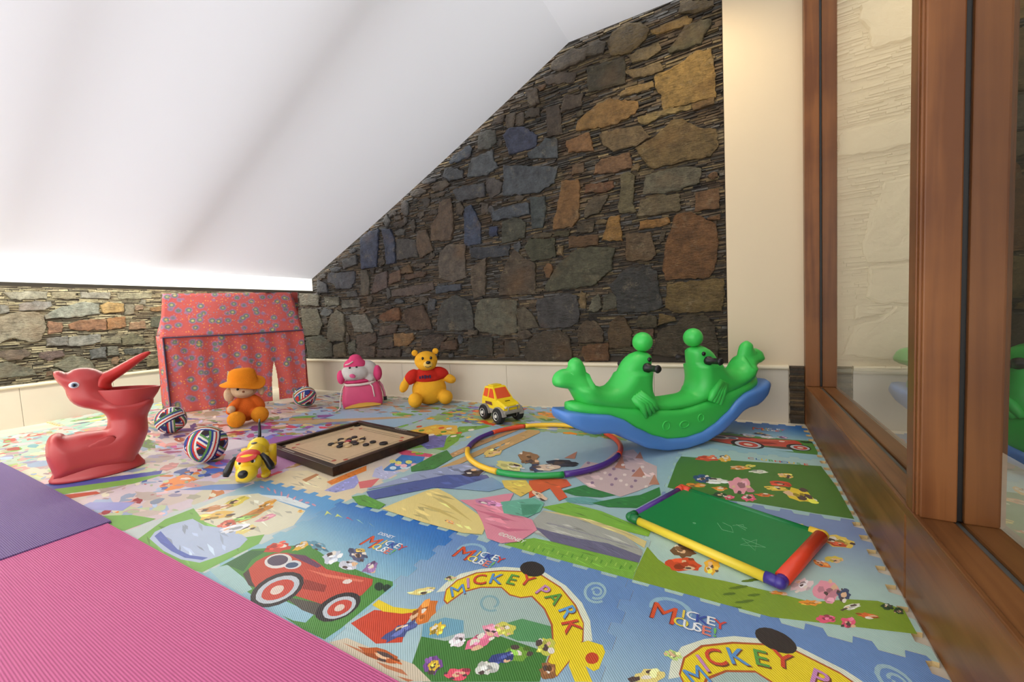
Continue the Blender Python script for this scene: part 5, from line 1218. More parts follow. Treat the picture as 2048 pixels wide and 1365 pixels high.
def shrink(poly, d):
    cx = sum(p[0] for p in poly) / len(poly)
    cy = sum(p[1] for p in poly) / len(poly)
    out = []
    for p in poly:
        v = Vector((cx - p[0], cy - p[1]))
        L = v.length
        v = v * (min(d, L * 0.4) / L) if L > 1e-6 else v
        out.append((p[0] + v.x, p[1] + v.y))
    return out


def stone(poly, rgb, proud, to3, parent, r):
    """one cleft slab: ragged outline, chamfered rim, slightly uneven face"""
    area = 0
    for i in range(len(poly)):
        a, b = poly[i - 1], poly[i]
        area += a[0] * b[1] - b[0] * a[1]
    if area < 0:
        poly = poly[::-1]
    gx, gz = sum(p[0] for p in poly) / len(poly), sum(p[1] for p in poly) / len(poly)
    poly = [(gx + (p[0] - gx) * 1.05, gz + (p[1] - gz) * 1.06) for p in poly]
    o = rough_outline(poly, 0.024, 0.006, r)
    inn = shrink(o, 0.004)
    inn2 = shrink(o, 0.016)
    gy = sum(rgb) / 3
    c = tuple(0.74 * v for v in lin([v * .84 + gy * .16 for v in rgb]))
    tx, ty = r.uniform(-.02, .02), r.uniform(-.02, .02)
    cx = sum(p[0] for p in o) / len(o)
    cy = sum(p[1] for p in o) / len(o)
    mb = MB()
    n = len(o)
    R0 = [to3(p, -0.03) for p in o]
    R1 = [to3(p, proud * 0.45) for p in o]
    R2 = [to3(p, proud + (p[0] - cx) * tx + (p[1] - cy) * ty + r.uniform(-.001, .001)) for p in inn]
    R3 = [to3(p, proud + 0.002 + (p[0] - cx) * tx + (p[1] - cy) * ty + r.uniform(-.0015, .0025)) for p in inn2]
    i0 = 0
    mb.v = [tuple(p) for p in R0 + R1 + R2 + R3]
    for ring in range(3):
        a, b = ring * n, (ring + 1) * n
        for k in range(n):
            f = r.uniform(0.82, 1.12) if ring < 2 else 1.0
            mb.f.append((a + k, a + (k + 1) % n, b + (k + 1) % n, b + k))
            mb.c.append(tuple(min(1, v * f) for v in c))
    mb.f.append(tuple(3 * n + k for k in range(n)))
    mb.c.append(c)
    return mb.build('stone', M_STONE, parent, normals=True)


rs = random.Random(21)
for poly, rgb in BACK_STONES:
    stone(poly, rgb, rs.uniform(0.002, 0.011), lambda p, d: (p[0], D + 0.006 - d, p[1]), wall_back, rs)
for poly, rgb in SIDE_STONES:
    stone(poly, rgb, rs.uniform(0.006, 0.018), lambda p, d: (XL - 0.006 + d, p[0], p[1]), wall_left, rs)


def overlaps(poly, lst):
    bx = (min(p[0] for p in poly), max(p[0] for p in poly), min(p[1] for p in poly), max(p[1] for p in poly))
    for q, bq in lst:
        if bx[0] < bq[1] and bx[1] > bq[0] and bx[2] < bq[3] and bx[3] > bq[2]:
            if any(inside(q, *p) for p in poly) or any(inside(poly, *p) for p in q):
                return True
    return False


def fillers(base, u0, u1, z0, z1, tries, r, to3, parent, pal, zmax=None):
    lst = [(q, (min(p[0] for p in q), max(p[0] for p in q), min(p[1] for p in q), max(p[1] for p in q))) for q in base]
    made = 0
    for _ in range(tries):
        w, h_ = r.uniform(.03, .13), r.uniform(.02, .08)
        cx, cz = r.uniform(u0, u1), r.uniform(z0, z1)
        n_ = r.choice((4, 5, 5, 6))
        poly = []
        a0 = r.uniform(0, 1)
        for k in range(n_):
            a = 2 * math.pi * (k + a0 + r.uniform(-.15, .15)) / n_
            poly.append((cx + w * math.cos(a) * r.uniform(.8, 1.1), cz + h_ * math.sin(a) * r.uniform(.8, 1.1)))
        if min(p[0] for p in poly) < u0 or max(p[0] for p in poly) > u1 or min(p[1] for p in poly) < z0 or max(p[1] for p in poly) > z1:
            continue
        if zmax and any(p[1] > zmax(p[0]) for p in poly):
            continue
        grow = [(cx + (p[0] - cx) * 1.1, cz + (p[1] - cz) * 1.15) for p in poly]
        if overlaps(grow, lst):
            continue
        lst.append((poly, (min(p[0] for p in poly), max(p[0] for p in poly), min(p[1] for p in poly), max(p[1] for p in poly))))
        stone(poly, pal(cx, cz, r), r.uniform(.001, .008), to3, parent, r)
        made += 1
    return made


def pal_fill(u, z, r):
    if u > -1.4:
        return r.choice([(112, 92, 60), (96, 84, 62), (128, 104, 66), (86, 74, 56), (120, 86, 54)])
    return r.choice([(88, 86, 82), (84, 88, 92), (98, 84, 68), (76, 66, 56), (92, 82, 70)])


fillers([q for q, c in BACK_STONES], -5.5, -0.07, 0.37, 2.74, 3200, random.Random(31), lambda p, d: (p[0], D + 0.006 - d, p[1]), wall_back, pal_fill,
        lambda x: min(2.75, 1.29 + (x + 4.30) * .4528) if x > -4.3 else 1.2)
fillers([q for q, c in SIDE_STONES], -.4, 3.0, 0.38, 1.25, 350, random.Random(33), lambda p, d: (XL - 0.006 + d, p[0], p[1]), wall_left,
        lambda u, z, r: r.choice([(150, 142, 116), (134, 130, 112), (150, 118, 84), (122, 118, 98)]))


def courses(name, u0, u1, z0, z1, to3, parent, pal, r, slope=0.0, wob=0.01):
    """thin stacked slates that fill between the slabs"""
    mb = MB()
    z = z0
    while z < z1:
        hgt = r.uniform(0.008, 0.019)
        u = u0 + r.uniform(-0.1, 0)
        while u < u1:
            L = r.uniform(0.04, 0.17)
            dz = wob * math.sin(u * 2.1 + z * 5) + wob * 0.6 * math.sin(u * 5.3 + z * 9)
            hh = hgt * r.uniform(0.7, 1.05)
            d = r.uniform(-0.012, 0.004)
            tl = r.uniform(-0.03, 0.05) * L + slope * L
            a, b = u + 0.002, min(u + L - 0.002, u1)
            zz = z + dz + slope * (u - u0)
            if b - a > 0.01 and zz < z1 and zz > z0 - 0.02:
                w = pal(u, zz)
                f = r.uniform(0.5, 1.4)
                c = tuple(min(1, v * f) for v in w)
                q = [to3((a, zz), -0.03), to3((b, zz + tl), -0.03), to3((b, zz + tl + hh), -0.03), to3((a, zz + hh), -0.03),
                     to3((a, zz + .001), d), to3((b, zz + tl + .001), d + r.uniform(-.004, .004)), to3((b, zz + tl + hh - .001), d - r.uniform(0, .004)), to3((a, zz + hh - .001), d)]
                mb.add(q, [(4, 5, 6, 7), (0, 1, 5, 4), (2, 3, 7, 6), (1, 2, 6, 5), (3, 0, 4, 7)], c)
            u += L
        z += hgt
    o = mb.build(name, M_COURSE, parent, normals=False)
    o['kind'] = 'stuff'
    return o


P_SL, P_BR, P_GO, P_DK = lin((78, 76, 73)), lin((84, 71, 55)), lin((106, 92, 66)), lin((50, 45, 39))


def pal_back(u, z):
    k = rng.random()
    right = min(1, max(0, (u + 2.6) / 2.4)) * 0.8 + (0.2 if z > 1.6 and u > -1.2 else 0)
    if k < 0.28:
        return P_DK
    if k < 0.28 + 0.5 * right:
        return P_GO if rng.random() < 0.55 else P_BR
    return P_BR if rng.random() < 0.55 else P_SL


courses('slate_courses', -5.55, -0.056, 0.34, 2.9, lambda p, d: (p[0], D + 0.014 - d, p[1]), wall_back, pal_back, random.Random(3), 0.012)
courses('slate_courses', -1.7, 3.03, 0.36, 1.5, lambda p, d: (XL - 0.014 + d, p[0], p[1]), wall_left,
        lambda u, z: lin((150, 142, 114)) if rng.random() < .6 else lin((106, 100, 82)), random.Random(5), 0.0)

# the same masonry painted cream beyond the glass
M_PAINTED = M_PLASTER2
rp = random.Random(41)
for poly, rgb in BACK_STONES:
    q = [(p[0] + 1.08, p[1]) for p in poly]
    if min(p[0] for p in q) > 0.51 and max(p[0] for p in q) < 1.075 and min(p[1] for p in q) > .36:
        o = stone(q, (236, 224, 196), rp.uniform(.008, .026), lambda p, d: (p[0], 2.994 - d, p[1]), wall_corridor, rp)
        o.data.materials[0] = M_PAINTED

oc = courses('slate_courses', 0.505, 1.075, 0.335, 2.8, lambda p, d: (p[0], 2.99 - d, p[1]), wall_corridor, lambda u, z: lin((200, 188, 160)), random.Random(6), 0.012)
oc.data.materials[0] = M_PAINTED

# skirting and ledges --------------------------------------------------
M_SKIRT = plain('cream_marble_skirting', (208, 198, 180), 0.38, 0.08, 3, 0.03, 20)
M_LEDGE = plain('cream_ledge_paint', (222, 210, 184), 0.4, 0.04, 6)


def skirting(name, cuts, to3, ztop, rot=False):
    root = bpy.data.objects.new(name, None)
    COL.objects.link(root)
    tag(root, kind='structure')
    for a, b in zip(cuts[:-1], cuts[1:]):
        mb = MB()
        mb.v = []
        x0, x1 = a + 0.0012, b - 0.0012
        pts = [to3(u, d, z) for z in (-0.012, ztop - 0.028) for d in (-0.05, 0.016) for u in (x0, x1)]
        mb.add(pts, [(0, 2, 3, 1), (4, 5, 7, 6), (0, 1, 5, 4), (2, 6, 7, 3), (0, 4, 6, 2), (1, 3, 7, 5)])
        mb.build('skirting_panel', M_SKIRT, root)
    prof = [(-0.06, ztop - 0.03), (0.022, ztop - 0.03), (0.031, ztop - 0.026), (0.036, ztop - 0.017), (0.034, ztop - 0.008), (0.026, ztop - 0.001), (0.012, ztop), (-0.06, ztop)]
    mb = MB()
    mb.loft([[to3(cuts[0], d, z) for d, z in prof], [to3(cuts[-1], d, z) for d, z in prof]])
    mb.build('ledge_moulding', M_LEDGE, root, smooth=False)
    return root


xs = [-5.53] + [-0.523 - 0.611 * k for k in range(7, -1, -1)] + [0.276]
xs = [x for x in xs if x >= -5.53]
skirting('baseboard_back', xs, lambda u, d, z: (u, 2.998 - d, z), 0.353)
skirting('baseboard_left', [-1.69, -0.9, -0.28, 0.33, 0.94, 1.55, 2.16, 2.97], lambda u, d, z: (XL + d, u, z), 0.362)
skirting('baseboard_corridor', [0.5, 1.079], lambda u, d, z: (u, 3.0 - d, z), 0.335)

# broken bit of bare rubble beside the partition
mb = MB()
rr = random.Random(11)
for k in range(26):
    z = -0.01 + k * 0.0138
    c = lin(rr.choice([(92, 74, 50), (70, 58, 44), (120, 98, 66), (60, 54, 46)]))
    mb.box(0.279 + rr.uniform(0, .006), 0.354, 2.972 + rr.uniform(-.006, .012), 2.999, z, z + 0.0128, c)
mb.build('bare_rubble', M_COURSE, wall_plaster)

# ------------------------------------------------------------------ glazed timber partition
win = bpy.data.objects.new('window_1', None)
COL.objects.link(win)
tag(win, kind='structure')


def board(name, x0, x1, y0, y1, z0, z1, mat, r=0.004):
    mb = MB()
    mb.rbox(x0, x1, y0, y1, z0, z1, r)
    return mb.build(name, mat, win)


board('sill_board', XR, 0.425, 1.302, 2.93, -0.012, 0.233, M_WOODY, 0.006)
board('sill_board', 0.437, 0.497, 1.302, 2.93, -0.012, 0.233, M_WOODY, 0.006)
board('sill_board', XR, 0.425, -1.4, 1.299, -0.012, 0.233, M_WOODY, 0.006)
board('sill_board', 0.437, 0.497, -1.4, 1.299, -0.012, 0.233, M_WOODY, 0.006)
board('sealant', 0.4245, 0.4375, -1.4, 2.93, 0.10, 0.226, plain('grey_sealant', (88, 88, 84), 0.5, 0.2, 30), 0.002)
board('sill_bead', XR - 0.004, XR + 0.008, -1.4, 2.93, 0.212, 0.2365, M_WOODY, 0.003)
# near upright
board('post_board', 0.364, 0.4255, 1.236, 1.296, 0.233, CEIL, M_WOODZ, 0.003)
board('post_board', 0.4365, 0.491, 1.236, 1.296, 0.233, CEIL, M_WOODZ, 0.003)
board('post_core', 0.42, 0.44, 1.246, 1.292, 0.233, CEIL, M_BLACK, 0.001)
board('post_bead', 0.3565, 0.3635, 1.254, 1.296, 0.233, CEIL, M_WOODZ, 0.002)
board('post_bead', 0.3595, 0.366, 1.243, 1.2535, 0.233, CEIL, M_WOODZ, 0.002)
board('post_bead', 0.489, 0.495, 1.243, 1.296, 0.233, CEIL, M_WOODZ, 0.002)
# far upright against the wall
board('post_board', 0.356, 0.4255, 2.93, 2.994, 0.233, CEIL, M_WOODZ, 0.003)
board('post_board', 0.4365, 0.503, 2.93, 2.994, 0.233, CEIL, M_WOODZ, 0.003)
board('post_core', 0.42, 0.44, 2.938, 2.99, 0.233, CEIL, M_BLACK, 0.001)
board('post_foot', 0.356, 0.503, 2.931, 2.994, -0.012, 0.232, M_WOODZ, 0.003)
for y0, y1 in ((1.2965, 2.9295), (-1.4, 1.2355)):
    mb = MB()
    mb.face([(0.431, y0, 0.226), (0.431, y1, 0.226), (0.431, y1, CEIL), (0.431, y0, CEIL)])
    mb.build('glass_pane', M_GLASS, win, normals=False)

# ------------------------------------------------------------------ sloping blind
blind = thing('sloping_blind', 'white cloth blind drawn down the sloping roof window', 'blind', (0, 0, 0))
mb = MB()
NX, NY = 36, 40
gv = []
for i in range(NX + 1):
    for j in range(NY + 1):
        t = i / NX
        y = -1.65 + (2.994 + 1.65) * j / NY
        sag = -0.02 * math.sin(math.pi * t) - 0.006 * math.sin(y * 6.8) * math.sin(math.pi * t)
        gv.append((-4.30 + 3.24 * t, y, 1.29 + 1.467 * t + sag))
mb.add(gv, [(i * (NY + 1) + j, (i + 1) * (NY + 1) + j, (i + 1) * (NY + 1) + j + 1, i * (NY + 1) + j + 1) for i in range(NX) for j in range(NY)])
mb.build('blind_cloth', M_BLIND, blind, smooth=True, normals=False)
mb = MB()
mb.face([(-4.302, -1.65, 1.15), (-4.302, 2.994, 1.15), (-4.30, 2.994, 1.292), (-4.30, -1.65, 1.292)])
mb.build('hem_band', M_HEM, blind, normals=False)
mb = MB()
mb.rbox(-4.315, -4.285, -1.65, 2.994, 1.122, 1.15, 0.004)
mb.build('bottom_rail', M_GREYMETAL, blind)

# tube lamp hidden behind the hem
lamp = thing('tube_lamp', 'long tube lamp glowing behind the hem of the white blind', 'lamp', (-4.98, 0.9, 1.33))
m, nt, b = new_mat('tube_glow')
b.inputs['Emission Color'].default_value = (1.0, 0.96, 0.80, 1)
b.inputs['Emission Strength'].default_value = 75.0
mb = MB()
mb.tube([(0, -2.3, 0), (0, 2.05, 0)], 0.014, 10)
mb.build('glass_tube', m, lamp, smooth=True)
for y in (-2.3, -0.1, 2.05):
    mb = MB()
    mb.box(-0.02, 0.02, y - 0.02, y + 0.02, -0.02, 0.2)
    mb.build('bracket', M_GREYMETAL, lamp)

# warm downlight in the ceiling, above the frame
dl = thing('ceiling_downlight', 'small round downlight in the white ceiling near the stone wall', 'lamp', (-0.25, 2.35, CEIL - 0.004))
mb = MB()
mb.lathe([(0.03, 0.0), (0.06, -0.006), (0.062, 0.004), (0.03, 0.004)], seg=24)
mb.build('trim_ring', M_WHITE, dl)
m, nt, b = new_mat('warm_bulb')
b.inputs['Emission Color'].default_value = (1.0, 0.78, 0.45, 1)
b.inputs['Emission Strength'].default_value = 8.0
mb = MB()
mb.ell((0, 0, -0.004), (0.028, 0.028, 0.012))
mb.build('bulb', m, dl, smooth=True)
sl = bpy.data.lights.new('downlight_beam', 'SPOT')
sl.energy = 30
sl.color = (1.0, 0.80, 0.50)
sl.spot_size = math.radians(120)
sl.spot_blend = 0.8
sl.shadow_soft_size = 0.05
slo = bpy.data.objects.new('downlight_beam', sl)
COL.objects.link(slo)
slo.parent = dl
slo.location = (0, 0, -0.03)
slo.rotation_euler = (math.radians(30), 0, 0)

# ------------------------------------------------------------------ foam play mats
MX0, MY0, MS = 0.3394, 1.0803, 0.60137


def print_mat(name, rough, bump, scale):
    m = vcol(name, rough, 0.04, 30)
    nt = m.node_tree
    b = nt.nodes['Principled BSDF']
    tc = N(nt, 'ShaderNodeTexCoord')
    w1 = N(nt, 'ShaderNodeTexWave')
    w1.bands_direction = 'DIAGONAL'
    w1.inputs['Scale'].default_value = scale
    w1.inputs['Distortion'].default_value = 0.3
    nt.links.new(tc.outputs['Object'], w1.inputs['Vector'])
    bp = N(nt, 'ShaderNodeBump')
    bp.inputs['Strength'].default_value = bump
    bp.inputs['Distance'].default_value = 0.002
    nt.links.new(w1.outputs['Fac'], bp.inputs['Height'])
    nt.links.new(bp.outputs['Normal'], b.inputs['Normal'])
    return m


M_MAT = print_mat('printed_foam', 0.42, 0.25, 90)
M_FOAM = plain('cream_foam_edge', (222, 196, 140), 0.8, 0.05, 20)


def joint(a, b, n, amp, ends=True):
    """dovetail wave from a to b shared by the two neighbours of a joint"""
    a, b = Vector(a), Vector(b)
    t = (b - a)
    nn = Vector((t.y, -t.x)).normalized()
    L = t.length
    out = [tuple(a)]
    if amp:
        for k in range(n):
            for f, s in ((0.06, 1), (0.44, 1), (0.56, -1), (0.94, -1)):
                g = (k + f + (0.06 if s > 0 and f > 0.2 else (-0.06 if s > 0 else 0))) / n
                out.append(tuple(a + t * g + nn * amp * s))
    return out


def mat_tile(label, c0, r0, w, hgt, colf, design=None, group='foam puzzle mats on the floor', x0=None, flat='', extra=None):
    """c0,r0: grid place of the lower left corner (columns count to the left from the partition)"""
    X0 = MX0 - c0 * MS if x0 is None else x0
    X1 = X0 + w
    Y0 = MY0 + (r0 - 1) * MS
    Y1 = Y0 + hgt
    n = 7
    e = 0.0003
    X0, X1, Y0, Y1 = X0 + e, X1 - e, Y0 + e, Y1 - e
    nx, ny = max(1, round((X1 - X0) / MS)) * n, max(1, round((Y1 - Y0) / MS)) * n
    amp = 0.0115
    ol = joint((X0, Y0), (X1, Y0), nx, amp)
    ol += joint((X1, Y0), (X1, Y1), ny, amp)
    ol += joint((X0, Y1), (X1, Y1), nx, amp)[:0:-1] if False else [tuple(p) for p in reversed(joint((X0, Y1), (X1, Y1), nx, amp)[1:] + [(X1, Y1)])]
    ol += [tuple(p) for p in reversed(joint((X0, Y0), (X0, Y1), ny, amp)[1:] + [(X0, Y1)])]
    pts = list(ol)
    g = 14 if w > 0.8 else 8
    for i in range(1, g):
        for j in range(1, g):
            pts.append((X0 + (X1 - X0) * (0.03 + 0.94 * i / g), Y0 + (Y1 - Y0) * (0.03 + 0.94 * j / g)))
    nb = len(ol)
    res = delaunay_2d_cdt([Vector(p) for p in pts], [(i, (i + 1) % nb) for i in range(nb)], [], 1, 1e-6)
    vv = [tuple(p) for p in res[0]]

    def cf(p):
        return lin(colf(min(1, max(0, (p[0] - X0) / (X1 - X0))), min(1, max(0, (p[1] - Y0) / (Y1 - Y0)))))
    mb = MB()
    cc = [cf(p) for p in vv]
    base = len(mb.v)
    mb.v = [(p[0], p[1], 0.0) for p in vv]
    for f in res[2]:
        mb.f.append(tuple(f))
        mb.c.append([cc[i] for i in f])
    i0 = len(mb.v)
    mb.v += [(p[0], p[1], 0.0) for p in ol] + [(p[0], p[1], -0.0118) for p in ol]
    for k in range(nb):
        mb.f.append((i0 + k, i0 + nb + k, i0 + nb + (k + 1) % nb, i0 + (k + 1) % nb))
        mb.c.append(lin((222, 196, 140)))
    mb.f.append(tuple(i0 + nb + k for k in reversed(range(nb))))
    mb.c.append(lin((200, 180, 130)))
    root = thing('foam_mat', label, 'play mat', ((X0 + X1) / 2, (Y0 + Y1) / 2, -0.0118), 0, group)
    off = Vector(root.location)
    mb.v = [(p[0] - off.x, p[1] - off.y, p[2] - off.z) for p in mb.v]
    mb.build('foam_sheet', M_MAT, root, normals=False)
    pm = MB()
    lay = [0]

    def put(poly, rgb):
        lay[0] += 1
        z = 0.00025 + lay[0] * 2.4e-6 - off.z
        P = [(X0 + (X1 - X0) * q[0] - off.x, Y0 + (Y1 - Y0) * q[1] - off.y, z) for q in poly]
        ar = sum(P[i - 1][0] * P[i][1] - P[i][0] * P[i - 1][1] for i in range(len(P)))
        if ar < 0:
            P.reverse()
        if abs(ar) > 1e-7:
            pm.face(P, lin(rgb))

    def letters(txt, u, v, size, rgb, ang=0.0, sx=1.0):
        vs_, fs = text_faces(txt, size)
        lay[0] += 1
        z = 0.00025 + lay[0] * 2.4e-6 - off.z
        ca, sa = math.cos(ang), math.sin(ang)
        P = [((X0 + X1) / 2 - off.x + (u - 0.5) * (X1 - X0) + (p[0] * sx * ca - p[1] * sa), (v - 0.5) * (Y1 - Y0) + (p[0] * sx * sa + p[1] * ca), z) for p in vs_]
        pm.add(P, fs, lin(rgb))
    if design:
        rd = random.Random(len(label))
        for rgb, poly in PRINTS[design]:
            if len(poly) == 17:
                dapple(put, poly, rgb, rd)
            else:
                put(poly, rgb)
                if len(poly) > 4 and len(poly) != 18 and design in ('meadow', 'story', 'storyfar', 'pool'):
                    streaks(put, poly, rgb, rd)
    if extra:
        extra(put, letters)
    if pm.f:
        pm.build('printed_picture', M_MAT, root, normals=False)['kind'] = 'stuff'
    return root


def dapple(put, poly, rgb, r):
    """a loose painted patch: ragged shape broken up by smaller dabs"""
    cx = sum(p[0] for p in poly) / len(poly)
    cy = sum(p[1] for p in poly) / len(poly)
    put([(cx + (p[0] - cx) * f, cy + (p[1] - cy) * f) for p, f in ((p, r.uniform(.7, 1.15)) for p in poly)], rgb)
    acc = [tuple(min(255, v * 1.25 + 20) for v in rgb), tuple(v * .68 for v in rgb), tuple(v * .85 for v in rgb), (238, 228, 214), (88, 70, 66), (232, 190, 150), tuple(min(255, v * 1.12 + 8) for v in rgb)]
    for k in range(9):
        q = poly[r.randrange(len(poly))]
        t = r.uniform(.0, .95)
        x, y = cx + (q[0] - cx) * t, cy + (q[1] - cy) * t
        g = r.uniform(.16, .42)
        ph = r.uniform(0, 17)
        n_ = 8
        put([(x + (poly[int(ph + k2 * 17 / n_) % 17][0] - cx) * g * r.uniform(.6, 1.2), y + (poly[int(ph + k2 * 17 / n_) % 17][1] - cy) * g * r.uniform(.6, 1.2)) for k2 in range(n_)], r.choice(acc))


def streaks(put, poly, rgb, r):
    xs_, ys_ = [p[0] for p in poly], [p[1] for p in poly]
    w, h_ = max(xs_) - min(xs_), max(ys_) - min(ys_)
    for k in range(22):
        for _ in range(8):
            x, y = r.uniform(min(xs_), max(xs_)), r.uniform(min(ys_), max(ys_))
            if inside(poly, x, y):
                break
        else:
            continue
        a, b_ = w * r.uniform(.04, .14), h_ * r.uniform(.015, .05)
        f = r.choice((.8, .88, 1.1, 1.2))
        sl_ = r.uniform(-.4, .1) * a
        q = [(x - a, y - sl_), (x, y + b_), (x + a, y + sl_), (x, y - b_ * .6)]
        if all(inside(poly, *p) for p in q):
            put(q, tuple(min(250, v * f) for v in rgb))


def logo(put, letters, u, v, k=1.0):
    M, ic, ou = 'M', 'ICKEY', 'OUSE!'
    for dx, dy, c in ((-.004, -.004, (120, 50, 35)), (0, 0, (222, 84, 48))):
        letters(M, u + .045 * k + dx, v + .05 * k + dy, 0.085 * k, c, -0.03, 1.0)
    cols = [(235, 205, 80), (240, 240, 240), (60, 80, 165), (240, 240, 235), (215, 70, 60)]
    for i, ch in enumerate(ic):
        letters(ch, u + (.118 + i * .033) * k, v + (.078 + (i % 2) * .006) * k, 0.04 * k, (70, 90, 130), 0, 1.1)
        letters(ch, u + (.116 + i * .033) * k, v + (.08 + (i % 2) * .006) * k, 0.04 * k, cols[i], 0, 1.1)
    cols = [(235, 215, 70), (240, 240, 240), (240, 240, 240), (235, 130, 110), (120, 195, 90)]
    for i, ch in enumerate(ou):
        letters(ch, u + (.114 + i * .03) * k, v + (.028 - (i % 2) * .005) * k, 0.04 * k, (70, 90, 130), 0, 1.1)
        letters(ch, u + (.112 + i * .03) * k, v + (.03 - (i % 2) * .005) * k, 0.04 * k, cols[i], 0, 1.1)


def arch_extra(put, letters):
    L = [('M', .305, .592, (95, 150, 205)), ('I', .318, .654, (205, 140, 190)), ('C', .353, .699, (215, 75, 50)), ('K', .421, .735, (95, 150, 205)), ('E', .493, .763, (95, 160, 70)),
         ('Y', .559, .787, (215, 75, 50)), ('P', .656, .755, (205, 140, 190)), ('A', .722, .735, (95, 160, 70)), ('R', .802, .685, (105, 165, 215)), ('K', .842, .617, (215, 75, 50))]
    for ch, u, v, c in L:
        a = math.atan2(v - 0.36, u - 0.54) - math.pi / 2
        letters(ch, u + .004, v - .004, 0.062, (120, 70, 40), a)
        letters(ch, u, v, 0.06, c, a)
    logo(put, letters, .115, .79)


def mixc(a, b, t):
    t = min(1, max(0, t))
    return tuple(a[i] * (1 - t) + b[i] * t for i in range(3))


def c_arch(u, v):
    return mixc((172, 200, 205), (108, 142, 192), (v - .25) / .6 + .2 * (u - .5))


def c_car(u, v):
    return mixc((150, 192, 205), (48, 112, 186), (v - .55) / .4 + .35 * (u - .6))


def c_pool(u, v):
    return mixc((200, 210, 205), (88, 155, 205), (v - .6) / .3 + .25 * (u - .5))


def c_meadow(u, v):
    return mixc((170, 195, 190), (150, 182, 200), v + .1 * math.sin(9 * u))


def c_near(u, v):
    return mixc((178, 206, 196), (130, 150, 192), (v - .35) / .5)


def c_far(u, v):
    return mixc((165, 198, 196), (168, 200, 200), v)


def busy(seed, pal, n=60, stretch=2.2, rx=(.03, .12)):
    def ex(put, letters):
        r = random.Random(seed)
        n2 = int(n * 2.6)
        for k in range(n2):
            cx, cy = r.random(), r.random()
            a = r.uniform(*rx) * (1.7 if k < n2 * .3 else .6)
            b = a / r.uniform(1.4, stretch * 1.6)
            ph = r.uniform(-.5, .5)
            e = 12
            wob = [r.uniform(.75, 1.25) for _ in range(e)]
            poly = []
            for i in range(e):
                t = 2 * math.pi * i / e
                x, y = a * wob[i] * math.cos(t), b * wob[i] * math.sin(t)
                poly.append((min(1, max(0, cx + x * math.cos(ph) - y * math.sin(ph))), min(1, max(0, cy + x * math.sin(ph) + y * math.cos(ph)))))
            f = r.uniform(.72, 1.02)
            cc_ = r.choice(pal)
            g_ = sum(cc_) / 3
            put(poly, tuple(min(248, max(10, (g_ + (v_ - g_) * 1.35) * f)) for v_ in cc_))
    return ex


def both(*fs):
    def ex(put, letters):
        for f in fs:
            f(put, letters)
    return ex


def c_const(rgb, rgb2=None):
    return lambda u, v: mixc(rgb, rgb2 or rgb, v)


S = MS
mat_tile('foam mat tile printed with a yellow lettered arch, whole arch in view', 2, 0, S, S, c_arch, 'arch', extra=arch_extra)
mat_tile('foam mat tile with yellow lettered arch cut off by the photo bottom edge', 1, 0, S, S, c_arch, 'arch', extra=arch_extra)
mat_tile('blue foam mat tile printed with a large red car beside the pink mat', 3, 0, S, S, c_car, 'car', extra=lambda p, l: (logo(p, l, .56, .66), l('DISNEY', .63, .80, 0.022, (235, 235, 240))))
mat_tile('foam mat tile printed with a pale blue paddling pool by the pink mat', 4, 0, S, S, c_pool, 'pool')
mat_tile('foam mat tile with pink print and the red edge of the chalkboard on it', 1, 1, S, S, c_near, 'fieldnear')
mat_tile('dark green foam mat tile between the chalkboard and the seal rocker', 1, 2, S, S, c_far, 'fieldfar', extra=lambda p, l: [l(ch, .52 + i * .045, .865, 0.036, [(225, 90, 60), (70, 110, 180), (235, 200, 70), (90, 165, 80)][i % 4], 0, 1.1) for i, ch in enumerate('CLUBHOUSE')])
mat_tile('foam mat tile printed with a red car behind the seal rocker', 1, 3, S, S, c_car, 'car', extra=lambda p, l: logo(p, l, .56, .72))
mat_tile('big foam mat with meadow, rock and pink towers under the hoop', 3, 1, 2 * S, 2 * S, c_meadow, 'meadow', extra=lambda p, l: l('©DISNEY', .66, .035, 0.026, (235, 240, 225), -.1))
mat_tile('cream foam mat tile at the near corner of the carrom board', 4, 1, S, S, c_const((226, 206, 168), (205, 190, 190)), 'story')
mat_tile('yellow and green foam mat tile at the right corner of the carrom board', 4, 2, S, S, c_const((160, 188, 150), (160, 190, 200)), 'storyfar')
PAST = [(235, 205, 205), (228, 222, 200), (205, 195, 220), (215, 225, 190), (240, 225, 215), (190, 205, 225), (225, 170, 165)]
STRG = [(70, 85, 165), (225, 185, 80), (110, 165, 75), (205, 110, 80), (230, 220, 200), (190, 205, 220)]
mat_tile('pastel foam mat tile at the corner where purple and pink mats meet', 5, 0, S, S, c_const((222, 200, 195), (205, 195, 215)), extra=both(busy(5, PAST + [(225, 150, 90), (190, 90, 95), (95, 120, 180)], 55), lambda p, l: (p([(.35, .05), (.75, .25), (1, .3), (1, .14), (.8, .0), (.5, 0)], (125, 182, 90)), p([(.55, .6), (1, .78), (1, .92), (.7, .76)], (100, 140, 200)), p([(.2, .1), (.6, .25), (.5, .35), (.15, .2)], (160, 165, 215)))))
mat_tile('foam mat tile with blue and yellow splashes at the pelican base front', 6, 0, S, S, c_const((226, 212, 196), (222, 214, 205)), extra=both(busy(6, PAST, 40), lambda p, l: (p([(.15, .12), (.5, .4), (.85, .75), (.95, .7), (.6, .25), (.3, .05)], (80, 95, 175)), p([(.45, .15), (.8, .5), (1, .75), (1, .5), (.7, .15)], (128, 180, 84)), p([(.0, .2), (.3, .55), (.2, .6), (0, .45)], (225, 190, 70)), p([(.6, .05), (.9, .3), (1, .3), (.8, .05)], (205, 95, 70)))))
mat_tile('pale yellow foam mat tile behind the purple mat, left of the pelican', 7, 0, S, S, c_const((222, 216, 190), (212, 214, 196)), extra=busy(7, PAST + [(200, 215, 150), (225, 215, 150)], 50))
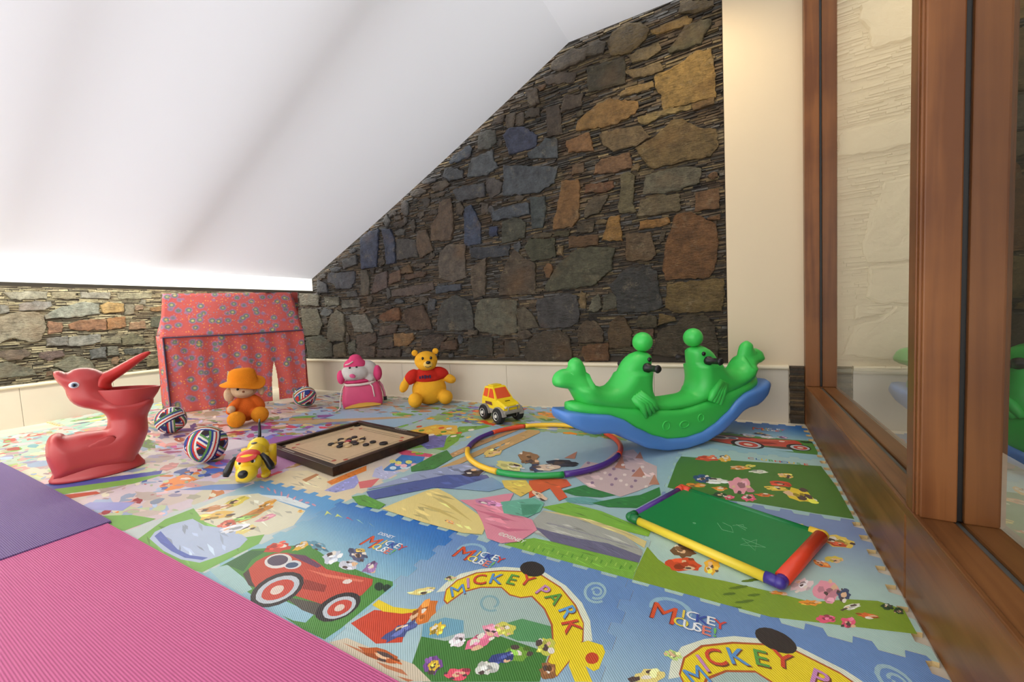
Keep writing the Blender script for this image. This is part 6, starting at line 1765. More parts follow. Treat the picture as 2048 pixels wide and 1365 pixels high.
mat_tile('green and pink foam mat tile at the left photo edge', 8, 0, S, S, c_const((190, 205, 175), (170, 195, 190)), extra=busy(8, PAST + [(130, 175, 110), (205, 120, 115), (150, 190, 195)], 50))
mat_tile('foam mat at the far left photo edge near the low wall', 9, 0, S, S, c_const((170, 195, 170), (150, 190, 190)), extra=busy(28, PAST + [(130, 175, 110), (205, 120, 115), (150, 190, 195)], 50))
PRIN = [(150, 95, 160), (205, 110, 165), (225, 205, 150), (120, 125, 185), (205, 90, 110), (160, 185, 205), (190, 150, 105), (235, 205, 190), (120, 165, 90)]
mat_tile('big purple and pink printed foam mat under the yellow toy dog', 6, 1, 2 * S, 2 * S, c_const((205, 180, 205), (150, 180, 205)), extra=both(busy(9, PRIN, 120, 2.0, (.02, .075)), lambda p, l: (p([(.62, .1), (.8, .25), (.95, .22), (.98, .05), (.8, .0)], (190, 130, 180)), p([(.5, .25), (.7, .4), (.6, .5), (.4, .4)], (150, 90, 160)), p([(.1, .05), (.4, .1), (.45, .3), (.2, .28)], (225, 215, 225)), p([(.3, .8), (.95, .75), (1, 1), (.3, 1)], (150, 182, 205)), p([(.0, .6), (.25, .62), (.9, 1), (.8, 1)], (190, 160, 120)))))
mat_tile('foam mat tile with blue sky print behind the carrom board', 5, 3, S, S, c_const((150, 182, 205), (165, 190, 200)), extra=busy(10, [(150, 185, 205), (120, 170, 90), (185, 170, 150), (205, 150, 110)], 26))
mat_tile('green and orange foam mat tile under the sitting yellow bear', 4, 3, S, S, c_const((130, 170, 110), (160, 190, 195)), extra=busy(11, [(120, 165, 60), (230, 150, 60), (235, 205, 90), (120, 110, 170), (150, 185, 205), (205, 90, 60)], 60, 2.4, (.03, .1)))
mat_tile('green foam mat tile under the yellow toy jeep', 3, 3, S, S, c_const((140, 175, 130), (150, 185, 205)), extra=busy(12, [(120, 165, 60), (230, 150, 60), (235, 215, 120), (190, 195, 220), (150, 185, 205), (90, 145, 70)], 50, 2.4, (.03, .12)))
mat_tile('foam mat tile with yellow and red print behind the seal rocker left end', 2, 3, S, S, c_const((120, 160, 100), (150, 180, 210)), extra=busy(13, [(235, 195, 70), (215, 90, 60), (235, 225, 205), (90, 140, 70), (150, 180, 210), (220, 150, 70)], 60, 2.4, (.03, .1)))
mat_tile('striped foam mat tile in front of the pink bag', 6, 3, S, S, c_const((165, 180, 195), (185, 175, 160)), extra=busy(14, [(150, 180, 205), (190, 160, 130), (215, 205, 190), (130, 165, 110), (205, 140, 110)], 40, 5))
TAN = [(196, 166, 140), (205, 190, 180), (150, 170, 190), (110, 90, 140), (200, 120, 90), (140, 165, 110), (225, 205, 180)]
mat_tile('tan and orange streaked foam mat in front of the cloth tent', 8, 1, 2 * S, 2 * S, c_const((222, 200, 196), (190, 176, 160)), extra=busy(15, TAN + PAST, 130, 5, (.03, .1)))
mat_tile('foam mat tile beside the cloth tent under the striped ball', 7, 3, S, S, c_const((190, 190, 185)), extra=busy(16, TAN, 40, 5))
mat_tile('green ringed foam mat between the pelican and the low stone wall', 9, 1, S, 2 * S, c_const((150, 190, 170), (160, 195, 195)), extra=both(busy(17, PAST + [(120, 175, 95), (205, 110, 110), (130, 185, 190), (235, 220, 140), (105, 105, 140)], 70, 4), lambda p, l: [p([(x, .3 + .4 * math.sin(math.pi * x)), (x + .1, .3 + .4 * math.sin(math.pi * (x + .1))), (x + .1, .36 + .4 * math.sin(math.pi * (x + .1))), (x, .36 + .4 * math.sin(math.pi * x))], (100, 100, 140)) for x in [i * .1 for i in range(10)]]))
mat_tile('foam mat strip along the foot of the low stone wall', 9, 1, MX0 - 9 * MS + 5.515, 2 * S, c_const((180, 200, 180), (160, 195, 195)), x0=-5.515, extra=busy(18, PAST + [(120, 175, 95), (235, 220, 140), (130, 185, 190)], 40, 4))


# ------------------------------------------------------------------ yoga mats
def ribbed(name, rgb, scale, strength):
    m, nt, b = new_mat(name)
    tc = N(nt, 'ShaderNodeTexCoord')
    w = N(nt, 'ShaderNodeTexWave')
    w.bands_direction = 'X'
    w.inputs['Scale'].default_value = scale
    nt.links.new(tc.outputs['Object'], w.inputs['Vector'])
    w2 = N(nt, 'ShaderNodeTexWave')
    w2.bands_direction = 'Y'
    w2.inputs['Scale'].default_value = scale * 0.5
    nt.links.new(tc.outputs['Object'], w2.inputs['Vector'])
    ad = N(nt, 'ShaderNodeMath', operation='ADD')
    nt.links.new(w.outputs['Fac'], ad.inputs[0])
    nt.links.new(w2.outputs['Fac'], ad.inputs[1])
    c = lin(rgb)
    cr = N(nt, 'ShaderNodeMix', data_type='RGBA')
    cr.inputs['A'].default_value = (*[v * 0.84 for v in c], 1)
    cr.inputs['B'].default_value = (*[min(1, v * 1.08) for v in c], 1)
    nt.links.new(w.outputs['Fac'], cr.inputs['Factor'])
    nt.links.new(cr.outputs['Result'], b.inputs['Base Color'])
    bp = N(nt, 'ShaderNodeBump')
    bp.inputs['Strength'].default_value = strength
    bp.inputs['Distance'].default_value = 0.003
    nt.links.new(ad.outputs[0], bp.inputs['Height'])
    nt.links.new(bp.outputs['Normal'], b.inputs['Normal'])
    b.inputs['Roughness'].default_value = 0.55
    return m


def yoga(name, label, rgb, x0, x1, y0, y1, z0, z1, warp):
    mb = MB()
    nx, ny = 40, 12
    top = []
    for i in range(nx + 1):
        for j in range(ny + 1):
            x = x0 + (x1 - x0) * i / nx
            y = y0 + (y1 - y0) * j / ny
            top.append((x, y + warp * math.sin((x - x0) * 2.2), z1))
    n1 = len(top)
    bot = [(p[0], p[1], z0) for p in top]
    fs = [(i * (ny + 1) + j, (i + 1) * (ny + 1) + j, (i + 1) * (ny + 1) + j + 1, i * (ny + 1) + j + 1) for i in range(nx) for j in range(ny)]
    rim = [i * (ny + 1) for i in range(nx + 1)] + [nx * (ny + 1) + j for j in range(1, ny + 1)] + [i * (ny + 1) + ny for i in range(nx - 1, -1, -1)] + [j for j in range(ny - 1, 0, -1)]
    fs2 = [tuple(n1 + k for k in reversed(f)) for f in fs]
    side = [(rim[k], n1 + rim[k], n1 + rim[(k + 1) % len(rim)], rim[(k + 1) % len(rim)]) for k in range(len(rim))]
    mb.add(top + bot, fs + fs2 + side)
    return tag(mb.build(name, ribbed(name + '_rubber', rgb, 120, 0.5)), label, 'yoga mat')


yoga('pink_yoga_mat', 'bright pink ribbed exercise mat in the near left corner', (214, 98, 152), -2.2, -0.40, -0.06, 0.553, 0.0004, 0.0060, 0.0)
yoga('purple_yoga_mat', 'purple ribbed exercise mat beside the pelican', (118, 92, 150), -3.96, -2.202, -0.05, 0.566, 0.0004, 0.0105, 0.003)

# ------------------------------------------------------------------ toys
def face_camera(x, y):
    return math.atan2(y, x) - math.pi / 2


# pelican ------------------------------------------------------------
M_PEL = plain('dull_red_plastic', (190, 66, 66), 0.36, 0.05, 5, 0.02, 90)
M_PELIN = plain('bright_red_plastic', (205, 52, 48), 0.4, 0.05, 5)
M_EYEW = plain('white_enamel', (236, 236, 236), 0.3, 0.02)
M_EYEB = plain('black_enamel', (16, 15, 16), 0.2, 0.05)
M_EYEG = plain('grey_blue_enamel', (120, 130, 160), 0.3, 0.05)
pel = thing('pelican_ride_on', 'red plastic pelican ride-on toy with wide open beak', 'ride-on toy', (-3.087, 0.761, 0.003), 1.281)
body = smooth_poly([(max(-.2, p[0]), max(p[1], 0.004)) for p in PELICAN_BODY], 1)


def pel_T(x, z):
    if z > 0.36:
        k = min(1, (z - .36) / .1)
        return 0.098 - 0.025 * k
    if z < 0.2:
        return 0.112
    return 0.112 - 0.025 * (1 - abs(z - .28) / .08)


mb = MB()
inflate(mb, body, 0.1, 0.085, 0.012, Tf=pel_T)
mb.build('body', M_PEL, pel, smooth=True)
mb = MB()
inflate(mb, smooth_poly(PELICAN_BEAK, 1), 0.04, 0.03, 0.01, Tf=lambda x, z: 0.078 - 0.062 * min(1, max(0, (x - .02) / .24)) ** .7)
mb.build('upper_beak', M_PELIN, pel, smooth=True)
# pouch: open bowl with a pointed tip
def bowl_ring(c, a, b, z0, z1, shr=0.0):
    out = []
    for k in range(36):
        t = 2 * math.pi * k / 36
        ct, st = math.cos(t), math.sin(t)
        x = c + (a - shr) * ct
        w = (b - shr) * st * (1 - 0.30 * max(0, ct) ** 2)
        out.append((x, w, z0 + (z1 - z0) * (ct + 1) / 2))
    return out


mb = MB()
lev = [(0.142, 0.07, 0.070, 0.27, 0.28), (0.142, 0.085, 0.086, 0.31, 0.325), (0.148, 0.112, 0.098, 0.36, 0.365), (0.152, 0.132, 0.104, 0.405, 0.402), (0.154, 0.143, 0.107, 0.452, 0.432), (0.154, 0.144, 0.107, 0.459, 0.438)]
rings = [bowl_ring(*l) for l in lev] + [bowl_ring(*l, shr=0.006) for l in reversed(lev[2:])]
mb.loft(rings, True)
mb.build('pouch', M_PEL, pel, smooth=True)
# flared foot
mb = MB()
def foot(a, b, z):
    return [(0.008 + a * math.cos(2 * math.pi * k / 40) * (1 if math.cos(2 * math.pi * k / 40) > 0 else 1.0), b * math.sin(2 * math.pi * k / 40), z) for k in range(40)]
mb.loft([foot(.186, .128, 0.0), foot(.187, .129, 0.012), foot(.178, .120, 0.026), foot(.166, .105, 0.05), foot(.15, .09, .085)])
mb.build('foot_flange', M_PEL, pel, smooth=True)
for s_ in (-1, 1):
    e = MB()
    e.ell((-0.043, s_ * 0.066, 0.5), (0.021, 0.010, 0.017))
    eo = e.build('eye', M_EYEW, pel, smooth=True)
    e = MB()
    e.ell((-0.043, s_ * 0.0735, 0.5), (0.012, 0.0055, 0.012))
    e.build('iris', M_EYEG, eo, smooth=True)
    e = MB()
    e.ell((-0.043, s_ * 0.0765, 0.5), (0.0075, 0.004, 0.008))
    e.build('pupil', M_EYEB, eo, smooth=True)
    w = MB()
    inflate(w, smooth_poly([(-.11, .16), (-.02, .2), (.07, .24), (.1, .2), (.06, .12), (-.03, .09), (-.1, .11)], 2), 0.004, 0.03, 0.012, M=Matrix.Translation((0, s_ * 0.106, -0.02)))
    w.build('wing_relief', M_PEL, pel, smooth=True)


# seal rocker ----------------------------------------------------------
M_GREEN = plain('green_plastic', (66, 204, 88), 0.38, 0.04, 6, 0.02, 120)
M_BLUE = plain('blue_plastic', (86, 138, 214), 0.4, 0.04, 6, 0.02, 120)
M_HANDLE = plain('black_grip', (30, 28, 30), 0.4, 0.1, 30)
seal = thing('seal_rocker', 'green two-seat seal rocker on a blue curved base', 'rocking toy', (-0.323, 2.302, 0.003), 0.876)


def interp(tab, x):
    x = abs(x)
    for (a, va), (b, vb) in zip(tab[:-1], tab[1:]):
        if x <= b:
            t = (x - a) / (b - a)
            t = t * t * (3 - 2 * t) * 0.35 + t * 0.65
            return va + (vb - va) * t
    return tab[-1][1]


LOW = [(0, 0.0), (.12, .010), (.235, .040), (.34, .094), (.42, .140), (.48, .154), (.54, .156), (.58, .168), (.63, .195), (.67, .222), (.698, .248), (.705, .262)]
UPP = [(0, .062), (.11, .072), (.2, .102), (.29, .150), (.39, .215), (.46, .243), (.55, .256), (.63, .272), (.705, .286)]
HWB = [(0, .125), (.3, .122), (.5, .112), (.62, .10), (.675, .082), (.698, .058), (.705, .03)]
SEAM = [(0, .192), (.2, .214), (.3, .238), (.48, .275), (.6, .297), (.66, .30)]


def sect(x, z0, z1, hw, r, n=5):
    """rounded rectangle across the rocker"""
    r = min(r, (z1 - z0) / 2.05, hw / 1.05)
    out = []
    for cx, cz, a0 in ((hw - r, z1 - r, 0), (-hw + r, z1 - r, 90), (-hw + r, z0 + r, 180), (hw - r, z0 + r, 270)):
        for k in range(n):
            a = math.radians(a0 + 90 * k / (n - 1))
            out.append((x, cx + r * math.cos(a), cz + r * math.sin(a)))
    return out


st = [(-.705 + 1.41 * i / 60) for i in range(61)]
mb = MB()
mb.loft([sect(x, interp(LOW, x), interp(UPP, x), interp(HWB, x), 0.024) for x in st])
mb.build('rocker_base', M_BLUE, seal, smooth=True)
mb = MB()
HWG = [(0, .108), (.3, .104), (.5, .085), (.6, .055), (.64, .02)]
st2 = [(-.638 + 1.276 * i / 56) for i in range(57)]
mb.loft([sect(x, interp(UPP, x) - .02, max(interp(SEAM, x), interp(UPP, x) + .012) + .014, interp(HWG, x), 0.034) for x in st2])
hull = mb.build('hull', M_GREEN, seal, smooth=True)
half = [(0, .268), (.10, .272), (.13, .285), (.150, .32), (.152, .36), (.141, .43), (.134, .487), (.140, .512), (.165, .522), (.21, .528), (.255, .513), (.30, .475), (.335, .415), (.375, .372), (.43, .36), (.48, .377), (.512, .418), (.525, .47), (.545, .512), (.582, .528), (.618, .51), (.622, .472), (.655, .476), (.696, .458), (.712, .425), (.702, .395), (.66, .382), (.615, .372), (.59, .33), (.57, .29), (.45, .245), (.3, .215), (0, .17)]
outl = smooth_poly(half + [(-x, z) for x, z in reversed(half[:-1]) if x > 0], 1)


def seal_T(x, z):
    x = abs(x)
    if x > .53 and z > .37:
        k = min(1, (z - .37) / .06)
        return 0.08 - 0.04 * k
    if z > .42 and x < .4:
        return 0.066
    return 0.094


mb = MB()
inflate(mb, outl, .09, .065, 0.012, Tf=seal_T)
mb.build('twin_seal_body', M_GREEN, seal, smooth=True)
for s_ in (-1, 1):
    mb = MB()
    mb.ell((s_ * .172, 0, .571), .052, seg=28, rings=18)
    mb.build('ball', M_GREEN, seal, smooth=True)
    for t_ in (-1, 1):
        mb = MB()
        y0 = t_ * .05
        mb.tube([(s_ * .205, y0, .445), (s_ * .205, t_ * .082, .445), (s_ * .205, t_ * .086, .445), (s_ * .205, t_ * .142, .446), (s_ * .205, t_ * .149, .446), (s_ * .205, t_ * .158, .446)], [.024, .024, .0165, .016, .021, .015], 14)
        mb.build('handle', M_HANDLE, seal, smooth=True)
        mb = MB()
        mb.ell((s_ * .182, t_ * .063, .484), (.012, .009, .012))
        mb.build('eye', M_HANDLE, seal, smooth=True)
        # flipper with finger grooves
        fl = None
        for q in range(4):
            a0 = (s_ * (.275 + .012 * q), t_ * (.082 - .002 * q), .325 - .006 * q)
            a1 = (s_ * (.235 - .0 * q + .022 * (q - 1.5)), t_ * .100, .265)
            a2 = (s_ * (.198 + .024 * (q - 1.0)), t_ * .104, .232 - .010 * q)
            mb = MB()
            mb.tube([a0, a1, a2], [.024, .021, .011], 10)
            o = mb.build('flipper' if fl is None else 'flipper_finger', M_GREEN, fl or seal, smooth=True)
            fl = fl or o
        # fin ridges on the tail
        rd = None
        for q in range(3):
            mb = MB()
            ang = math.radians(20 + 30 * q)
            mb.tube([(s_ * (.565 + .02 * math.cos(ang)), t_ * .034, .40 + .02 * math.sin(ang)), (s_ * (.575 + .075 * math.cos(ang)), t_ * .030, .40 + .075 * math.sin(ang))], [.006, .004], 8)
            mb.build('fin_ridge', M_GREEN, seal, smooth=True)
for t_ in (-1, 1):
    for xx, zz, a, b in ((-.125, .142, .022, .022), (-.008, .132, .030, .017), (.107, .15, .02, .02)):
        mb = MB()
        mb.tube([(xx + a * math.cos(2 * math.pi * k / 20), t_ * (interp(HWG, xx) + .0005), zz + b * math.sin(2 * math.pi * k / 20)) for k in range(20)], .0035, 8, closed=True)
        mb.build('porthole_ring', M_GREEN, hull, smooth=True)


# hoop --------------------------------------------------------------------
hoop = thing('hula_hoop', 'sectional plastic hoop in yellow, purple, red and green', 'hoop', (-0.949, 1.980, 0.0185))
HC = dict(G=plain('hoop_green', (32, 150, 72), .35), Y=plain('hoop_yellow', (240, 190, 50), .35), P=plain('hoop_purple', (76, 44, 128), .35), R=plain('hoop_red', (216, 72, 44), .35))
for a0, a1, c in ((-96, -52, 'G'), (-152, -96, 'Y'), (164, 208, 'P'), (131, 164, 'R'), (86, 131, 'Y'), (52, 86, 'G'), (0, 52, 'R'), (-52, 0, 'P')):
    mb = MB()
    nn = 14
    mb.tube([(.418 * math.cos(math.radians(a0 + .4 + (a1 - a0 - .8) * k / nn)), .418 * math.sin(math.radians(a0 + .4 + (a1 - a0 - .8) * k / nn)), 0) for k in range(nn + 1)], [.0148] + [.0138] * (nn - 1) + [.0148], 12)
    mb.build('hoop_segment', HC[c], hoop, smooth=True)


# chalkboard ------------------------------------------------------------
cb = thing('chalk_board', 'green toy chalkboard with yellow, red and purple tube edges', 'chalkboard', (-0.056, 1.446, 0.003), math.radians(-23.8))
W2, H2, RT = .232, .168, .0155
mb = MB()
mb.box(-W2, W2, -H2, H2, .010, .020)
panel = mb.build('panel', plain('green_board_paint', (22, 128, 66), .42, .06, 7), cb)
M_CHALK = plain('chalk', (120, 175, 130), .9, .2, 60)
def scr(pts):
    m_ = MB()
    m_.tube([(x, y, .0203) for x, y in pts], .0007, 6)
    m_.build('chalk_mark', M_CHALK, panel)
scr([(.115 + .035 * math.cos(math.radians(90 + 144 * k)), -.045 + .035 * math.sin(math.radians(90 + 144 * k))) for k in range(6)])
scr([(.03, .02), (.05, .05), (.07, .02), (.035, .035), (.068, .035)])
scr([(-.01, .0), (.02, -.03), (.05, -.02), (.03, .01), (.0, .015)])
scr([(-.06, -.06), (-.055, -.055), (-.06, -.05), (-.065, -.055), (-.06, -.06)])
for a, b, c, nm in (((-W2, -H2), (W2, -H2), 'yellow', (238, 210, 60)), ((W2, -H2), (W2, H2), 'red', (222, 68, 40)), ((-W2, -H2), (-W2, H2), 'purple', (84, 50, 140))):
    a, b = Vector((*a, RT)), Vector((*b, RT))
    mb = MB()
    r_ = .019 if c == 'red' else RT - .002
    z = Vector((0, 0, r_ - RT))
    mb.tube([a.lerp(b, .06) + z, a.lerp(b, .94) + z], r_, 14)
    mb.build('edge_tube', plain('tube_' + c, nm, .35), cb, smooth=True)
mb = MB()
mb.tube([(-W2 * .9, H2, RT), (W2 * .9, H2, RT)], .011, 12)
mb.build('edge_tube', plain('tube_green', (20, 118, 60), .35), cb, smooth=True)
for x, y, nm, rgb in ((-W2, -H2, 'green', (20, 110, 56)), (W2, -H2, 'violet', (64, 48, 140)), (W2, H2, 'amber', (232, 190, 60)), (-W2, H2, 'scarlet', (222, 74, 50))):
    mb = MB()
    mb.ell((x, y, RT + .0005), (.0165, .0165, .016))
    mb.tube([(x, y, RT), (x - math.copysign(.034, x), y, RT)], .0155, 14)
    mb.tube([(x, y, RT), (x, y - math.copysign(.028, y), RT)], .0155, 14)
    mb.build('corner_joint', plain('joint_' + nm, rgb, .35), cb, smooth=True)


# carrom board ------------------------------------------------------------
M_FRAME = wood('dark_frame_wood', (34, 22, 16), (58, 40, 28), .35, 0)
CW, CH, CZ = .368, .31, .045
CB_ROT = math.radians(-7.6)
crm = thing('carrom_board', 'square wooden carrom board with dark raised frame', 'board game', (-2.065, 1.594, 0.003), CB_ROT)
m, nt, b = new_mat('pale_plywood')
tc = N(nt, 'ShaderNodeTexCoord')
nz = N(nt, 'ShaderNodeTexNoise')
nz.inputs['Scale'].default_value = 40
nt.links.new(tc.outputs['Object'], nz.inputs['Vector'])
cr = N(nt, 'ShaderNodeValToRGB')
cr.color_ramp.elements[0].color = (*lin((196, 166, 128)), 1)
cr.color_ramp.elements[1].color = (*lin((216, 188, 150)), 1)
nt.links.new(nz.outputs['Fac'], cr.inputs[0])
nt.links.new(cr.outputs[0], b.inputs['Base Color'])
b.inputs['Roughness'].default_value = .3
mb = MB()
mb.box(-CW + .02, CW - .02, -CH + .02, CH - .02, .004, .026)
ply = mb.build('playing_surface', m, crm)
FR = .036
for x0, x1, y0, y1 in ((-CW, CW, -CH, -CH + FR), (-CW, CW, CH - FR, CH), (-CW, -CW + FR, -CH + FR, CH - FR), (CW - FR, CW, -CH + FR, CH - FR)):
    mb = MB()
    mb.rbox(x0, x1, y0, y1, 0, CZ, .003)
    mb.build('frame_rail', M_FRAME, crm)
M_INK = plain('black_ink', (40, 34, 30), .5)
M_REDINK = plain('red_ink', (176, 74, 52), .5)
zt = .0264
def flat_ring(nm, cx, cy, r0, r1, mat, z, par):
    m_ = MB()
    n_ = 28
    for k in range(n_):
        a, b_ = 2 * math.pi * k / n_, 2 * math.pi * (k + 1) / n_
        q = [(cx + r1 * math.cos(a), cy + r1 * math.sin(a), z), (cx + r1 * math.cos(b_), cy + r1 * math.sin(b_), z)]
        if r0 > 0:
            q += [(cx + r0 * math.cos(b_), cy + r0 * math.sin(b_), z), (cx + r0 * math.cos(a), cy + r0 * math.sin(a), z)]
        else:
            q += [(cx, cy, z)]
        m_.face(q)
    return m_.build(nm, mat, par, normals=False)
for sx in (-1, 1):
    for sy in (-1, 1):
        flat_ring('pocket', sx * (CW - FR - .022), sy * (CH - FR - .022), 0, .022, M_BLACK, zt, ply)
ix, iy = CW - .115, CH - .1
for sx, sy, L, hor in ((0, -1, ix - .03, 1), (0, 1, ix - .03, 1), (-1, 0, iy - .03, 0), (1, 0, iy - .03, 0)):
    for off_ in (0, .024):
        mb = MB()
        if hor:
            yy = sy * (iy + .024 - off_)
            mb.face([(-L, yy - .0015, zt), (L, yy - .0015, zt), (L, yy + .0015, zt), (-L, yy + .0015, zt)])
        else:
            xx = sx * (ix + .024 - off_)
            mb.face([(xx - .0015, -L, zt), (xx + .0015, -L, zt), (xx + .0015, L, zt), (xx - .0015, L, zt)])
        mb.build('base_line', M_INK, ply, normals=False)
    for e in (-1, 1):
        cx, cy = (e * L, sy * (iy + .012)) if hor else (sx * (ix + .012), e * L)
        flat_ring('base_circle', cx, cy, 0, .013, M_REDINK, zt + .0001, ply)
flat_ring('centre_ring', 0, 0, .068, .0705, M_INK, zt, ply)
m_ = MB()
for k in range(7):
    m_.box(-.205 + k * .021, -.19 + k * .021, -CH + .012, -CH + .022, CZ - .001, CZ + .0004)
for k in range(6):
    m_.box(.06 + k * .021, .074 + k * .021, CH - .022, CH - .012, CZ - .001, CZ + .0004)
lt = m_.build('worn_lettering', plain('worn_white_print', (170, 160, 150), .6), crm)
lt['kind'] = 'stuff'
# carrom men
M_MENB = plain('black_lacquer', (26, 22, 22), .3, .1)
M_MENW = plain('cream_wood', (206, 176, 132), .35, .1)
M_MENR = plain('red_lacquer', (166, 50, 62), .3, .1)
def disc(nm, r, hh, mat):
    m_ = MB()
    m_.lathe([(r * .55, 0), (r * .94, 0), (r, hh * .25), (r, hh * .75), (r * .94, hh), (r * .7, hh), (r * .62, hh * .85), (.0001, hh * .85)], seg=20)
    return m_.build(nm, mat)
rots = Matrix.Rotation(CB_ROT, 3, 'Z')
def put_disc(o, u, v, label, group, z=.0300):
    p = rots @ Vector((u, v, 0))
    o.location = (-2.065 + p.x, 1.594 + p.y, z)
    return tag(o, label, 'game piece', group)
rc = random.Random(4)
spots = [(0, 0)] + [(.034 * math.cos(k * math.pi / 3 + .3), .034 * math.sin(k * math.pi / 3 + .3)) for k in range(6)] + [(.066 * math.cos(k * math.pi / 6), .066 * math.sin(k * math.pi / 6)) for k in range(12)]
protos = {}
for k, (u, v) in enumerate(spots):
    kind = 'r' if k == 0 else ('b' if k in (1, 3, 5, 7, 9, 11, 13, 15, 17) else 'w')
    if k > 6:
        u, v = u * rc.uniform(.95, 1.2), v * rc.uniform(.95, 1.2)
    if kind in protos:
        o = protos[kind].copy()
        COL.objects.link(o)
    else:
        o = disc('carrom_disc', .0185, .009, {'r': M_MENR, 'b': M_MENB, 'w': M_MENW}[kind])
        protos[kind] = o
    if kind == 'r':
        put_disc(o, u * 1.24 - .01, v * 1.24, 'single red carrom disc in the middle of the board cluster', None)
    elif kind == 'b':
        put_disc(o, u * 1.24 - .01, v * 1.24, 'black carrom disc in the cluster at the board centre', 'black carrom discs')
    else:
        put_disc(o, u * 1.24 - .01, v * 1.24, 'cream wooden carrom disc in the cluster at the board centre', 'cream carrom discs')
for u, v, lb in ((.142, .07, 'lone black carrom disc, farther of two right of the cluster'), (.15, .018, 'lone black carrom disc, nearer of two right of the cluster')):
    o = protos['b'].copy()
    COL.objects.link(o)
    put_disc(o, u, v, lb, 'black carrom discs')
o = disc('carrom_striker', .025, .009, M_MENB)
put_disc(o, .225, .085, 'large black carrom striker near the right end of the board', None)


# woven cloth balls -----------------------------------------------------------
M_CLOTH = vcol('woven_ball_cloth', .75, .12, 60, .3, 200)
def woven_ball_mesh():
    bm = bmesh.new()
    bmesh.ops.create_icosphere(bm, subdivisions=6, radius=1.0)
    ph = (1 + 5 ** .5) / 2
    V = np.array([(s1 * a, s2 * b_, 0) for a, b_ in ((1, ph),) for s1 in (-1, 1) for s2 in (-1, 1)])
    V = np.concatenate([V, V[:, [2, 0, 1]], V[:, [1, 2, 0]]])
    V = V / np.linalg.norm(V, axis=1)[:, None]
    fc = np.array([f.calc_center_median()[:] for f in bm.faces])
    fc /= np.linalg.norm(fc, axis=1)[:, None]
    dt = fc @ V.T
    order = np.argsort(-dt, axis=1)
    cols = {k: lin(c) for k, c in dict(r=(204, 50, 36), w=(226, 224, 216), g=(96, 150, 76), b=(44, 62, 140), k=(48, 30, 34), n=(38, 36, 92)).items()}
    seqs = ['bwgwr', 'gwrwb', 'rwbwg', 'bwrwg', 'gwbwr']
    caps = 'rknrbkrnbrkn'
    me = bpy.data.meshes.new('woven_ball')
    A = []
    for v in V:
        if not any(abs(float(v @ a)) > .99 for a in A):
            A.append(v)
    A = np.array(A)                       # six axes: six woven bands
    dd = fc @ A.T
    seq = ['gwbwrn', 'rwgbwn', 'bwrwgb', 'nwgrwb', 'wrbgwr', 'gbwrwn']
    out = []
    for i in range(len(fc)):
        ins = [k for k in range(6) if abs(dd[i, k]) < .29]
        if not ins:
            out.append(cols['rknrbk'[int(order[i, 0]) % 6]])
            continue
        top = ins[0]
        for k in ins[1:]:
            sg = float(np.cross(A[top], A[k]) @ fc[i])
            if (sg > 0) != ((top + k) % 2 == 0):
                top = k
        q = seq[top]
        kk = int(min(5, (dd[i, top] + .29) / .58 * 6))
        out.append(cols[q[kk]])
    for v in bm.verts:   # soft, slightly lumpy
        n_ = np.array(v.co[:])
        v.co *= 1 + .012 * math.sin(5 * n_[0] + 3 * n_[1]) - .03 * max(0, float((V @ n_).max()) - .93) / .07
    bm.to_mesh(me)
    bm.free()
    at = me.color_attributes.new('col', 'FLOAT_COLOR', 'CORNER')
    arr = np.ones((len(me.loops), 4), dtype=np.float32)
    for i, p in enumerate(me.polygons):
        for l in p.loop_indices:
            arr[l, :3] = out[i]
    at.data.foreach_set('color', arr.ravel())
    me.polygons.foreach_set('use_smooth', [True] * len(me.polygons))
    me.materials.append(M_CLOTH)
    return me


bmesh_ball = woven_ball_mesh()
for loc, rot, r, lb in (((-3.70, 1.33, .1025), (.3, .5, .2), .098, 'woven striped cloth ball between the pelican and the tent'),
                     ((-2.655, 1.105, .1065), (1.2, .2, .9), .102, 'nearest woven striped cloth ball beside the toy dog'),
                     ((-3.47, 2.245, .1025), (2.2, .9, 2.4), .098, 'woven striped cloth ball at the tent right corner')):
    o = bpy.data.objects.new('cloth_ball', bmesh_ball)
    COL.objects.link(o)
    o.location = loc
    o.rotation_euler = rot
    o.scale = (r, r, r)
    tag(o, lb, 'ball', 'woven cloth balls')

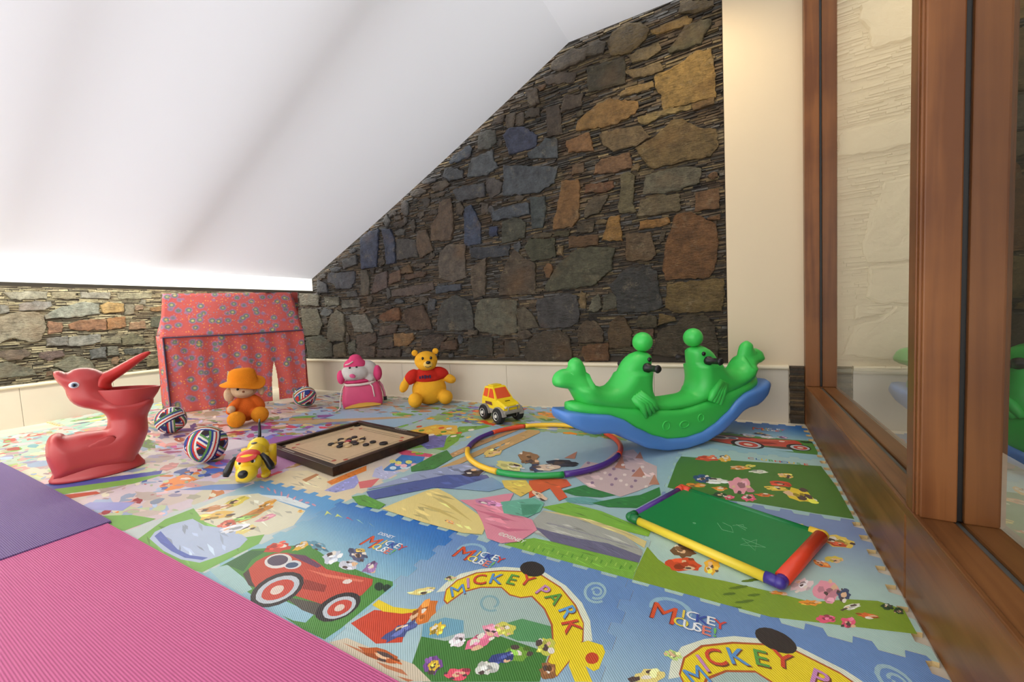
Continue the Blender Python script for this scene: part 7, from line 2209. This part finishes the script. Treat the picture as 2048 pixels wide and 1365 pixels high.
# cloth tent -----------------------------------------------------------------
def floral():
    m, nt, b = new_mat('red_floral_cotton')
    tc = N(nt, 'ShaderNodeTexCoord')
    v1 = N(nt, 'ShaderNodeTexVoronoi')
    v1.inputs['Scale'].default_value = 13
    nt.links.new(tc.outputs['Object'], v1.inputs['Vector'])
    cr = N(nt, 'ShaderNodeValToRGB')
    e = cr.color_ramp.elements
    e[0].position = .0
    e[0].color = (*lin((214, 196, 120)), 1)
    e[1].position = .22
    e[1].color = (*lin((96, 112, 96)), 1)
    for p, c in ((.36, (150, 110, 140)), (.46, (186, 84, 80)), (.75, (194, 86, 78))):
        x = cr.color_ramp.elements.new(p)
        x.color = (*lin(c), 1)
    nt.links.new(v1.outputs['Distance'], cr.inputs[0])
    v2 = N(nt, 'ShaderNodeTexVoronoi')
    v2.inputs['Scale'].default_value = 44
    nt.links.new(tc.outputs['Object'], v2.inputs['Vector'])
    r2 = N(nt, 'ShaderNodeMapRange')
    for i, v in ((1, .22), (2, .3), (3, .75), (4, 0.0)):
        r2.inputs[i].default_value = v
    nt.links.new(v2.outputs['Distance'], r2.inputs[0])
    cc = N(nt, 'ShaderNodeValToRGB')
    cc.color_ramp.interpolation = 'CONSTANT'
    cc.color_ramp.elements[0].color = (*lin((226, 150, 70)), 1)
    cc.color_ramp.elements[1].position = .4
    cc.color_ramp.elements[1].color = (*lin((190, 120, 140)), 1)
    x = cc.color_ramp.elements.new(.7)
    x.color = (*lin((120, 130, 150)), 1)
    sep = N(nt, 'ShaderNodeSeparateColor')
    nt.links.new(v2.outputs['Color'], sep.inputs[0])
    nt.links.new(sep.outputs[0], cc.inputs[0])
    mx = N(nt, 'ShaderNodeMix', data_type='RGBA')
    nt.links.new(r2.outputs[0], mx.inputs['Factor'])
    nt.links.new(cr.outputs[0], mx.inputs['A'])
    nt.links.new(cc.outputs[0], mx.inputs['B'])
    nt.links.new(mx.outputs['Result'], b.inputs['Base Color'])
    b.inputs['Roughness'].default_value = .85
    nz = N(nt, 'ShaderNodeTexNoise')
    nz.inputs['Scale'].default_value = 6
    nt.links.new(tc.outputs['Object'], nz.inputs['Vector'])
    bp = N(nt, 'ShaderNodeBump')
    bp.inputs['Strength'].default_value = .3
    bp.inputs['Distance'].default_value = .03
    nt.links.new(nz.outputs['Fac'], bp.inputs['Height'])
    nt.links.new(bp.outputs[0], b.inputs['Normal'])
    return m


M_FLORAL = floral()
M_PIPING = plain('dark_piping', (70, 56, 80), .8, .3, 40)
TA = math.radians(62)
TENT_W = 1.13
tent = thing('play_tent', 'red floral cotton play tent with a slit doorway', 'tent', (-4.54, 1.639, 0.003), TA)
TW, TD, EZ, RZ = TENT_W, .40, .72, 1.117   # width, depth, eave, ridge


def cloth_panel(name, pts_fn, nu, nv, holes=None):
    mb = MB()
    idx = {}
    for i in range(nu + 1):
        for j in range(nv + 1):
            idx[i, j] = len(mb.v)
            mb.v.append(tuple(pts_fn(i / nu, j / nv)))
    for i in range(nu):
        for j in range(nv):
            u, v = (i + .5) / nu, (j + .5) / nv
            if holes and holes(u, v):
                continue
            mb.f.append((idx[i, j], idx[i + 1, j], idx[i + 1, j + 1], idx[i, j + 1]))
            mb.c.append(None)
    o = mb.build(name, M_FLORAL, tent, smooth=True, normals=False)
    so = o.modifiers.new('thickness', 'SOLIDIFY')
    so.thickness = .003
    return o


def wav(u, v):
    return .012 * math.sin(u * 17 + v * 3) * (1 - v) + .006 * math.sin(u * 41 + 2 * v)


def slit(u, v):
    z = v * EZ
    l1 = .40
    l2 = .745
    w1 = .024 * (1 - (z / .36) ** 3) if z < .36 else 0
    w2 = .027 * (1 - (z / .40) ** 3) if z < .40 else 0
    return abs(u - l1) < w1 or abs(u - l2) < w2


cloth_panel('front_wall', lambda u, v: (u * TW + .02 * (v - .5) * (1 if u > .5 else -.2), wav(u, v), v * EZ), 260, 110, slit)
cloth_panel('roof_front', lambda u, v: (-.02 + .02 * v + u * (TW + .02 - .09 * v), -.014 + v * TD / 2 + .008 * math.sin(u * 13) * math.sin(3.14 * v), EZ - .02 + v * (RZ - EZ + .02)), 40, 16)
cloth_panel('roof_back', lambda u, v: (u * TW, TD - v * TD / 2, EZ + v * (RZ - EZ)), 10, 6)
cloth_panel('side_wall', lambda u, v: (wav(u, v) - .005 - .10 * u, u * TD, v * EZ), 20, 14)
cloth_panel('side_wall', lambda u, v: (TW + wav(u, v), u * TD, v * EZ), 20, 14)
cloth_panel('gable', lambda u, v: (-.005 + .04 * v - .1 * u * (1 - v), TD / 2 + (u - .5) * TD * (1 - v), EZ + v * (RZ - EZ)), 8, 8)
cloth_panel('gable', lambda u, v: (TW - .06 * v, TD / 2 + (u - .5) * TD * (1 - v), EZ + v * (RZ - EZ)), 8, 8)
mb = MB()
mb.tube([(0, -.012, .01), (0, -.012, EZ - .01)], .006, 8)
mb.build('piping', M_PIPING, tent)
mb = MB()
mb.tube([(0.0, -.018, EZ - .015), (TW / 2, -.02, EZ - .022), (TW, -.018, EZ - .015)], .006, 8)
mb.build('piping', M_PIPING, tent)
for x, y in ((.03, .04), (TW - .03, .04), (.03, TD - .04), (TW - .03, TD - .04)):
    mb = MB()
    mb.tube([(x, y, 0), (x, y, EZ - .01)], .011, 10)
    mb.build('tent_pole', plain('pale_pole', (210, 200, 180), .5), tent, smooth=True)


# orange doll ----------------------------------------------------------------
def fuzz(name, rgb, var=.1):
    return plain(name, rgb, .9, var, 40, .5, 220, .2)


M_ORG = fuzz('orange_plush', (232, 112, 40))
M_ORGY = fuzz('amber_plush', (236, 150, 38))
M_BEIGE = fuzz('beige_plush', (214, 184, 148))
M_HAT = fuzz('orange_felt', (238, 140, 30), .05)
doll = thing('orange_doll', 'orange plush doll in a brimmed hat sitting by the tent', 'plush toy', (-3.42, 1.70, 0.003), face_camera(-3.42, 1.70))
plush('body', [((.015, .02, .12), (.085, .07, .11)), ((-.065, -.02, .15), (.035, .035, .075), Matrix.Rotation(.7, 3, 'Y')), ((.095, .0, .16), (.035, .035, .075), Matrix.Rotation(-.6, 3, 'Y')), ((-.04, -.05, .06), (.04, .085, .045)), ((.075, -.02, .07), (.04, .085, .045))], M_ORG, doll, .007)
plush('foot', [((-.055, -.12, .062), (.062, .05, .062))], M_ORGY, doll, .007, 2)
plush('foot', [((.10, -.07, .064), (.062, .05, .064))], M_ORGY, doll, .007, 2)
plush('head', [((.01, .0, .272), (.092, .08, .072)), ((.015, -.055, .258), (.064, .044, .038))], M_BEIGE, doll, .006)
plush('hand', [((-.082, -.07, .135), (.03, .034, .03))], M_BEIGE, doll, .006)
plush('ear', [((.125, -.01, .255), (.024, .03, .048))], M_BEIGE, doll, .005)
plush('ear', [((-.088, .0, .24), (.036, .036, .055))], M_BEIGE, doll, .005)
mb = MB()
hr = []
for r_, z in ((.07, .31), (.15, .306), (.154, .31), (.15, .315), (.104, .332), (.1, .35), (.096, .385), (.084, .422), (.055, .438), (.001, .44)):
    hr.append([(r_ * math.cos(2 * math.pi * k / 36) * 1.0 + .008, r_ * .85 * math.sin(2 * math.pi * k / 36), z + (.022 * math.sin(2 * 2 * math.pi * k / 36 + .6) + .012 * math.sin(2 * math.pi * k / 36 * 3) - .012 * math.cos(2 * math.pi * k / 36 - 4.7)) * (r_ > .1)) for k in range(36)])
mb.loft(hr)
mb.build('hat', M_HAT, doll, smooth=True)
for x in (-.03, .035):
    mb = MB()
    mb.ell((x, -.079, .285), (.009, .006, .009))
    mb.build('eye', M_EYEB, doll, smooth=True)
mb = MB()
mb.ell((.005, -.099, .264), (.009, .006, .007))
mb.build('nose', fuzz('brown_nose', (140, 90, 60)), doll, smooth=True)


# pink bag ------------------------------------------------------------------
M_PINK = plain('pink_nylon', (214, 74, 118), .45, .08, 12, .15, 30)
M_PINKP = fuzz('pink_plush', (222, 74, 124))
M_GREYP = fuzz('pale_grey_plush', (206, 200, 196))
M_CORD = plain('cream_cord', (224, 204, 196), .7)
bag = thing('plush_backpack', 'pink plush-headed child backpack standing against the wall', 'backpack', (-2.99, 2.475, 0.003), face_camera(-2.99, 2.475))
mb = MB()
rg = []
for z, a, bb, rr_ in ((0, .155, .085, .03), (.006, .165, .095, .035), (.05, .172, .1, .04), (.11, .168, .098, .04), (.17, .158, .092, .045), (.205, .145, .084, .045), (.215, .13, .075, .04)):
    ring_ = []
    for cx, cy, a0 in ((a - rr_, bb - rr_, 0), (-a + rr_, bb - rr_, 90), (-a + rr_, -bb + rr_, 180), (a - rr_, -bb + rr_, 270)):
        for k in range(7):
            t = math.radians(a0 + 90 * k / 6)
            ring_.append((.012 + cx + rr_ * math.cos(t), cy + rr_ * math.sin(t), z))
    rg.append(ring_)
mb.loft(rg)
bagb = mb.build('bag_body', M_PINK, bag, smooth=True)
mb = MB()
mb.loft([[(.012 + .150 * x, -.099 - .004 * (1 - abs(x)), .002) for x in (-1, -.6, -.2, .2, .6, 1)] + [(.012 + .150 * x, -.101 - .004 * (1 - abs(x)), .014 + .026 * (1 - x * x)) for x in (1, .6, .2, -.2, -.6, -1)],
         [(.012 + .150 * x, -.08, .002) for x in (-1, -.6, -.2, .2, .6, 1)] + [(.012 + .150 * x, -.08, .014 + .026 * (1 - x * x)) for x in (1, .6, .2, -.2, -.6, -1)]])
mb.build('yellow_patch', plain('yellow_nylon', (220, 170, 70), .5), bagb)
mb = MB()
mb.tube([(-.13, -.04, .212), (-.115, -.088, .207), (0, -.1, .203), (.08, -.098, .207), (.13, -.06, .214)], .011, 10)
mb.build('drawstring_band', M_CORD, bag, smooth=True)
mb = MB()
mb.tube([(.08, -.098, .205), (.1, -.112, .18), (.106, -.114, .13), (.112, -.112, .085)], .006, 8)
mb.build('drawstring', M_CORD, bag, smooth=True)
mb = MB()
mb.tube([(-.13, -.05, .21), (-.155, -.09, .17), (-.172, -.105, .09), (-.175, -.11, .03), (-.19, -.14, .006), (-.215, -.17, .005)], .0045, 8)
mb.build('drawstring', M_CORD, bag, smooth=True)
mb = MB()
mb.tube([(.16, .03, .2), (.186, .02, .16), (.2, .01, .1), (.205, 0, .05)], .012, 8)
mb.build('shoulder_strap', plain('pale_pink_strap', (232, 150, 176), .5), bag, smooth=True)
mb = MB()
mb.rbox(.192, .222, -.012, .012, .022, .058, .004)
mb.build('strap_buckle', M_BLACK, bag)
plush('head', [((-.035, -.02, .305), (.122, .085, .082)), ((.06, .01, .318), (.1, .068, .09)), ((-.06, -.078, .288), (.062, .04, .042)), ((.085, -.03, .24), (.045, .04, .035))], M_GREYP, bag, .007)
plush('hood', [((-.03, .0, .368), (.1, .08, .07)), ((-.025, .005, .425), (.056, .05, .044))], M_PINKP, bag, .007)
plush('paw', [((.155, -.02, .285), (.04, .055, .072))], M_PINKP, bag, .006)
plush('paw', [((-.155, -.02, .275), (.034, .05, .064))], M_PINKP, bag, .006)
plush('collar', [((-.02, -.02, .228), (.12, .075, .022))], M_PINKP, bag, .006)
mb = MB()
mb.ell((-.058, -.119, .288), (.026, .012, .018), Matrix.Rotation(.4, 3, 'Y'))
mb.build('mouth', plain('pink_felt', (220, 92, 140), .9), bag, smooth=True)
for x in (-.075, -.02):
    mb = MB()
    mb.ell((x, -.081, .358), (.01, .007, .01))
    mb.build('eye', M_EYEB, bag, smooth=True)
mb = MB()
mb.tube([(-.11, -.06, .385), (-.08, -.076, .392), (-.045, -.072, .412)], .006, 8)
mb.build('brow_band', M_CORD, bag, smooth=True)


# yellow bear ---------------------------------------------------------------
M_YEL = fuzz('yellow_plush', (236, 172, 46), .06)
M_RED = fuzz('red_jersey', (196, 44, 32), .08)
bear = thing('teddy_bear', 'yellow plush teddy bear in a short red shirt', 'plush toy', (-2.40, 2.66, 0.003), face_camera(-2.40, 2.66))
plush('body', [((.045, .02, .132), (.15, .12, .134)), ((.04, .02, .22), (.09, .08, .09)), ((-.08, -.09, .066), (.06, .08, .064), Matrix.Rotation(.15, 3, 'Z')), ((.178, -.06, .063), (.062, .08, .062), Matrix.Rotation(-.25, 3, 'Z')),
                ((-.165, -.015, .185), (.038, .042, .062), Matrix.Rotation(.45, 3, 'Y')), ((.225, -.01, .215), (.06, .042, .04), Matrix.Rotation(.45, 3, 'Y')), ((-.12, 0, .245), (.042, .044, .06), Matrix.Rotation(.8, 3, 'Y')), ((.15, 0, .26), (.07, .044, .042), Matrix.Rotation(.35, 3, 'Y'))], M_YEL, bear, .007)
plush('shirt', [((.04, .018, .262), (.112, .1, .078)), ((.045, .018, .235), (.122, .108, .05)), ((-.1, .0, .255), (.078, .06, .054), Matrix.Rotation(-.85, 3, 'Y')), ((.145, .0, .272), (.08, .06, .054), Matrix.Rotation(.35, 3, 'Y'))], M_RED, bear, .007)
mb = MB()
for k in range(5):
    mb.box(.0 + k * .021 - .035, .0 + k * .021 - .021, -.0935, -.0825, .245 + (k % 2) * .004, .268 + (k % 3) * .003)
mb.build('chest_print', plain('navy_print', (52, 34, 74), .8), bear)['kind'] = 'stuff'
plush('head', [((.032, .0, .39), (.1, .085, .084)), ((.034, -.03, .358), (.086, .07, .055))], M_YEL, bear, .006)
plush('muzzle', [((.045, -.093, .365), (.04, .028, .03))], fuzz('pale_yellow_plush', (246, 204, 112)), bear, .005, 3)
for x, z in ((-.06, .462), (.118, .466)):
    plush('ear', [((x, .005, z), (.028, .014, .028))], M_YEL, bear, .005, 2)
mb = MB()
mb.ell((.048, -.121, .383), (.02, .012, .015))
mb.build('nose', M_EYEB, bear, smooth=True)
for x in (.004, .074):
    mb = MB()
    mb.ell((x, -.0805, .418), (.01, .007, .013))
    mb.build('eye', M_EYEB, bear, smooth=True)
mb = MB()
mb.tube([(.02, -.113, .35), (.045, -.122, .343), (.07, -.112, .35)], .0022, 6)
mb.build('mouth_stitch', M_EYEB, bear)


# toy jeep -----------------------------------------------------------------
M_JY = plain('yellow_body_paint', (242, 210, 32), .3, .04)
M_JO = plain('orange_glazing', (222, 84, 44), .25, .06)
M_JG = plain('grey_cladding', (150, 144, 138), .4, .06)
M_TYRE = plain('tyre_rubber', (26, 26, 28), .7, .1, 50, .3, 90)
M_HUB = plain('silver_hub', (228, 224, 214), .3, .05)
jeep = thing('toy_jeep', 'yellow toy off-road jeep with orange windows', 'toy car', (-1.497, 2.452, 0.003), math.radians(-26))
def cross(x, w, zs):
    return [(x, -w, zs[0]), (x, -w * 1.0, zs[1]), (x, -w * .98, zs[2]), (x, -w * .8, zs[3]), (x, w * .8, zs[3]), (x, w * .98, zs[2]), (x, w, zs[1]), (x, w, zs[0])]
mb = MB()
mb.loft([cross(-.142, .068, (.075, .1, .13, .15)), cross(-.138, .074, (.07, .1, .145, .158)), cross(.02, .076, (.07, .1, .15, .162)), cross(.06, .076, (.07, .1, .148, .158)), cross(.125, .074, (.072, .095, .128, .138)), cross(.142, .066, (.078, .092, .115, .124))])
jb = mb.build('body_shell', M_JY, jeep)
mb = MB()
mb.loft([[(-.138, -.07, .152), (.055, -.072, .155), (.055, .072, .155), (-.138, .07, .152)], [(-.128, -.06, .2), (.018, -.06, .205), (.018, .06, .205), (-.128, .06, .2)], [(-.118, -.054, .232), (-.005, -.054, .236), (-.005, .054, .236), (-.118, .054, .232)], [(-.112, -.048, .238), (-.012, -.048, .242), (-.012, .048, .242), (-.112, .048, .238)]])
mb.build('cabin', M_JY, jeep)
def quad(name, pts, mat, par):
    m_ = MB()
    n_ = (Vector(pts[1]) - Vector(pts[0])).cross(Vector(pts[2]) - Vector(pts[0])).normalized() * .003
    m_.loft([[Vector(p) - n_ for p in pts], [Vector(p) + n_ for p in pts]])
    return m_.build(name, mat, par)
quad('windscreen', [(.048, -.058, .164), (.048, .058, .164), (.0, .046, .230), (.0, -.046, .230)], M_JO, jeep)
for s_ in (-1, 1):
    quad('side_window', [(.03, s_ * .0685, .164), (-.05, s_ * .0675, .164), (-.045, s_ * .0545, .226), (-.008, s_ * .0545, .226)], M_JO, jeep)
    quad('side_window', [(-.065, s_ * .0675, .166), (-.122, s_ * .067, .168), (-.112, s_ * .0545, .224), (-.062, s_ * .0545, .226)], M_JO, jeep)
    quad('side_decal', [(.01, s_ * .0755, .115), (-.08, s_ * .0755, .118), (-.082, s_ * .0755, .135), (.0, s_ * .0755, .138)], plain('maroon_decal', (110, 60, 56), .5), jb)
    m_ = MB()
    m_.rbox(-.05, .03, s_ * .07 - .01, s_ * .07 + .012, .058, .092, .004)
    m_.build('side_sill', M_JG, jeep)
    for xc in (-.09, .09):
        m_ = MB()
        m_.loft([[(xc + q * .068 * math.cos(math.radians(a)) * 1.0, s_ * yy, .055 + q * .062 * math.sin(math.radians(a))) for q, a in [(1, a_) for a_ in range(0, 181, 20)] + [(.8, a_) for a_ in range(180, -1, -20)]] for yy in (.058, .088)])
        m_.build('wheel_arch', M_JG, jeep)
        wh = MB()
        MW = Matrix.Rotation(math.radians(90), 3, 'X')
        wh.lathe([(.028, -.022), (.048, -.024), (.055, -.016), (.055, .016), (.048, .024), (.028, .022)], c=(xc, s_ * .08, .055), seg=28, M=MW)
        wo = wh.build('wheel', M_TYRE, jeep, smooth=False)
        wh = MB()
        wh.lathe([(.001, -.028), (.011, -.028), (.013, -.022), (.026, -.020), (.030, -.0265), (.030, .0265), (.026, .020), (.013, .022), (.011, .028), (.001, .028)], c=(xc, s_ * .08, .055), seg=20, M=MW)
        wh.build('hub', M_HUB, wo)
    m_ = MB()
    m_.ell((.136, s_ * .048, .114), (.012, .016, .011))
    m_.build('headlight', plain('lamp_lens', (226, 214, 190), .15), jeep, smooth=True)
m_ = MB()
m_.rbox(.128, .158, -.072, .072, .068, .092, .006)
m_.build('front_bumper', M_JG, jeep)
m_ = MB()
m_.tube([(.15, -.04, .07), (.16, -.04, .118), (.16, .04, .118), (.15, .04, .07)], .005, 8)
m_.build('bull_bar', M_JG, jeep, smooth=True)
m_ = MB()
m_.rbox(-.1, -.03, -.038, .038, .24, .249, .004)
m_.build('roof_pod', M_JY, jeep)
m_ = MB()
m_.rbox(-.135, .125, -.045, .045, .04, .075, .006)
m_.build('chassis', M_TYRE, jeep)
m_ = MB()
for k in range(3):
    m_.box(.085, .098, -.02 + k * .014, -.01 + k * .014, .1475 - .0, .1505)
m_.build('bonnet_print', M_EYEB, jb)['kind'] = 'stuff'


# toy dog --------------------------------------------------------------------
M_DY = plain('yellow_dog_plastic', (240, 202, 42), .3, .04)
M_DR = plain('red_cap_plastic', (222, 70, 62), .35, .04)
M_DK = plain('black_dog_plastic', (24, 22, 24), .3, .05)
dog = thing('toy_dog', 'yellow plastic toy dog with black ears and red cap', 'toy dog', (-2.155, 1.10, 0.003), math.atan2(-.247, .299))
plush('body', [((-.09, 0, .115), (.06, .052, .055)), ((-.02, 0, .105), (.075, .045, .048)), ((.05, 0, .092), (.05, .045, .046))], M_DY, dog, .005, 4)
for x, y, sp in ((-.105, -.052, 1), (-.105, .052, 1), (.045, -.05, 0), (.045, .05, 0)):
    m_ = MB()
    m_.tube([(x, y, .115), (x, y * 1.05, .06), (x + .004, y * 1.08, .016)], [.03 if sp else .022, .024, .02], 14)
    m_.ell((x + .018, y * 1.08, .016), (.034, .021, .0155))
    m_.build('leg', M_DY, dog, smooth=True)
plush('head', [((.125, 0, .105), (.055, .058, .052)), ((.175, 0, .072), (.056, .046, .042))], M_DY, dog, .005, 4)
m_ = MB()
m_.ell((.222, -.004, .082), (.016, .021, .019))
m_.build('nose', M_DK, dog, smooth=True)
m_ = MB()
m_.ell((.112, 0, .135), (.045, .05, .028))
m_.ell((.15, 0, .138), (.04, .044, .008), Matrix.Rotation(.25, 3, 'Y'))
m_.build('cap', M_DR, dog, smooth=True)
for s_ in (-1, 1):
    m_ = MB()
    m_.ell((.158, s_ * .026, .118), (.013, .012, .013))
    eo = m_.build('eye', M_EYEW, dog, smooth=True)
    m_ = MB()
    m_.ell((.168, s_ * .025, .121), (.007, .007, .009))
    m_.build('pupil', M_DK, eo, smooth=True)
    m_ = MB()
    m_.tube([(.115, s_ * .052, .135), (.12, s_ * .072, .112), (.125, s_ * .09, .075), (.13, s_ * .096, .055)], [.011, .014, .018, .012], 12)
    m_.build('ear', M_DK, dog, smooth=True)
m_ = MB()
m_.tube([(-.13, 0, .15), (-.15, 0, .19), (-.18, -.005, .225), (-.22, -.01, .24)], [.009, .0075, .006, .004], 10)
m_.build('tail', M_DK, dog, smooth=True)
for x, y, z, r_ in ((-.05, -.008, .153, .018), (-.115, .018, .163, .01), (-.118, -.02, .162, .008)):
    m_ = MB()
    m_.ell((x, y, z), (r_, r_ * .8, .004))
    m_.build('spot', plain('grey_spot', (80, 80, 82), .4), dog, smooth=True)
m_ = MB()
m_.lathe([(.04, -.008), (.045, 0), (.04, .008)], c=(.085, 0, .1), M=Matrix.Rotation(math.radians(70), 3, 'Y'), seg=20)
m_.build('collar', M_DR, dog, smooth=True)
